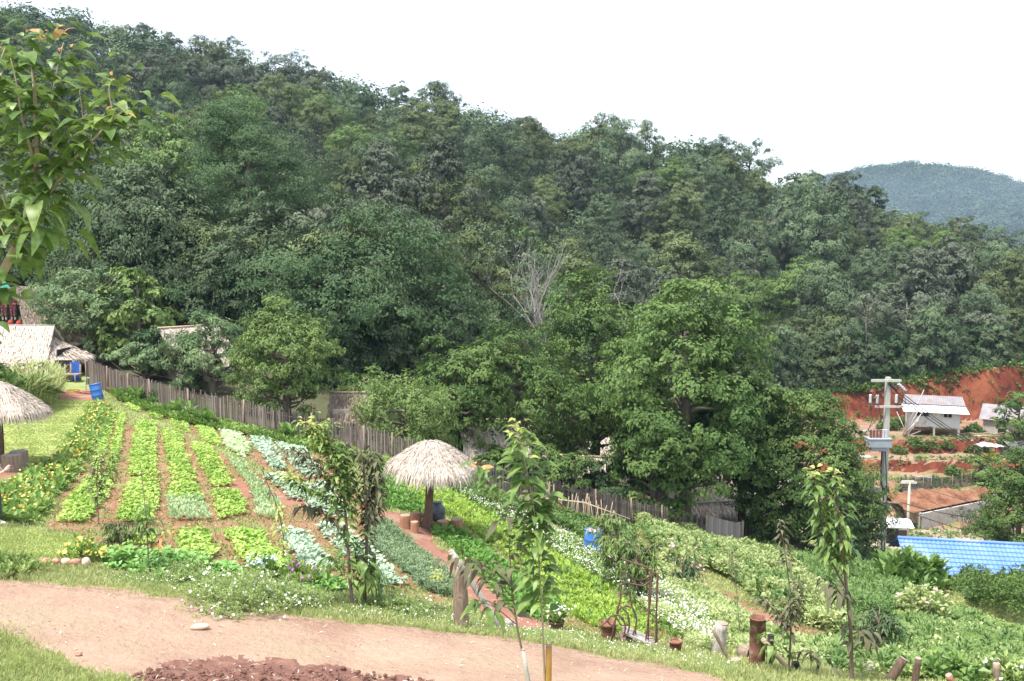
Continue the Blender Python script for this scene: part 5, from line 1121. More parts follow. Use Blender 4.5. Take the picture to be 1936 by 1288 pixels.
sapling('sapling', 8.3, [
  ([(1025,1410),(1000,1290),(978,1190),(968,1120),(963,1040),(962,980),(925,900)], .013, [(.55,.9,16,.15,.42,'sap_dark',.6),(.75,1,14,.16,.42,'sap_green',.5)]),
  ([(970,1130),(930,1090,-.1),(890,1060,-.1),(865,1055,-.1)], .007, [(.2,1,14,.16,.4,'sap_dark',.9)]),
  ([(975,1180),(940,1150,-.1),(905,1135,-.1)], .006, [(.4,1,8,.15,.42,'sap_green',.9)]),
  ([(963,1010),(990,960,.1),(1010,935,.1)], .005, [(.2,1,8,.14,.42,'sap_dark',.7)]),
  ([(940,945),(925,915,0),(905,885,0)], .005, [(.2,1,9,.15,.42,'sap_green',.5),(.8,1,3,.12,.4,'sap_rust',.4)]),
  ], 'dark-stemmed sapling with purplish leaves left of the stake', 3, dens=2.4)
sapling('sapling', dist(668, 1148), [
  ([(668,1148),(660,1080),(656,1000),(650,940),(640,880),(612,840),(583,800)], .035, [(.15,.5,26,.19,.5,'sap_green',.8),(.5,.97,150,.17,.42,'sap_green',.5),(.86,1,30,.16,.42,'sap_tip',.4)]),
  ([(655,985),(620,940,-.1),(580,925,-.1),(545,900,-.1)], .02, [(.2,1,56,.16,.4,'sap_green',.6),(.88,1,8,.18,.4,'sap_tip',.4)]),
  ([(650,960),(610,900,.2),(580,860,.2),(545,850,.2)], .016, [(.2,1,54,.17,.4,'sap_dark',.7)]),
  ([(655,1010),(600,960,.1),(570,960,.1)], .013, [(.3,1,22,.18,.4,'sap_dark',.9)]),
  ([(645,930),(650,880,.1),(625,830,.1),(612,800,.1)], .014, [(.1,1,46,.16,.42,'sap_green',.5),(.9,1,6,.18,.42,'sap_tip',.4)]),
  ([(657,1040),(690,1060,0),(700,1090,0)], .01, [(.2,1,12,.2,.5,'sap_green',.9)]),
  ([(660,1075),(630,1060,0),(610,1075,0)], .01, [(.2,1,8,.2,.5,'sap_green',.9)]),
  ], 'bushy sapling with yellow-green leaning top, left of the brown one', 4, dens=2.8, tw_=1.0)
sapling('sapling', dist(688, 1150) + .2, [
  ([(688,1150),(692,1080),(694,1000),(692,930),(682,850),(672,790),(668,735)], .04, [(.2,.72,90,.15,.42,'sap_dark',.8),(.86,1,26,.12,.4,'sap_dark',.6)]),
  ([(693,1010),(712,950,.1),(712,890,.1),(705,855,.1)], .02, [(.1,1,110,.17,.42,'sap_dark',.9)]),
  ([(693,960),(660,920,.1),(655,880,.1),(660,840,.1)], .015, [(.1,1,60,.16,.42,'sap_dark',.9)]),
  ([(690,1060),(705,1080,-.1),(705,1110,-.1)], .01, [(.1,1,16,.22,.5,'sap_green',1)]),
  ], 'brown-leaved sapling with bare pointed top behind the twin stems', 5, dens=2.4)
sapling('sapling', dist(283, 1088), [
  ([(283,1088),(279,1030),(277,980),(268,900),(264,868)], .016, [(.42,.62,26,.17,.4,'sap_green',1.0)]),
  ([(279,1050),(300,1025,0),(318,1000,0)], .007, [(.4,1,9,.15,.42,'sap_rust',.9),(.3,.9,6,.15,.42,'sap_dark',.9)]),
  ([(280,1015),(262,1000,0),(248,990,0)], .007, [(.3,1,10,.15,.42,'sap_dark',1)]),
  ], 'thin sapling with a few drooping green and reddish leaves before the garden', 6)
sapling('sapling', dist(538, 1068), [([(538,1068),(536,1010),(525,960),(500,900),(486,870)], .018, [(.15,.6,40,.16,.4,'sap_tip',.8),(.7,1,16,.15,.4,'sap_dark',1)])], 'slender sapling with yellow-green sprays left of the foreground cabbages', 7)
sapling('sapling', dist(175, 990), [([(186,968),(183,930),(185,880),(190,850)], .016, [(.35,1,60,.18,.35,'sap_dark',.7),(.3,.7,20,.18,.35,'sap_green',.7)]), ([(186,930),(215,880,0),(212,850,0)], .01, [(.3,1,46,.18,.35,'sap_green',.8)])], 'loose dark-leaved sapling growing among the upper left beds', 8)
sapling('sapling', dist(1612, 1290), [
  ([(1612,1295),(1608,1180),(1597,1080),(1590,1020),(1583,950),(1577,890)], .035, [(.55,.97,64,.2,.45,'sap_green',.7),(.9,1,9,.18,.42,'sap_tip',.4),(.2,.4,8,.18,.5,'sap_dark',.8)]),
  ([(1604,1120),(1580,1080,0),(1560,1020,0),(1548,950,0),(1540,890,0)], .02, [(.25,.97,70,.2,.45,'sap_green',.7),(.92,1,9,.18,.42,'sap_tip',.4)]),
  ([(1606,1140),(1585,1115,-.1),(1562,1100,-.1)], .012, [(.2,1,14,.2,.45,'sap_dark',1)]),
  ([(1608,1200),(1635,1190,-.1),(1648,1215,-.1)], .012, [(.3,1,9,.2,.5,'sap_dark',.8)]),
  ], 'sapling with two bright plumes standing before the power pole', 9, dens=2.3, tw_=.5)
sapling('sapling', dist(1490, 1275), [
  ([(1490,1275),(1496,1190),(1494,1120),(1484,1040),(1474,985)], .02, [(.3,.5,30,.16,.4,'sap_dark',.8),(.72,1,34,.13,.4,'sap_dark',.8)]),
  ([(1494,1190),(1460,1150,0),(1440,1130,0)], .009, [(.1,1,40,.13,.38,'sap_dark',.8)]),
  ([(1495,1180),(1506,1130,0),(1510,1095,0)], .009, [(.1,1,50,.13,.38,'sap_dark',.8)]),
  ([(1492,1240),(1460,1225,-.1),(1450,1205,-.1)], .01, [(.1,1,16,.2,.5,'sap_green',.9)]),
  ([(1494,1235),(1530,1230,-.1),(1560,1255,-.1)], .01, [(.3,1,8,.18,.5,'sap_dark',.8)]),
  ], 'wispy dark sapling with a drooping tip, right of the charred post', 10)
sapling('sapling', dist(1400, 1210), [([(1400,1235),(1396,1160),(1390,1090),(1383,1040)], .014, [(.72,1,26,.12,.4,'sap_dark',.9),(.2,.5,16,.14,.4,'sap_green',.9)])], 'thin single-stemmed sapling above the rusty pipe', 11)
sapling('sapling', dist(845, 1120), [([(705+115,1128),(822,1105),(826,1085)], .01, [(.1,1,46,.14,.45,'sap_tip',.5)])], 'small yellow-green shrub at the end of the rosemary hedge', 12)
def weeping(u, v, top, w, d, lab, seed, mt='near_bright', n=46, L=.2):
    r_ = np.random.default_rng(seed); x, z, ht = fit_h(u, v, top, d); e = empty('peach_tree', (x, d, z), lab, 'tree'); tk = MB(); lf = MB(); Wm = w*d/F
    tk.tube([(0,0,-.2),(.05,0,ht*.4),(-.05,0,ht*.7)], [.05,.04,.02], 7)
    for k in range(n):
        a = r_.uniform(0, 6.28); h0 = ht*r_.uniform(.1, .8); rr = Wm*.5*r_.uniform(.3, 1.0)*(1 - .45*h0/ht); p0 = np.array([0, 0, h0*.8]); p2 = np.array([math.cos(a)*rr, math.sin(a)*rr, min(ht, h0 + rr*.9*r_.uniform(.4, 1.2))])
        p3 = p2 + (math.cos(a)*.22, math.sin(a)*.22, -.12); q = smooth([p0, (p0+p2)/2 + (0,0,.05), p2, p3], 4); tk.tube(q, np.linspace(.018, .004, len(q)), 5)
        m_ = 26; f = r_.uniform(.3, 1, m_); i = f*(len(q)-1); p = np.stack([np.interp(i, range(len(q)), q[:, j]) for j in range(3)], 1)
        ax = r_.normal(0, .6, (m_, 3)) + (math.cos(a)*.5, math.sin(a)*.5, -.5); lf.leaves(p, ax, r_.normal(0, .4, (m_, 3)) + (0, 0, 1), L*r_.uniform(.7, 1.2, m_), L*.24, np.clip(r_.uniform(.0, .6, m_) + .4*(f > .8), 0, 1), 0, .1, .25)
    tk.build('trunk', M['sapbark'], e); lf.build('leaves', M[mt], e); return e
weeping(1165, 1110, 945, 110, dist(1165, 1110), 'bright green drooping peach tree hiding the right side of the upright barrel', 1)
weeping(1205, 1140, 1010, 90, dist(1205, 1140), 'darker drooping peach tree directly behind the iron arch', 2, 'near_leaf')
weeping(225, 1040, 985, 60, dist(215, 1042), 'small feathery peach bush at the left end of the front beds', 3, 'near_leaf', 24, .12)
weeping(1660, 1240, 1140, 80, dist(1660, 1240), 'dark drooping peach bush between the slanting logs and the plumed sapling', 4, 'near_dark', 34, .18)
weeping(1290, 1100, 1050, 60, dist(1290, 1110), 'small dark drooping bush below the pink cosmos', 5, 'near_dark', 24, .16)
# ---------------- the visitor at the left edge
def person():
    a = G(2, 994); o = np.array([rayd(-13, 994)[0]*a.y, a.y, h1(rayd(-13, 994)[0]*a.y, a.y)]); e = empty('person', o, 'person in a white top holding up a pink phone, cut by the left edge', 'person'); e.rotation_euler = (0, 0, R(0))
    b = MB(); K = 1.0
    sk = lambda pts_, rr, mt, nm: (lambda m: (m.tube(smooth(pts_, 4), np.interp(np.linspace(0, 1, (len(pts_)-1)*4+1), np.linspace(0, 1, len(rr)), rr), 14), m.build(nm, M[mt], e)))(MB())
    M['skin'] = surf('skin', (.60,.40,.32), (.64,.44,.36), 4, .55, 0); M['whiteshirt'] = surf('white_shirt', (.72,.73,.75), (.78,.78,.8), 4, .9, .1); M['trousers'] = surf('dark_trousers', (.05,.045,.06), (.08,.07,.09), 6, .9, .1); M['hair'] = surf('black_hair', (.015,.013,.012), (.03,.025,.02), 10, .5, .2, stretch=(4,4,1)); M['phone'] = surf('pink_phone', (.75,.45,.6), (.78,.5,.63), 3, .4, 0)
    # one continuous body grown with the skin modifier
    V = [(0,0,.93),(0,0,1.12),(0,0,1.32),(0,0,1.44),(.02,0,1.54),(-.09,0,.88),(-.10,.02,.50),(-.10,-.01,.10),(-.10,.0,.06),(.09,0,.88),(.12,.02,.50),(.13,-.01,.10),(.0,.15,1.38),(.16,.22,1.14),(.30,.20,1.28),(.0,-.15,1.38),(.17,-.18,1.14),(.33,-.02,1.22),(-.02,0,.05),(.25,0,.04)]
    V = [tuple(v) for v in V]; V[18] = (.02,-.01,.04)
    E = [(0,1),(1,2),(2,3),(3,4),(0,5),(5,6),(6,7),(7,18),(0,9),(9,10),(10,11),(11,19),(2,12),(12,13),(13,14),(2,15),(15,16),(16,17)]
    used = sorted({i for ed in E for i in ed}); mp = {k: i for i, k in enumerate(used)}
    rad = {0:(.15,.11),1:(.13,.10),2:(.15,.11),3:(.055,.055),4:(.05,.05),5:(.085,.085),6:(.06,.06),7:(.04,.04),18:(.03,.03),9:(.085,.085),10:(.06,.06),11:(.04,.04),19:(.03,.03),12:(.055,.055),13:(.04,.04),14:(.024,.024),15:(.055,.055),16:(.04,.04),17:(.024,.024)}
    me = bpy.data.meshes.new('body'); me.from_pydata([V[i] for i in used], [(mp[a_], mp[b_]) for a_, b_ in E], []); ob = bpy.data.objects.new('body', me); COL.objects.link(ob); ob.parent = e
    md = ob.modifiers.new('skin', 'SKIN'); me.skin_vertices.new() if not me.skin_vertices else None
    for i, k in enumerate(used): me.skin_vertices[0].data[i].radius = rad[k]; me.skin_vertices[0].data[i].use_root = (k == 0)
    ob.modifiers.new('sub', 'SUBSURF').levels = 2; ob.modifiers['sub'].render_levels = 2; me.materials.append(M['skin'])
    # head with face
    m = MB(); th = np.linspace(0, 2*math.pi, 21); hd = np.array([.05, 0, 1.64]); X = []
    for f in np.linspace(-1.5, 1.57, 12):
        row = []
        for t in th:
            x = .092*math.cos(f)*math.cos(t); y = .072*math.cos(f)*math.sin(t); z = .115*math.sin(f)
            if abs(t) < .2 or abs(t - 2*math.pi) < .2: x += .022*math.exp(-((z + .01)/.02)**2)
            row.append(hd + (x, y, z))
        X.append(row)
    m.grid(X)
    for s in (-1, 1): m.box(hd + (0, s*.075, 0), (.03, .014, .05))
    m.build('head', M['skin'], e)
    for s in (-1, 1): m = MB(); m.tube([hd + (.078, s*.03, .012), hd + (.088, s*.03, .012)], [.011, .006], 8); m.build('eye', M['hair'], e)
    m = MB(); m.box(hd + (.083, 0, -.05), (.008, .04, .01)); m.build('mouth', M['redcloth'], e)
    m = MB(); m.grid([[hd + (-.012 + .104*math.cos(f)*math.cos(t)*(.75 if math.cos(t) > .3 else 1), .083*math.cos(f)*math.sin(t), .125*math.sin(f) + .012) for t in th] for f in np.linspace(-1.1, 1.57, 9)][4:]); m.grid([[hd + (-.04 + .07*math.cos(t), .078*math.sin(t), z) for t in np.linspace(1.3, 5, 12)] for z in (.06, 0, -.08, -.2)]); m.build('hair', M['hair'], e)
    X = [[(x0 + rx*math.cos(t), ry*math.sin(t), z) for t in th] for z, rx, ry, x0 in ((.86,.125,.17,0),(.95,.12,.165,0),(1.1,.115,.15,0),(1.3,.125,.185,0),(1.40,.10,.19,0),(1.45,.06,.08,0))]; m = MB(); m.grid(X); m.build('shirt', M['whiteshirt'], e)
    for s in (-1, 1): m = MB(); m.tube(smooth([(0, s*.15, 1.39), (.07, s*.19, 1.27)], 3), [.07, .07, .068, .065], 12, cap=False); m.build('sleeve', M['whiteshirt'], e)
    for s, x0, x1 in ((-1, -.09, -.10), (1, .09, .12)): m = MB(); m.tube(smooth([(x0*.8, 0, .92), (x1, .02, .5), (x1 + .005, -.01, .12)], 4), np.linspace(.105, .06, 9), 14); m.build('trouser_leg', M['trousers'], e)
    for x_ in (-.04, .19):
        m = MB(); m.tube([(x_-.05, 0, .03), (x_+.03, 0, .04), (x_+.10, 0, .02)], [.04, .045, .03], 10); m.build('shoe', M['whiteshirt'], e)
    # hands: palm, four bent fingers and a thumb closing on the phone
    ph = np.array([.37, .09, 1.27]); m = MB(); m.box(ph, (.012, .13, .07)); m.build('phone', M['phone'], e)
    m = MB(); m.box(ph + (.008, .035, .012), (.008, .03, .03)); m.build('lens', M['dark'], e)
    for s, w in ((1, np.array([.30, .20, 1.28])), (-1, np.array([.33, -.02, 1.22]))):
        m = MB(); pc = (w + ph)/2 + (0, s*.02, 0); m.tube([w, pc, pc*.6 + ph*.4], [.024, .036, .03], 10)
        for k in range(4):
            b0 = pc + (.012, 0, .024 - k*.017); m.tube(smooth([b0, b0 + (.03, -s*.018, .004), b0 + (.035, -s*(.045 - .004*k), .0)], 3), np.linspace(.009, .007, 7), 7)
        m.tube(smooth([pc + (-.012, 0, .02), pc + (-.02, -s*.02, .035), ph + (-.012, s*.035, .02)], 3), np.linspace(.010, .008, 7), 7); m.build('hand', M['skin'], e)
person()
# ================================================================ VILLAGE ON THE RIGHT
M['concrete'] = surf('pale_concrete', (.45,.43,.40), (.36,.34,.31), 1.6, .85, .2, (.27,.25,.22), 1.1)
M['polecon'] = surf('pole_concrete', (.52,.50,.44), (.42,.40,.35), 3, .85, .15, stretch=(2,2,.4))
M['wallwhite'] = surf('whitewashed_wall', (.58,.57,.59), (.66,.65,.66), .8, .9, .1, (.40,.36,.34), .9)
M['tin'] = surf('grey_tin', (.20,.185,.20), (.30,.28,.30), .8, .6, .1, (.24,.19,.17), .9, spec=.4)
M['tinwhite'] = surf('white_tin', (.72,.73,.76), (.66,.67,.70), .6, .5, .05, spec=.4)
M['bluetile'] = surf('blue_roof_tile', (.11,.22,.60), (.17,.29,.66), .8, .5, .05, (.25,.34,.58), .7, spec=.4)
M['steelgrey'] = surf('painted_grey_steel', (.36,.38,.41), (.30,.32,.35), 2, .5, .05, spec=.5)
M['porcelain'] = surf('brown_porcelain', (.20,.07,.06), (.25,.09,.07), 5, .25, 0, spec=.6)
M['porcelainw'] = surf('pale_porcelain', (.55,.57,.60), (.62,.63,.66), 5, .25, 0, spec=.6)
M['wire'] = surf('black_cable', (.03,.03,.03), (.05,.05,.05), 5, .6, 0)
M['glassdark'] = surf('dark_window_glass', (.03,.04,.045), (.05,.065,.07), 1, .15, 0, spec=.6)
def ribbed(m, A, B, C_, D_, n, amp=.03, rows=1, th=.02, tint=.5):
    """ribbed sheet: A,B upper corners, C_,D_ lower corners"""
    A, B, C_, D_ = map(lambda q: np.array(q, float), (A, B, C_, D_)); nn = np.cross(B - A, C_ - A); nn /= np.linalg.norm(nn); nn *= np.sign(nn[2] + 1e-9)
    S_ = np.linspace(0, 1, n*4 + 1); T_ = []
    for r in range(rows): T_ += [r/rows, (r + .98)/rows]
    X = [[(A*(1-s) + B*s)*(1-t) + (C_*(1-s) + D_*s)*t + nn*(amp*(.5 + .5*math.cos(s*n*2*math.pi)) + (((t*rows) % 1) * amp*1.1 if rows > 1 else 0)) for t in T_] for s in S_]
    m.grid(X, tint, smooth=False); m.grid([[q - nn*th for q in r] for r in X], tint, smooth=False)
# power pole
def power_pole():
    d = 54.; x = rayd(1672, 900)[0]*d; gz = h1(x, d); o = np.array([x, d, gz]); e = empty('power_pole', o, 'tall pale concrete power pole with transformer box', 'power pole'); Lp = lambda u, v, dd=0: np.array(P(u, v, d + dd)) - o
    top = Lp(1672, 713)[2]; m = MB(); m.tube([(0,0,-.5),(0,0,top*.5),(0,0,top)], [.24,.20,.16], 4, smooth=False); q = m.build('shaft', M['polecon'], e); q.rotation_euler = (0, 0, R(45 + 12))
    m = MB(); a, b = Lp(1645, 718), Lp(1701, 720); m.box((a+b)/2 + (0, -.2, 0), (b[0]-a[0], .12, .14), tint=.5); m.build('crossarm', M['polecon'], e)
    m = MB(); a, b = Lp(1652, 768), Lp(1706, 768); m.box((a+b)/2 + (0, -.2, 0), (b[0]-a[0], .10, .12)); m.build('crossarm', M['polecon'], e)
    m = MB(); a, b = Lp(1640, 944), Lp(1702, 950); m.tube([a + (0,-.3,0), b + (0,-.3,0)], .05, 6); m.build('crossarm', M['wood'], e)
    for u, v in ((1643, 752), (1656, 753), (1692, 752)):
        c = Lp(u, v) + (0, -.2, 0); m = MB(); n = 12; zz = np.linspace(-.28, .22, n); m.tube([(c[0], c[1], c[2] + z) for z in zz], [.06 if i % 2 else .09 for i in range(n)], 10); m.build('insulator', M['porcelainw'], e)
    for u, v, dx_ in ((1684, 728, 1), (1701, 729, 1)):
        a = Lp(u - 5, v - 4) + (0, -.2, 0); b = Lp(u + 8, v + 9) + (0, -.2, 0); m = MB(); n = 9; m.tube([a + (b-a)*t for t in np.linspace(0, 1, n)], [.04 if i % 2 else .11 for i in range(n)], 10); m.build('strain_insulator', M['wire'] if u < 1690 else M['porcelainw'], e)
    bx = MB(); a, b = Lp(1634, 826), Lp(1675, 848); bx.box(((a[0]+b[0])/2, -.45, (a[2]+b[2])/2 + .1), (b[0]-a[0], .7, .45)); t_ = bx.build('transformer', M['steelgrey'], e)
    m = MB(); m.box(((a[0]+b[0])/2, -.45, (a[2]+b[2])/2 - .24), ((b[0]-a[0])*.72, .55, .22)); m.build('tank', M['steelgrey'], t_)
    m = MB(); m.box(((a[0]+b[0])/2, -.45, (a[2]+b[2])/2 + .35), ((b[0]-a[0])*1.04, .76, .05)); m.build('lid', M['steelgrey'], t_)
    for i, u in enumerate((1641, 1647, 1653, 1659, 1664, 1669)):
        c = Lp(u, 818) + (0, -.45, 0); m = MB(); n = 11; m.tube([(c[0], c[1], c[2] + z) for z in np.linspace(-.24, .26, n)], [.045 if k % 2 else .085 for k in range(n)], 9); m.build('bushing', M['porcelain'] if i < 4 else M['porcelainw'], t_)
    m = MB(); m.tube(smooth([Lp(1664, 848) + (0,-.3,0), Lp(1661, 900) + (0,-.28,0), Lp(1667, 935) + (0,-.3,0), Lp(1662, 990) + (0,-.3,0), Lp(1663, 1040) + (0,-.3,0)]), .045, 6); m.build('cable', M['wire'], e)
    m = MB(); m.tube(smooth([Lp(1670, 848) + (0,-.3,0), Lp(1673, 940) + (0,-.34,0), Lp(1668, 1040) + (0,-.3,0)]), .03, 6); m.build('cable', M['wire'], e)
    for pts_ in ([(1645,760),(1640,775),(1646,790),(1637,812),(1641,815)], [(1656,760),(1662,790),(1655,800),(1653,812)], [(1668,740),(1655,742),(1650,760)], [(1700,735),(1709,760),(1690,775)], [(1655,790),(1645,800),(1620,830)]):
        m = MB(); m.tube(smooth([Lp(*q) + (0, -.35, 0) for q in pts_]), .018, 5); m.build('jumper_wire', M['wire'], e)
    # overhead lines
    for (ua, va, ub, vb, sag) in ((1706,745,2150,955,1.3), (1690,738,2150,965,1.3), (1683,740,2150,975,1.2), (1700,948,2100,930,1.5), (1675,950,2100,1030,1.0)):
        a = Lp(ua, va) + (0, -.2, 0); b = np.array(P(ub, vb, 72)) - o; t = np.linspace(0, 1, 24); q = a + (b-a)*t[:, None]; q[:, 2] -= sag*4*t*(1-t); m = MB(); m.tube(q, .024, 5); m.build('overhead_line', M['wire'], e)
power_pole()
def small_pole():
    d = 76.; x = rayd(1716, 1000)[0]*d; gz = h1(x, d); o = np.array([x, d, gz]); e = empty('street_pole', o, 'small thin concrete pole with a crosspiece before the grey wall', 'pole'); Lp = lambda u, v: np.array(P(u, v, d)) - o
    m = MB(); m.tube([(0,0,-.3),(0,0,Lp(1716,912)[2])], [.13,.10], 6); m.build('shaft', M['polecon'], e); m = MB(); c = Lp(1718, 913); m.box(c, (1.3, .16, .14)); m.box(c + (.1, .4, .05), (1.0, .14, .1)); m.build('crosspiece', M['polecon'], e)
    for ub, vb in ((1800, 960), (2100, 1000)): a = Lp(1722, 915); b = np.array(P(ub, vb, 80)) - o; t = np.linspace(0, 1, 16); q = a + (b-a)*t[:, None]; q[:, 2] -= .5*4*t*(1-t); m = MB(); m.tube(q, .02, 4); m.build('line', M['wire'], e)
small_pole()
# white house on posts
def white_house():
    d = 104.; o = np.array([rayd(1766, 806)[0]*d, d, h1(rayd(1766, 830)[0]*d, d)]); e = empty('white_house', o, 'white-walled house on concrete posts against the red bank', 'house'); e.rotation_euler = (0, 0, -.33); Lp = lambda u, v, dd=0: (np.array(P(u, v, d + dd)) - o) * (.92, 1, 1)
    L, Rr = Lp(1716, 806)[0], Lp(1814, 806)[0]; zb, zt_ = Lp(1766, 806)[2], Lp(1766, 778)[2]; Dp = 4.2
    def wl(nm, c, dm, mt='wallwhite'): m = MB(); m.box(c, dm); m.build(nm, M[mt], e)
    # front wall with two window openings
    w1 = (Lp(1733,790)[0], Lp(1756,790)[0]); w2 = (Lp(1784,790)[0], Lp(1799,790)[0]); wz0, wz1 = Lp(0, 788)[2], zt_ - .06
    for x0, x1, z0, z1 in ((L, w1[0], zb, zt_), (w1[1], w2[0], zb, zt_), (w2[1], Rr, zb, zt_), (w1[0], w1[1], zb, wz0), (w2[0], w2[1], zb, wz0), (w1[0], w1[1], wz1, zt_), (w2[0], w2[1], wz1, zt_)): wl('wall', ((x0+x1)/2, 0, (z0+z1)/2), (x1-x0-.004, .14, z1-z0-.004))
    for c, dm in (((L+.05, Dp/2, (zb+zt_)/2), (.12, Dp-.2, zt_-zb)), ((Rr-.05, Dp/2, (zb+zt_)/2), (.12, Dp-.2, zt_-zb)), (((L+Rr)/2, Dp, (zb+zt_)/2), (Rr-L, .12, zt_-zb)), (((L+Rr)/2, Dp/2, zb - .06), (Rr-L, Dp, .1))): wl('wall', c, dm)
    for w in (w1, w2):
        m = MB(); m.box(((w[0]+w[1])/2, .06, (wz0+wz1)/2), (w[1]-w[0], .03, wz1-wz0)); p_ = m.build('window', M['dark'], e); m = MB(); m.box(((w[0]+w[1])/2, .0, (wz0+wz1)/2), (.06, .06, wz1-wz0)); m.box(((w[0]+w[1])/2, -.08, wz0 - .03), (w[1]-w[0]+.2, .1, .05)); m.build('frame', M['wallwhite'], p_)
    for u in (1718, 1767, 1813):
        for y_ in (.05, Dp-.1): x_ = Lp(u, 790)[0]; gz = h1(o[0]+x_, o[1]+y_) - o[2]; m = MB(); m.box((x_, y_, (gz-.3+zb-.11)/2), (.2, .2, zb-.11-gz+.3)); m.build('post', M['concrete'], e)
    x0, x1 = Lp(1706,790)[0], Lp(1829,790)[0]; zr = Lp(0, 748, 2.2)[2]; zm = zt_ + .62; ze = zt_ - .08
    m = MB(); ribbed(m, (x0+.2, 2.2, zr), (x1-.4, 2.2, zr), (x0, .6, zm), (x1-.2, .6, zm), 26, .05); m.build('roof', M['tin'], e)
    m = MB(); ribbed(m, (x0-.1, .75, zm-.06), (x1-.2, .75, zm-.06), (x0, -.75, ze), (x1+.1, -.75, ze), 20, .03); m.build('roof', M['tinwhite'], e)
    m = MB(); ribbed(m, (x0+.2, 2.2, zr), (x1-.4, 2.2, zr), (x0, Dp+.5, ze+.3), (x1, Dp+.5, ze+.3), 26, .05); m.build('roof', M['tin'], e)
    for s in (L+.05, Rr-.05): m = MB(); b_ = m.addv([(s, .06, zt_), (s, Dp, zt_), (s, 2.2, zr-.1), (s+.08, .06, zt_), (s+.08, Dp, zt_), (s+.08, 2.2, zr-.1)]); m.addf([(b_,b_+1,b_+2),(b_+3,b_+5,b_+4)]); m.addf([(b_,b_+3,b_+4,b_+1),(b_+1,b_+4,b_+5,b_+2),(b_+2,b_+5,b_+3,b_)]); m.build('gable', M['wallwhite'], e)
white_house()
def planks(name, u, v, d, lab, n, Lr, seed, mat='woodgrey', spread=(1, .5), up=.2, cat='timber', lift=0.0):
    r_ = np.random.default_rng(seed); a = at(u, v, d); m = MB()
    for k in range(n):
        L = r_.uniform(*Lr); az = r_.uniform(-.5, .5) + (math.pi/2 if r_.uniform() < .2 else 0); q = np.array([r_.uniform(-1, 1)*spread[0], r_.uniform(-1, 1)*spread[1], .05 + r_.uniform(0, up)]); dv = np.array([math.cos(az), math.sin(az), r_.uniform(-.08, .25 if lift else .08) + lift*r_.uniform(.2, 1)])
        m.tube([q - dv*L/2*(0 if lift else 1), q + dv*L/2*(2 if lift else 1)], r_.uniform(.03, .06), 5)
    o = m.build(name, M[mat], loc=a); return tag(o, lab, cat)
planks('timber_pile', 1712, 822, 103, 'leaning boards and poles at the left end of the white house', 9, (1.2, 2.2), 1, spread=(.3, .3), lift=2.5)
planks('timber_pile', 1760, 826, 105.5, 'loose boards stored under the white house', 12, (1.5, 3.5), 2, 'wood', (2.2, .8), .9)
planks('timber_pile', 1850, 818, 104, 'long poles lying on the earth right of the white house', 10, (3, 5), 3, 'bamboo', (1.5, 1), .3)
planks('timber_pile', 1635, 838, 103, 'rail of rough poles on the terrace left of the power pole', 10, (2, 3.5), 4, 'woodgrey', (1.6, .3), .8)
planks('timber_pile', 1615, 940, 82, 'scattered grey timber behind the dense round tree', 24, (1, 2.8), 5, 'woodgrey', (1.4, 1.2), .6)
planks('timber_pile', 1600, 895, 92, 'stacked grey poles beside the lower red bank', 12, (2, 3.5), 6, 'woodgrey', (1.2, .6), .6)
planks('timber_pile', 1760, 920, 93, 'pale logs lying in front of the black net', 4, (2, 3), 7, 'concrete', (1.2, .3), .3)
def shack(name, u, v, d, Lx, Dy, eave, ridge, lab, rz, roofm, wallm, n=14, cat='house'):
    a = at(u, v, d); e = empty(name, a, lab, cat, None, rz); X, Y = Lx/2, Dy/2
    for c, dm in (((0, -Y, eave/2-.19), (Lx, .1, eave+.22)), ((0, Y, eave/2-.19), (Lx, .1, eave+.22)), ((-X+.06, 0, eave/2-.19), (.1, Dy-.12, eave+.22)), ((X-.06, 0, eave/2-.19), (.1, Dy-.12, eave+.22))): m = MB(); m.box(c, dm); m.build('wall', M[wallm], e)
    m = MB(); m.box((-X*.3, -Y-.06, eave*.42), (.8, .04, eave*.84)); m.build('door', M['dark'], e); m = MB(); m.box((X*.45, -Y-.06, eave*.6), (.8, .04, .6)); m.build('window', M['glassdark'], e)
    zo = eave - .45*(ridge-eave)/Y
    for s in (-1, 1): m = MB(); ribbed(m, (-X-.4, 0, ridge), (X+.4, 0, ridge), (-X-.4, s*(Y+.45), zo), (X+.4, s*(Y+.45), zo), n, .04); m.build('roof', M[roofm], e)
    for s in (-1, 1): m = MB(); q = s*(X-.12); b_ = m.addv([(q, -Y, eave), (q, Y, eave), (q, 0, ridge-.08), (q+.06, -Y, eave), (q+.06, Y, eave), (q+.06, 0, ridge-.08)]); m.addf([(b_,b_+1,b_+2),(b_+3,b_+5,b_+4)]); m.addf([(b_,b_+3,b_+4,b_+1),(b_+1,b_+4,b_+5,b_+2),(b_+2,b_+5,b_+3,b_)]); m.build('gable', M[wallm], e)
    return e
shack('grey_shack', 1915, 805, 106, 5.5, 4, 1.9, 3.1, 'grey wooden house with dull tin roof at the right edge', R(-35), 'tin', 'woodgrey')
shack('tin_shed', 1930, 858, 99, 3.0, 2.5, 1.3, 1.7, 'low grey corrugated shed at the right edge', 0, 'tin', 'tin', 10, 'shed')
shack('white_shed', 1688, 1010, 66, 1.5, 1.6, 1.6, 1.75, 'small white-panelled shed directly behind the power pole', R(-10), 'tinwhite', 'tinwhite', 5, 'shed')
shack('tin_house', 1195, 880, 74, 6, 5, 2.0, 3.2, 'tin roofed house glimpsed through the biggest village tree', R(15), 'tinwhite', 'wallwhite')
shack('tin_house', 1440, 905, 72, 7, 5, 2.2, 3.4, 'white tin roofed house glimpsed left of the dense round tree', R(-10), 'tinwhite', 'wallwhite')
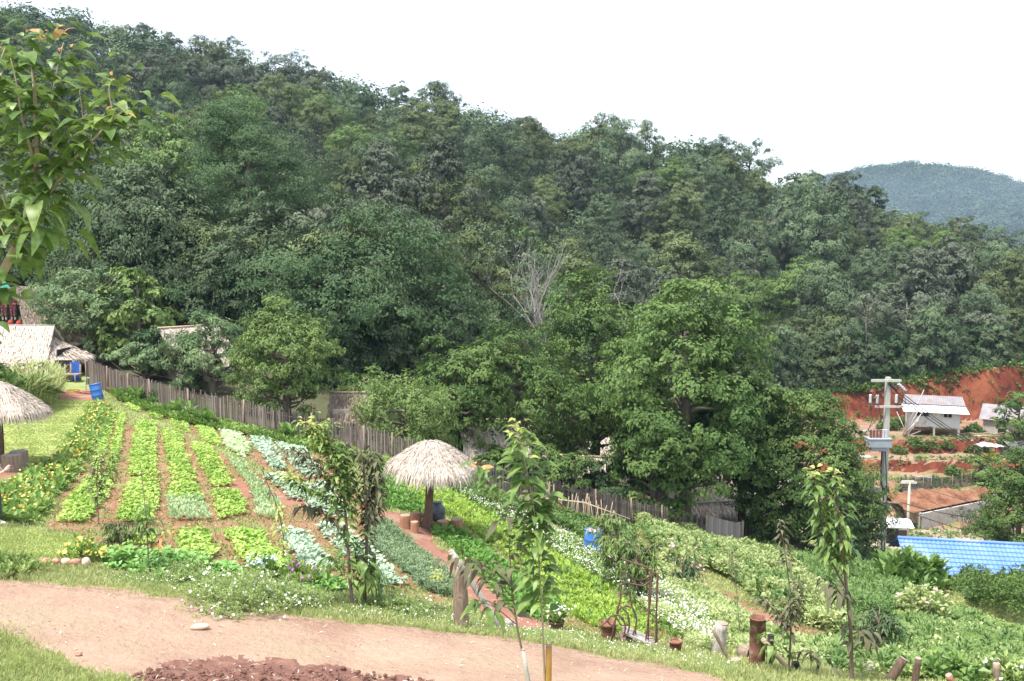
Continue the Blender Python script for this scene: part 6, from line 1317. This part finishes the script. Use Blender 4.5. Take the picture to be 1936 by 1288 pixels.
# roadside stall with tarpaulins
a = at(1868, 882, 99); e = empty('tarpaulin_stall', a, 'makeshift stall roofed with pale tarpaulins and yellow goods beneath', 'stall')
M['tarp'] = surf('grey_tarpaulin', (.45,.40,.38), (.58,.54,.52), 1.5, .8, .4); M['yellowcloth'] = surf('yellow_cloth', (.55,.48,.03), (.6,.55,.08), 3, .8, .1)
r_ = np.random.default_rng(6); X = [[(x, y, 1.35 + .12*math.sin(x*3+y*2) + r_.uniform(-.08, .08) - abs(x)*.1) for y in np.linspace(-1, 1, 6)] for x in np.linspace(-1.3, 1.3, 9)]; m = MB(); m.grid(X, smooth=False); m.grid([[(p_[0], p_[1], p_[2]-.05) for p_ in r] for r in X]); m.build('tarpaulin', M['tarp'], e)
for sx in (-1.1, 1.1):
    for sy in (-.8, .8): m = MB(); m.tube([(sx, sy, -.2), (sx, sy, 1.3)], .05, 6); m.build('post', M['wood'], e)
for x_ in (-.7, .1): 
    c = empty('yellow_crate', (a[0]+x_, a[1]-.6, a[2]+.02), 'yellow crate under the tarpaulin stall, %s one' % ('left' if x_ < 0 else 'right'), 'crate', 'yellow crates under the stall'); m = MB()
    for z in (.08, .22, .36, .5): m.box((0, -.2, z), (.55, .03, .09)); m.box((0, .2, z), (.55, .03, .09)); m.box((-.26, 0, z), (.03, .37, .09)); m.box((.26, 0, z), (.03, .37, .09))
    m.build('slats', M['yellowcloth'], c); m = MB(); m.box((0, 0, .03), (.5, .36, .03)); m.build('base', M['yellowcloth'], c)
# grey retaining wall
def bent_wall():
    P_ = [np.array(P(1690, 938, 87)), np.array(P(1742, 971, 80)), np.array(P(1856, 948, 84.5)), np.array(P(1935, 932, 87))]; o = P_[1].copy(); o[2] = h1(o[0], o[1]); e = empty('concrete_wall', o, 'pale grey block retaining wall with a sharp corner', 'wall')
    for a, b in zip(P_[:-1], P_[1:]):
        L = math.hypot(*(b-a)[:2]); dv = (b-a)/L; n = np.array([-dv[1], dv[0], 0])*.09; S_ = np.linspace(0, L, 12); m = MB(); top = [a + dv*s for s in S_]; bot = [np.array([q[0], q[1], min(h1(q[0], q[1]), h1(q[0]-n[0]*12, q[1]-n[1]*12)) - .5]) for q in top]
        m.grid([[t - n - o, q - n - o] for t, q in zip(top, bot)], smooth=False); m.grid([[t + n - o, q + n - o] for t, q in zip(top, bot)], smooth=False); m.grid([[t - n - o, t + n - o] for t in top], smooth=False); m.build('wall_run', M['concrete'], e)
        m = MB(); m.tube([top[0] - o + (0, 0, -.22), top[-1] - o + (0, 0, -.22)], .105, 4); m.build('band', M['concrete'], e)
bent_wall()
for i, (u0, v0, u1, v1, lab) in enumerate(((1765,1000,1757,978,'thin stick leaning on the grey wall nearest its corner'), (1786,1003,1775,976,'dark plank leaning on the grey wall, middle one'), (1800,994,1791,972,'stick leaning on the grey wall farthest from its corner'))):
    a = np.array(P(u1, v1, 80.6 + i*.4)); b = np.array(P(u0, v0, 79.6 + i*.4)); b[2] = h1(b[0], b[1]) ; m = MB(); m.tube([(0,0,-.1), a-b], .05 if i == 1 else .03, 5); o = m.build('leaning_pole', M['trunkdark'], loc=b); tag(o, lab, 'pole', 'poles leaning on the grey wall')
# heap of orange earth behind the wall
xs = np.linspace(34.2, 47, 90); ys_ = np.linspace(79.9, 87.4, 60); X, Y = np.meshgrid(xs, ys_)
wall_y = np.interp(X, [34.4, 41, 47], [79.95, 83.65, 87]) ; zt_ = np.maximum(H(X, Y), -22.6) - .35*sst(85.5, 87.2, Y) ; bump = .75*np.exp(-((X-38.5)/3.2)**2 - ((Y-85)/1.7)**2) + .7*np.exp(-((X-44)/2.5)**2 - ((Y-86.2)/1.3)**2); Z = zt_ + bump*sst(0, 1.5, Y - wall_y) + (.2*wob(X, Y, 1.6) + .12*wob(X, Y, 4.5, 3))*sst(.3, 1, Y - wall_y)
M['orange_earth'] = surf('orange_earth', (.21,.08,.042), (.33,.18,.105), .9, 1, 1, (.17,.065,.04), .8, bdist=.3)
q = np.arange(X.size).reshape(X.shape); k = (Y[:-1,:-1] > wall_y[:-1,:-1] - .05); m = MB(); m.addv(np.stack([X, Y, Z], -1).reshape(-1, 3)); Q_ = np.stack([q[:-1,:-1], q[:-1,1:], q[1:,1:], q[1:,:-1]], -1)[k]; used, inv = np.unique(Q_, return_inverse=True); v_ = m.V[0][used]; m = MB(); m.addv(v_); m.addf(inv.reshape(Q_.shape), .5, 0, True); o = m.build('earth_heap', M['orange_earth']); tag(o, 'orange-brown heap of loose earth behind the grey wall', 'earth heap')
# black shade net fence
def net():
    m_ = bpy.data.materials.new('black_net'); m_.use_nodes = True; b = m_.node_tree.nodes['Principled BSDF']; b.inputs['Base Color'].default_value = (.03,.03,.035,1); b.inputs['Alpha'].default_value = .72; b.inputs['Roughness'].default_value = .9
    px = [(1700,935,88.3),(1730,932,88.6),(1760,934,88.5),(1800,930,89),(1835,922,90.5),(1858,915,92)]; P_ = [np.array(at(*q)) for q in px]; o = P_[0]; e = empty('net_fence', o, 'low black net fence on thin posts behind the earth heap', 'fence'); m = MB(); m.grid([[q - o, q - o + (0, 0, 1.25)] for q in P_]); m.build('net', m_, e)
    for a, b_ in zip(P_[:-1], P_[1:]):
        for f in (0, .5): q = a + (b_-a)*f; q[2] = h1(q[0], q[1]); m = MB(); m.tube([q - o - (0,0,.2), q - o + (0, 0, 1.45)], .03, 5); m.build('post', M['wood'], e)
net()
for i, (u0, v0, u1, v1, lab) in enumerate(((1845,915,1842,892,'short pale slab post leaning, leftmost of three'), (1848,918,1852,890,'pale slab post in the middle of the leaning three'), (1854,922,1861,894,'pale slab post leaning right, last of the three'))):
    b = np.array(at(u0, v0, 93)); a = np.array(P(u1, v1, 93)); m = MB(); m.tube([(0,0,-.1), (a-b)*.6, a-b], [.16,.15,.12], 4, smooth=False); o = m.build('slab_post', M['concrete'], loc=b); tag(o, lab, 'post', 'pale slab posts on the terrace')
# white sacks, tarpaulin piece
M['sack'] = surf('white_sack', (.58,.56,.56), (.66,.64,.63), 4, .8, .4)
for i, (u, v, d, s, lab) in enumerate(((1610,868,98.5,.9,'large white sack behind the dense round tree'), (1628,869,98.5,.6,'first lumpy white sack beside the power pole'), (1640,869,98.5,.6,'second lumpy white sack beside the power pole'), (1872,948,86,.9,'white tarpaulin bundle near the right tree'))):
    a = at(u, v, d); r_ = np.random.default_rng(i+40); th = np.linspace(0, 2*math.pi, 17); ph = r_.uniform(0, 6); m = MB()
    m.grid([[(s*.7*math.cos(f)*math.cos(t)*(1+.15*math.sin(3*t+ph)), s*.45*math.cos(f)*math.sin(t), s*(.18+.3*math.sin(f)*(1+.2*math.sin(2*t+ph)))) for t in th] for f in np.linspace(-1, 1.57, 7)]); o = m.build('sack', M['sack'], loc=a); tag(o, lab, 'sack', 'white sacks in the village')
# blue tiled roof
def blue_roof():
    L_ = np.array(P(1697, 1018, 47.4)); R_ = np.array(P(2080, 1039, 45.9)); zg = h1(24, 45); o = np.array([24, 45, zg]); e = empty('blue_roof_house', o, 'low building under a bright blue tiled roof', 'house')
    dv = R_ - L_; dv /= np.linalg.norm(dv); f = np.array([dv[1], -dv[0], 0]); f /= np.linalg.norm(f); f *= -np.sign(f[1]); drop = np.array([0, 0, -1.12]); E0 = L_ + f*2.1 + drop; E1 = R_ + f*2.1 + drop
    m = MB(); ribbed(m, L_ - o, R_ - o, E0 - o, E1 - o, 44, .035, 8); m.build('roof', M['bluetile'], e)
    m = MB(); ribbed(m, L_ - o, R_ - o, L_ - f*2.1 + drop - o, R_ - f*2.1 + drop - o, 44, .035, 8); m.build('roof', M['bluetile'], e)
    m = MB(); m.tube([L_ - o + (0,0,.05), R_ - o + (0,0,.05)], .09, 8); m.build('ridge_cap', M['bluetile'], e)
    for (A, B) in ((E0, E1),):
        for k in np.linspace(.02, .98, 6): q = A*(1-k) + B*k - f*.45; z = h1(q[0], q[1]); m = MB(); m.box(((q-o)[0], (q-o)[1], (z - .2 + q[2] - .15)/2 - o[2] + .1), (.14, .14, q[2] - z - .0)); m.build('post', M['rustdark'], e)
    c = (L_ + R_)/2 + drop - f*.3; m = MB(); m.box((c[0]-o[0], c[1]-o[1], -.1 + .6), (np.linalg.norm(R_-L_)-.6, .1, 1.6), math.atan2(dv[1], dv[0])); m.build('wall', M['wallwhite'], e)
blue_roof()
# ================================================================ GROUND COVER, GRASS, FLOWERS
M['slopeleaf'] = leafmat('light_slope_leaf', (.26,.35,.11), (.55,.60,.30), .3, .5, rnd=0)
M['slopedark'] = leafmat('dark_slope_leaf', (.10,.19,.05), (.22,.32,.10), .3, .5, rnd=0)
M['grassblade'] = leafmat('grass_blade', (.28,.35,.11), (.56,.56,.28), .3, .6, rnd=0)
M['lawnblade'] = leafmat('lawn_blade', (.30,.39,.11), (.50,.54,.22), .3, .6, rnd=0)
M['weed'] = leafmat('weed_leaf', (.14,.25,.055), (.44,.52,.20), .3, .5, rnd=0)
M['ginger'] = leafmat('ginger_leaf', (.10,.20,.05), (.24,.36,.10), .3, .4, rnd=0)
M['nasturtium'] = leafmat('nasturtium_leaf', (.17,.37,.08), (.32,.50,.16), .3, .45, rnd=0)
def cover(name, px, mt, lab, cat, seed, n, size, kind='ball', nl=12, tall=(0, .3), kindstuff='stuff', flowers=None, worldpoly=None, lump_=.9, y1=75):
    """low plants filling an area too thick to count"""
    r_ = np.random.default_rng(seed + 7000); poly = worldpoly if worldpoly is not None else wpoly(px, y1); xy = scatter(poly, n, r_)
    for q_ in Z_TPATH + Z_SOIL[4:]: xy = xy[~inpoly(xy[:, 0], xy[:, 1], q_) | (r_.uniform(size=len(xy)) < .04)]
    z = H(xy[:, 0], xy[:, 1]); bump = (.5 + .5*wob(xy[:, 0], xy[:, 1], lump_, seed)); z = z + tall[0] + (tall[1]-tall[0])*np.clip(bump, 0, 1)*r_.uniform(.3, 1, len(xy))
    m = MB(); rosettes(m, xy, z, size, nl, kind, r_, 0, np.clip(.45 + .4*wob(xy[:, 0], xy[:, 1], 1.1, seed+2), 0, 1)); o = m.build(name, M[mt]); tag(o, lab, cat, kind=kindstuff)
    if flowers:
        for fm, cnt, fs, nm, lb in flowers:
            q = scatter(poly, cnt, r_); f = MB(); zz_ = H(q[:, 0], q[:, 1]) + tall[1]*.8 + size*.7*r_.uniform(.5, 1.3, len(q)); flower_heads(f, np.stack([q[:, 0], q[:, 1], zz_], 1), fs, r_); o = f.build(nm, M[fm]); tag(o, lb, 'flowers', kind='stuff')
cover('slope_shrubs', [(1190,990),(1260,985),(1340,1035),(1430,1045),(1500,1080),(1560,1140),(1610,1200),(1560,1210),(1480,1170),(1400,1110),(1330,1075),(1240,1040)], 'slopeleaf', 'pale green leafy shrubs covering the slope below the gate', 'shrubs', 1, 22000, .15, 'ball', 9, (.0, .85))
cover('slope_plants', [(1240,1055),(1330,1110),(1420,1160),(1520,1215),(1600,1225),(1600,1250),(1450,1250),(1350,1205),(1250,1140)], 'slopeleaf', 'low light green plants below the small red slope path', 'plants', 2, 9000, .12, 'ball', 9, (0, .25))
cover('valley_weeds', [(1400,1030),(1500,1040),(1640,1050),(1700,1090),(1690,1180),(1600,1170),(1500,1080),(1420,1050)], 'slopedark', 'deeper green weeds in the dip before the power pole', 'weeds', 3, 9000, .26, 'needle', 14, (0, .7))
cover('slope_greens', [(1560,1130),(1700,1110),(1800,1150),(1936,1200),(2000,1260),(1936,1300),(1700,1290),(1600,1230)], 'weed', 'mixed green weeds over the lower right slope', 'weeds', 4, 22000, .11, 'ball', 9, (0, .3))
cover('tall_bushes', [(1790,1110),(1860,1090),(1960,1095),(1990,1170),(1936,1190),(1830,1160)], 'near_leaf', 'tall mid-green vegetable bushes before the blue roof', 'bushes', 5, 9000, .15, 'ball', 10, (.0, 1.7), lump_=.6)
cover('fence_foot_plants', [(205,745),(330,782),(420,805),(540,832),(640,856),(740,885),(735,893),(640,870),(560,848),(440,822),(330,800),(225,760)], 'herb', 'leafy plants growing along the foot of the picket fence', 'plants', 6, 1900, .28, 'up', 9, (0, .12))
cover('fence_foot_weeds', [(745,888),(900,932),(1050,970),(1150,995),(1200,1010),(1180,1060),(1100,1020),(1040,990),(900,955),(800,905)], 'slopedark', 'green weeds between the white flowers and the picket fence', 'weeds', 7, 8000, .15, 'ball', 10, (0, .45))
cover('white_flower_patch', [(1150,1070),(1230,1100),(1330,1160),(1370,1230),(1340,1240),(1280,1200),(1180,1130)], 'slopeleaf', 'patch of pale shrubs with white blossom behind the iron arch', 'flowers', 8, 4200, .13, 'needle', 12, (0, .35), flowers=[('petal_white', 480, .042, 'white_blossom', 'tiny white blossom over the shrubs behind the iron arch')])
cover('left_shrubs', [(-60,755),(20,740),(90,750),(95,770),(30,790),(-60,800)], 'near_leaf', 'dark shrubs with pink flowers in front of the long hut', 'shrubs', 9, 420, .5, 'ball', 12, (.2, 1.5), flowers=[('petal_pink', 40, .13, 'pink_flowers', 'pink flowers on the shrubs before the long hut')])
cover('tall_grass_clump', [(30,745),(85,738),(118,752),(108,768),(50,785)], 'grassblade', 'tall feathery grass between the left parasol and the hut', 'grass', 10, 420, 1.05, 'blade', 30, (0, .1))
cover('spiky_herbs', [(1420,1120),(1560,1150),(1700,1110),(1850,1180),(1940,1230),(1900,1290),(1600,1280),(1450,1220)], 'slopedark', 'scattered darker spiky herbs over the lower right slope', 'herbs', 22, 520, .3, 'needle', 34, (0, .15))
cover('pale_herbs', [(1420,1120),(1560,1150),(1700,1110),(1850,1180),(1940,1230),(1900,1290),(1600,1280),(1450,1220)], 'slopeleaf', 'scattered pale bushy herbs over the lower right slope', 'herbs', 23, 700, .17, 'ball', 26, (0, .2))
cover('slope_herbs', [(1200,1010),(1330,1040),(1450,1080),(1560,1160),(1500,1180),(1350,1090),(1230,1050)], 'slopedark', 'darker herbs mixed among the pale slope shrubs', 'herbs', 24, 200, .3, 'needle', 34, (.2, .7))
cover('bed_weeds', [(700,884),(850,940),(1060,1058),(1240,1190),(1190,1210),(1000,1100),(862,990)], 'slopedark', 'weeds standing among the long lime bed', 'weeds', 25, 90, .22, 'needle', 22, (0, .1))
# single clumps
def clump(name, u, v, rad, hgt, mt, lab, cat, seed, n=60, size=.2, kind='ball', nl=12, fl=None, d=None, group=None):
    a = G(u, v) if d is None else Vector(at(u, v, d)); r_ = np.random.default_rng(seed + 8000); e = empty(name, a, lab, cat, group); d_ = r_.normal(size=(n, 3)); d_[:, 2] = np.abs(d_[:, 2]); d_ /= np.linalg.norm(d_, axis=1)[:, None]; q = d_*np.array([rad, rad, hgt])*r_.uniform(.4, 1, (n, 1)); q[:, 2] -= .05
    m = MB(); rosettes(m, q[:, :2], q[:, 2], size, nl, kind, r_); m.build('foliage', M[mt], e); s_ = MB()
    for k in range(6): b_ = q[k]; s_.tube([(b_[0]*.1, b_[1]*.1, -.1), (b_[0], b_[1], max(b_[2], .05))], .01, 4)
    s_.build('stems', M['sapbark'], e)
    if fl:
        c_ = r_.integers(0, n, fl[1]); f = MB(); p_ = q[c_]*1.12 + r_.normal(0, size*.3, (fl[1], 3)); p_[:, 2] += size*.5; flower_heads(f, p_, fl[2], r_, 7); tag(f.build('flowers', M[fl[0]], e), kind='stuff')
    return e
clump('daisy_bush', 450, 1140, 1.15, .55, 'weed', 'wide bush dotted with white daisies at the road edge', 'bush', 1, 780, .09, 'needle', 16, ('petal_white', 200, .045))
clump('daisy_bush', 330, 1098, .8, .30, 'weed', 'low daisy bush left of the wide one, above the road', 'bush', 2, 480, .09, 'needle', 16, ('petal_white', 40, .045))
clump('daisy_bush', 560, 1140, .6, .3, 'weed', 'daisy bush between the wide one and the twin saplings', 'bush', 3, 330, .09, 'needle', 16, ('petal_white', 60, .05))
clump('daisy_bush', 740, 1158, .8, .32, 'weed', 'daisy bush between the twin saplings and the cracked post', 'bush', 4, 450, .09, 'needle', 16, ('petal_white', 60, .045))
clump('grass_bush', 20, 1085, .6, .3, 'weed', 'green tuft bush at the left edge of the road', 'bush', 5, 90, .16, 'up', 12)
clump('black_eyed_flowers', 158, 1058, .45, .42, 'herb', 'clump of orange-yellow daisies behind the stone border', 'flowers', 6, 50, .16, 'up', 10, ('petal_yellow', 70, .09))
clump('nasturtium_mound', 240, 1066, .75, .32, 'nasturtium', 'nasturtium mound nearest the orange-yellow daisies', 'plant', 7, 110, .15, 'flat', 10, ('petal_orange', 14, .06), group='nasturtium mounds')
clump('nasturtium_mound', 322, 1082, .9, .35, 'nasturtium', 'biggest nasturtium mound, just right of the thin sapling', 'plant', 8, 150, .15, 'flat', 10, group='nasturtium mounds')
clump('nasturtium_mound', 425, 1090, .45, .25, 'nasturtium', 'small round nasturtium mound left of the clay pot', 'plant', 9, 60, .15, 'flat', 10, group='nasturtium mounds')
clump('nasturtium_mound', 615, 1112, .5, .25, 'nasturtium', 'bright leafy mound below the foreground cabbages', 'plant', 10, 70, .15, 'flat', 10, group='nasturtium mounds')
clump('purple_flowers', 548, 1098, .35, .5, 'herb', 'purple flowers on tall stems right of the clay pot', 'flowers', 11, 36, .16, 'up', 9, ('petal_purple', 30, .07))
clump('purple_flowers', 578, 1108, .4, .3, 'herb', 'purple flowers in front of the foreground cabbages', 'flowers', 12, 30, .16, 'up', 9, ('petal_purple', 30, .065))
clump('cosmos_plant', 1282, 1070, .9, .7, 'slopeleaf', 'pink cosmos flowers on the pale slope shrubs', 'flowers', 13, 60, .25, 'ball', 12, ('petal_pink', 60, .10))
clump('cosmos_plant', 1742, 1175, .85, 1.0, 'slopeleaf', 'round feathery green cosmos bush with pink flowers', 'flowers', 14, 200, .2, 'ball', 14, ('petal_pink', 30, .11))
clump('ginger_shrub', 1720, 1110, 1.5, .9, 'ginger', 'big-leaved ginger shrub covering the left corner of the blue roof', 'shrub', 15, 90, .6, 'up', 12)
clump('dry_brush_heap', 1455, 1048, 1.4, .45, 'sap_rust', 'heap of reddish brown dry brush beyond the gate', 'brush', 16, 90, .25, 'up', 10)
clump('dry_brush_heap', 1500, 1056, 1.6, .4, 'thatch_old', 'low grey-brown brush heap right of the reddish one', 'brush', 17, 90, .25, 'up', 10)
clump('broadleaf_shrub', 1800, 1278, .5, .4, 'ginger', 'dark broad-leaved shrub at the bottom between log posts and daisies', 'shrub', 18, 60, .2, 'ball', 10, d=15.5)
clump('white_daisies', 1885, 1285, .5, .45, 'weed', 'white daisies at the bottom right corner', 'flowers', 19, 70, .16, 'up', 10, ('petal_white', 40, .07), d=15.5)
for i, (u, v, d, s) in enumerate(((1700,835,101,1.0),(1730,836,101.5,1.1),(1760,838,101.5,1.0),(1790,836,101.5,.9),(1840,812,106,1.3),(1680,800,108,1.3),(1700,790,110,1.2),(1620,745,116,1.5),(1800,920,95,1.0),(1870,905,92,1.6),(1885,925,90,1.8),(1735,995,80.5,.6),(1850,845,101,1.3),(1905,835,102,1.2))):
    clump('bank_bush', u, v, s, s*.75, 'near_leaf', '%s' % (['dark green bush at the terrace edge, left end under the white house','bush at the terrace edge below the left post of the white house','bush at the terrace edge below the middle of the white house','bush at the terrace edge below the right post of the white house','long bush right of the white house','bush left of the white house gable','upper bush left of the white house','bush above the red bank left of the pole','sparse bush before the middle red bank','rounded bush beside the leaning slab posts','large bright bush left of the right edge tree','small bush at the corner of the grey wall','bush below the poles right of the house','bush under the grey shack'][i],), 'bush', 20+i, 60, .34*s, 'ball', 10, d=d, group='bushes on the village terraces')
# tall leafy stalk plants along the fence foot
for i, (u, v) in enumerate(((232,760),(262,768),(295,775),(330,792),(360,800),(390,808),(545,838),(590,845))):
    clump('canna_plant', u, v, .3, .35, 'ginger', '%s upright leafy canna from the left at the fence foot' % ordn(i+1), 'plant', 50+i, 9, .55, 'up', 8, group='canna plants at the fence foot')
# grass blades
def blades(name, zones, n, lab, mt, seed, L=(.05, .16), ymax=48, polyfilter=None, wfac=1.0):
    r_ = np.random.default_rng(seed); C_ = np.concatenate([ZN[z][0] for z in zones]); A_ = np.concatenate([ZN[z][1] for z in zones])
    u = np.abs(C_[:, 0]) < C_[:, 1]*.58; ok = u & (C_[:, 1] > 10) & (C_[:, 1] < ymax); C_ = C_[ok]; A_ = A_[ok]; w = A_ / C_[:, 1]**2.2; dens = .5 + .5*wob(C_[:, 0], C_[:, 1], 1.3, 4); w = w*np.clip(.3 + dens, .1, 2); w /= w.sum()
    i = r_.choice(len(C_), n, p=w); base = C_[i] + r_.normal(0, .05, (n, 3)); base[:, 2] = H(base[:, 0], base[:, 1]) - .01
    ax = r_.normal(0, .38, (n, 3)); ax[:, 2] = 1; az = r_.uniform(0, 6.28, n); nr = np.stack([np.cos(az), np.sin(az), .2*np.ones(n)], 1)
    Ls = r_.uniform(*L, n)*(.6 + .8*np.clip(.5+.5*wob(base[:, 0], base[:, 1], 1.8, 7), 0, 1)); Wd = (.006 + .0009*base[:, 1])*wfac
    m = MB(); m.leaves(base, ax, nr, Ls, Wd, r_.uniform(0, 1, n), 0, .02, .15); o = m.build(name, M[mt]); tag(o, lab, 'grass', kind='stuff')
blades('rough_grass', [0], 300000, 'rough grass on the road verge and between the beds', 'grassblade', 1)
blades('lawn_grass', [1], 40000, 'short lawn grass on the left', 'lawnblade', 2, (.03, .08))
blades('soil_weeds', [2], 26000, 'fine weeds sprouting in the garden soil', 'weed', 3, (.03, .09), wfac=1.6)
# tiny white flowers and weeds in the verge
r_ = np.random.default_rng(9); vp = wpoly([(180,1085),(430,1090),(640,1120),(860,1155),(1000,1185),(1250,1225),(1400,1262),(1390,1280),(1200,1245),(1000,1212),(760,1184),(560,1160),(380,1130),(200,1100)])
q = scatter(vp, 750, r_); f = MB(); flower_heads(f, np.stack([q[:, 0], q[:, 1], H(q[:, 0], q[:, 1]) + r_.uniform(.05, .18, len(q))], 1), .022, r_); tag(f.build('verge_daisies', M['petal_white']), 'tiny white daisies along the road verge', 'flowers', kind='stuff')
cover('verge_weeds', None, 'weed', 'low leafy weeds along the road verge', 'weeds', 11, 9000, .05, 'needle', 9, (0, .07), worldpoly=vp)
cover('corner_grass', [(-60,1180),(40,1195),(90,1250),(240,1290),(250,1330),(-60,1330)], 'lawnblade', 'coarse grass tufts in the bottom left corner', 'grass', 12, 800, .12, 'blade', 14, (0, .02))
# pebbles on the road
M['pebble'] = surf('pebble', (.40,.29,.22), (.22,.12,.09), 3, .9, .2, ramp=(.45,.55))
q = scatter(Z_ROAD, 700, r_); q = q[(q[:, 1] > 11)]; m = MB(); zq = H(q[:, 0], q[:, 1]); th6 = np.linspace(0, 2*math.pi, 7)
for (x, y), z in zip(q, zq):
    s = .004 + .018*r_.uniform(0,1)**2; m.grid([[(x + s*math.cos(f_)*math.cos(t)*1.3, y + s*math.cos(f_)*math.sin(t), z + s*.5*math.sin(f_)) for t in th6] for f_ in (-.2, .6, 1.57)])
tag(m.build('road_pebbles', M['pebble']), 'small pale pebbles scattered on the dirt road', 'pebbles', kind='stuff')
# dry litter on the road and the dug earth: straw, twigs, fallen leaves
m = MB(); q = np.concatenate([scatter(Z_ROAD, 260, r_), scatter(Z_DUG, 130, r_)]); n = len(q); az = r_.uniform(0, 6.28, n)
m.leaves(np.stack([q[:, 0], q[:, 1], H(q[:, 0], q[:, 1]) + .012 + r_.uniform(0, .03, n)*(np.arange(n) > 259)], 1), np.stack([np.cos(az), np.sin(az), r_.uniform(0, .25, n)], 1), np.stack([0*az, 0*az, 1+0*az], 1) + r_.normal(0, .2, (n, 3)), r_.uniform(.03, .14, n), r_.uniform(.006, .02, n), r_.uniform(0, 1, n))
tag(m.build('dry_litter', M['thatch']), 'bits of dry straw and leaf litter on the road and dug earth', 'litter', kind='stuff')
# ragged dry tufts creeping onto the road edge
vp2 = wpoly([(-40,1098),(60,1090),(160,1098),(360,1126),(520,1152),(700,1172),(900,1192),(1120,1228),(1330,1264),(1330,1278),(1120,1244),(900,1208),(700,1190),(520,1172),(360,1146),(160,1120),(60,1110),(-40,1112)])
cover('edge_tufts', None, 'grassblade', 'dry grass tufts creeping over the road edge', 'grass', 21, 900, .12, 'blade', 14, (0, .01), worldpoly=vp2)
# weeds along the terrace edges and on the earth heap
def rect(x0, x1, y0, y1): return np.array([(x0, y0), (x1, y0), (x1, y1), (x0, y1)], float)
for i, (wp, n, sz, lb) in enumerate(((rect(30, 62, 96.6, 98.0), 130, .28, 'weeds along the edge of the middle red terrace'), (rect(31, 62, 102, 103.2), 300, .22, 'weeds along the terrace edge under the white house'), (rect(32, 50, 87.5, 93), 260, .3, 'sparse weeds between the earth heap and the lower bank'), (rect(30, 44, 75.5, 79.5), 300, .22, 'sparse weeds at the foot of the grey wall'), (rect(30, 70, 115.5, 119.5), 1500, .45, 'weeds creeping over the top of the high red bank'), (rect(30, 66, 112, 115.2), 160, .4, 'weeds at the foot of the high red bank'))):
    cover('terrace_weeds', None, 'slopedark', lb, 'weeds', 30 + i, n, sz, 'ball', 12, (0, .35), worldpoly=wp)
M['blacksheet'] = surf('black_sheet', (.03,.03,.032), (.06,.06,.06), 3, .6, .3)
for i, (u, v, d, sx, lb) in enumerate(((1735,930,88,1.6,'black plastic sheet heaped behind the earth heap'), (1650,925,88,1.3,'black plastic sheet left of the earth heap'))):
    a = at(u, v, d); r_ = np.random.default_rng(60+i); m = MB(); m.grid([[(x, y, .15 + .28*math.cos(x/sx*1.4)*math.cos(y*1.3) + r_.uniform(-.06, .06)) for y in np.linspace(-.9, .9, 9)] for x in np.linspace(-sx, sx, 13)], smooth=False); tag(m.build('plastic_sheet', M['blacksheet'], loc=a), lb, 'plastic sheet')
# ================================================================ HAZE (one closed box round camera and scene)
def haze():
    m = bpy.data.materials.new('haze'); m.use_nodes = True; n = m.node_tree.nodes; n.clear()
    o = n.new('ShaderNodeOutputMaterial'); v = n.new('ShaderNodeVolumePrincipled')
    v.inputs['Color'].default_value = (.55, .76, 1, 1); v.inputs['Density'].default_value = HAZE; v.inputs['Anisotropy'].default_value = 0.0
    m.node_tree.links.new(v.outputs[0], o.inputs['Volume'])
    b = MB(); b.box((0, 1500, 25), (6600, 4200, 212)); ob = b.build('haze', m); tag(ob, 'pale blue air haze over the valley', 'haze', kind='stuff')
HAZE = 0.00016
haze()
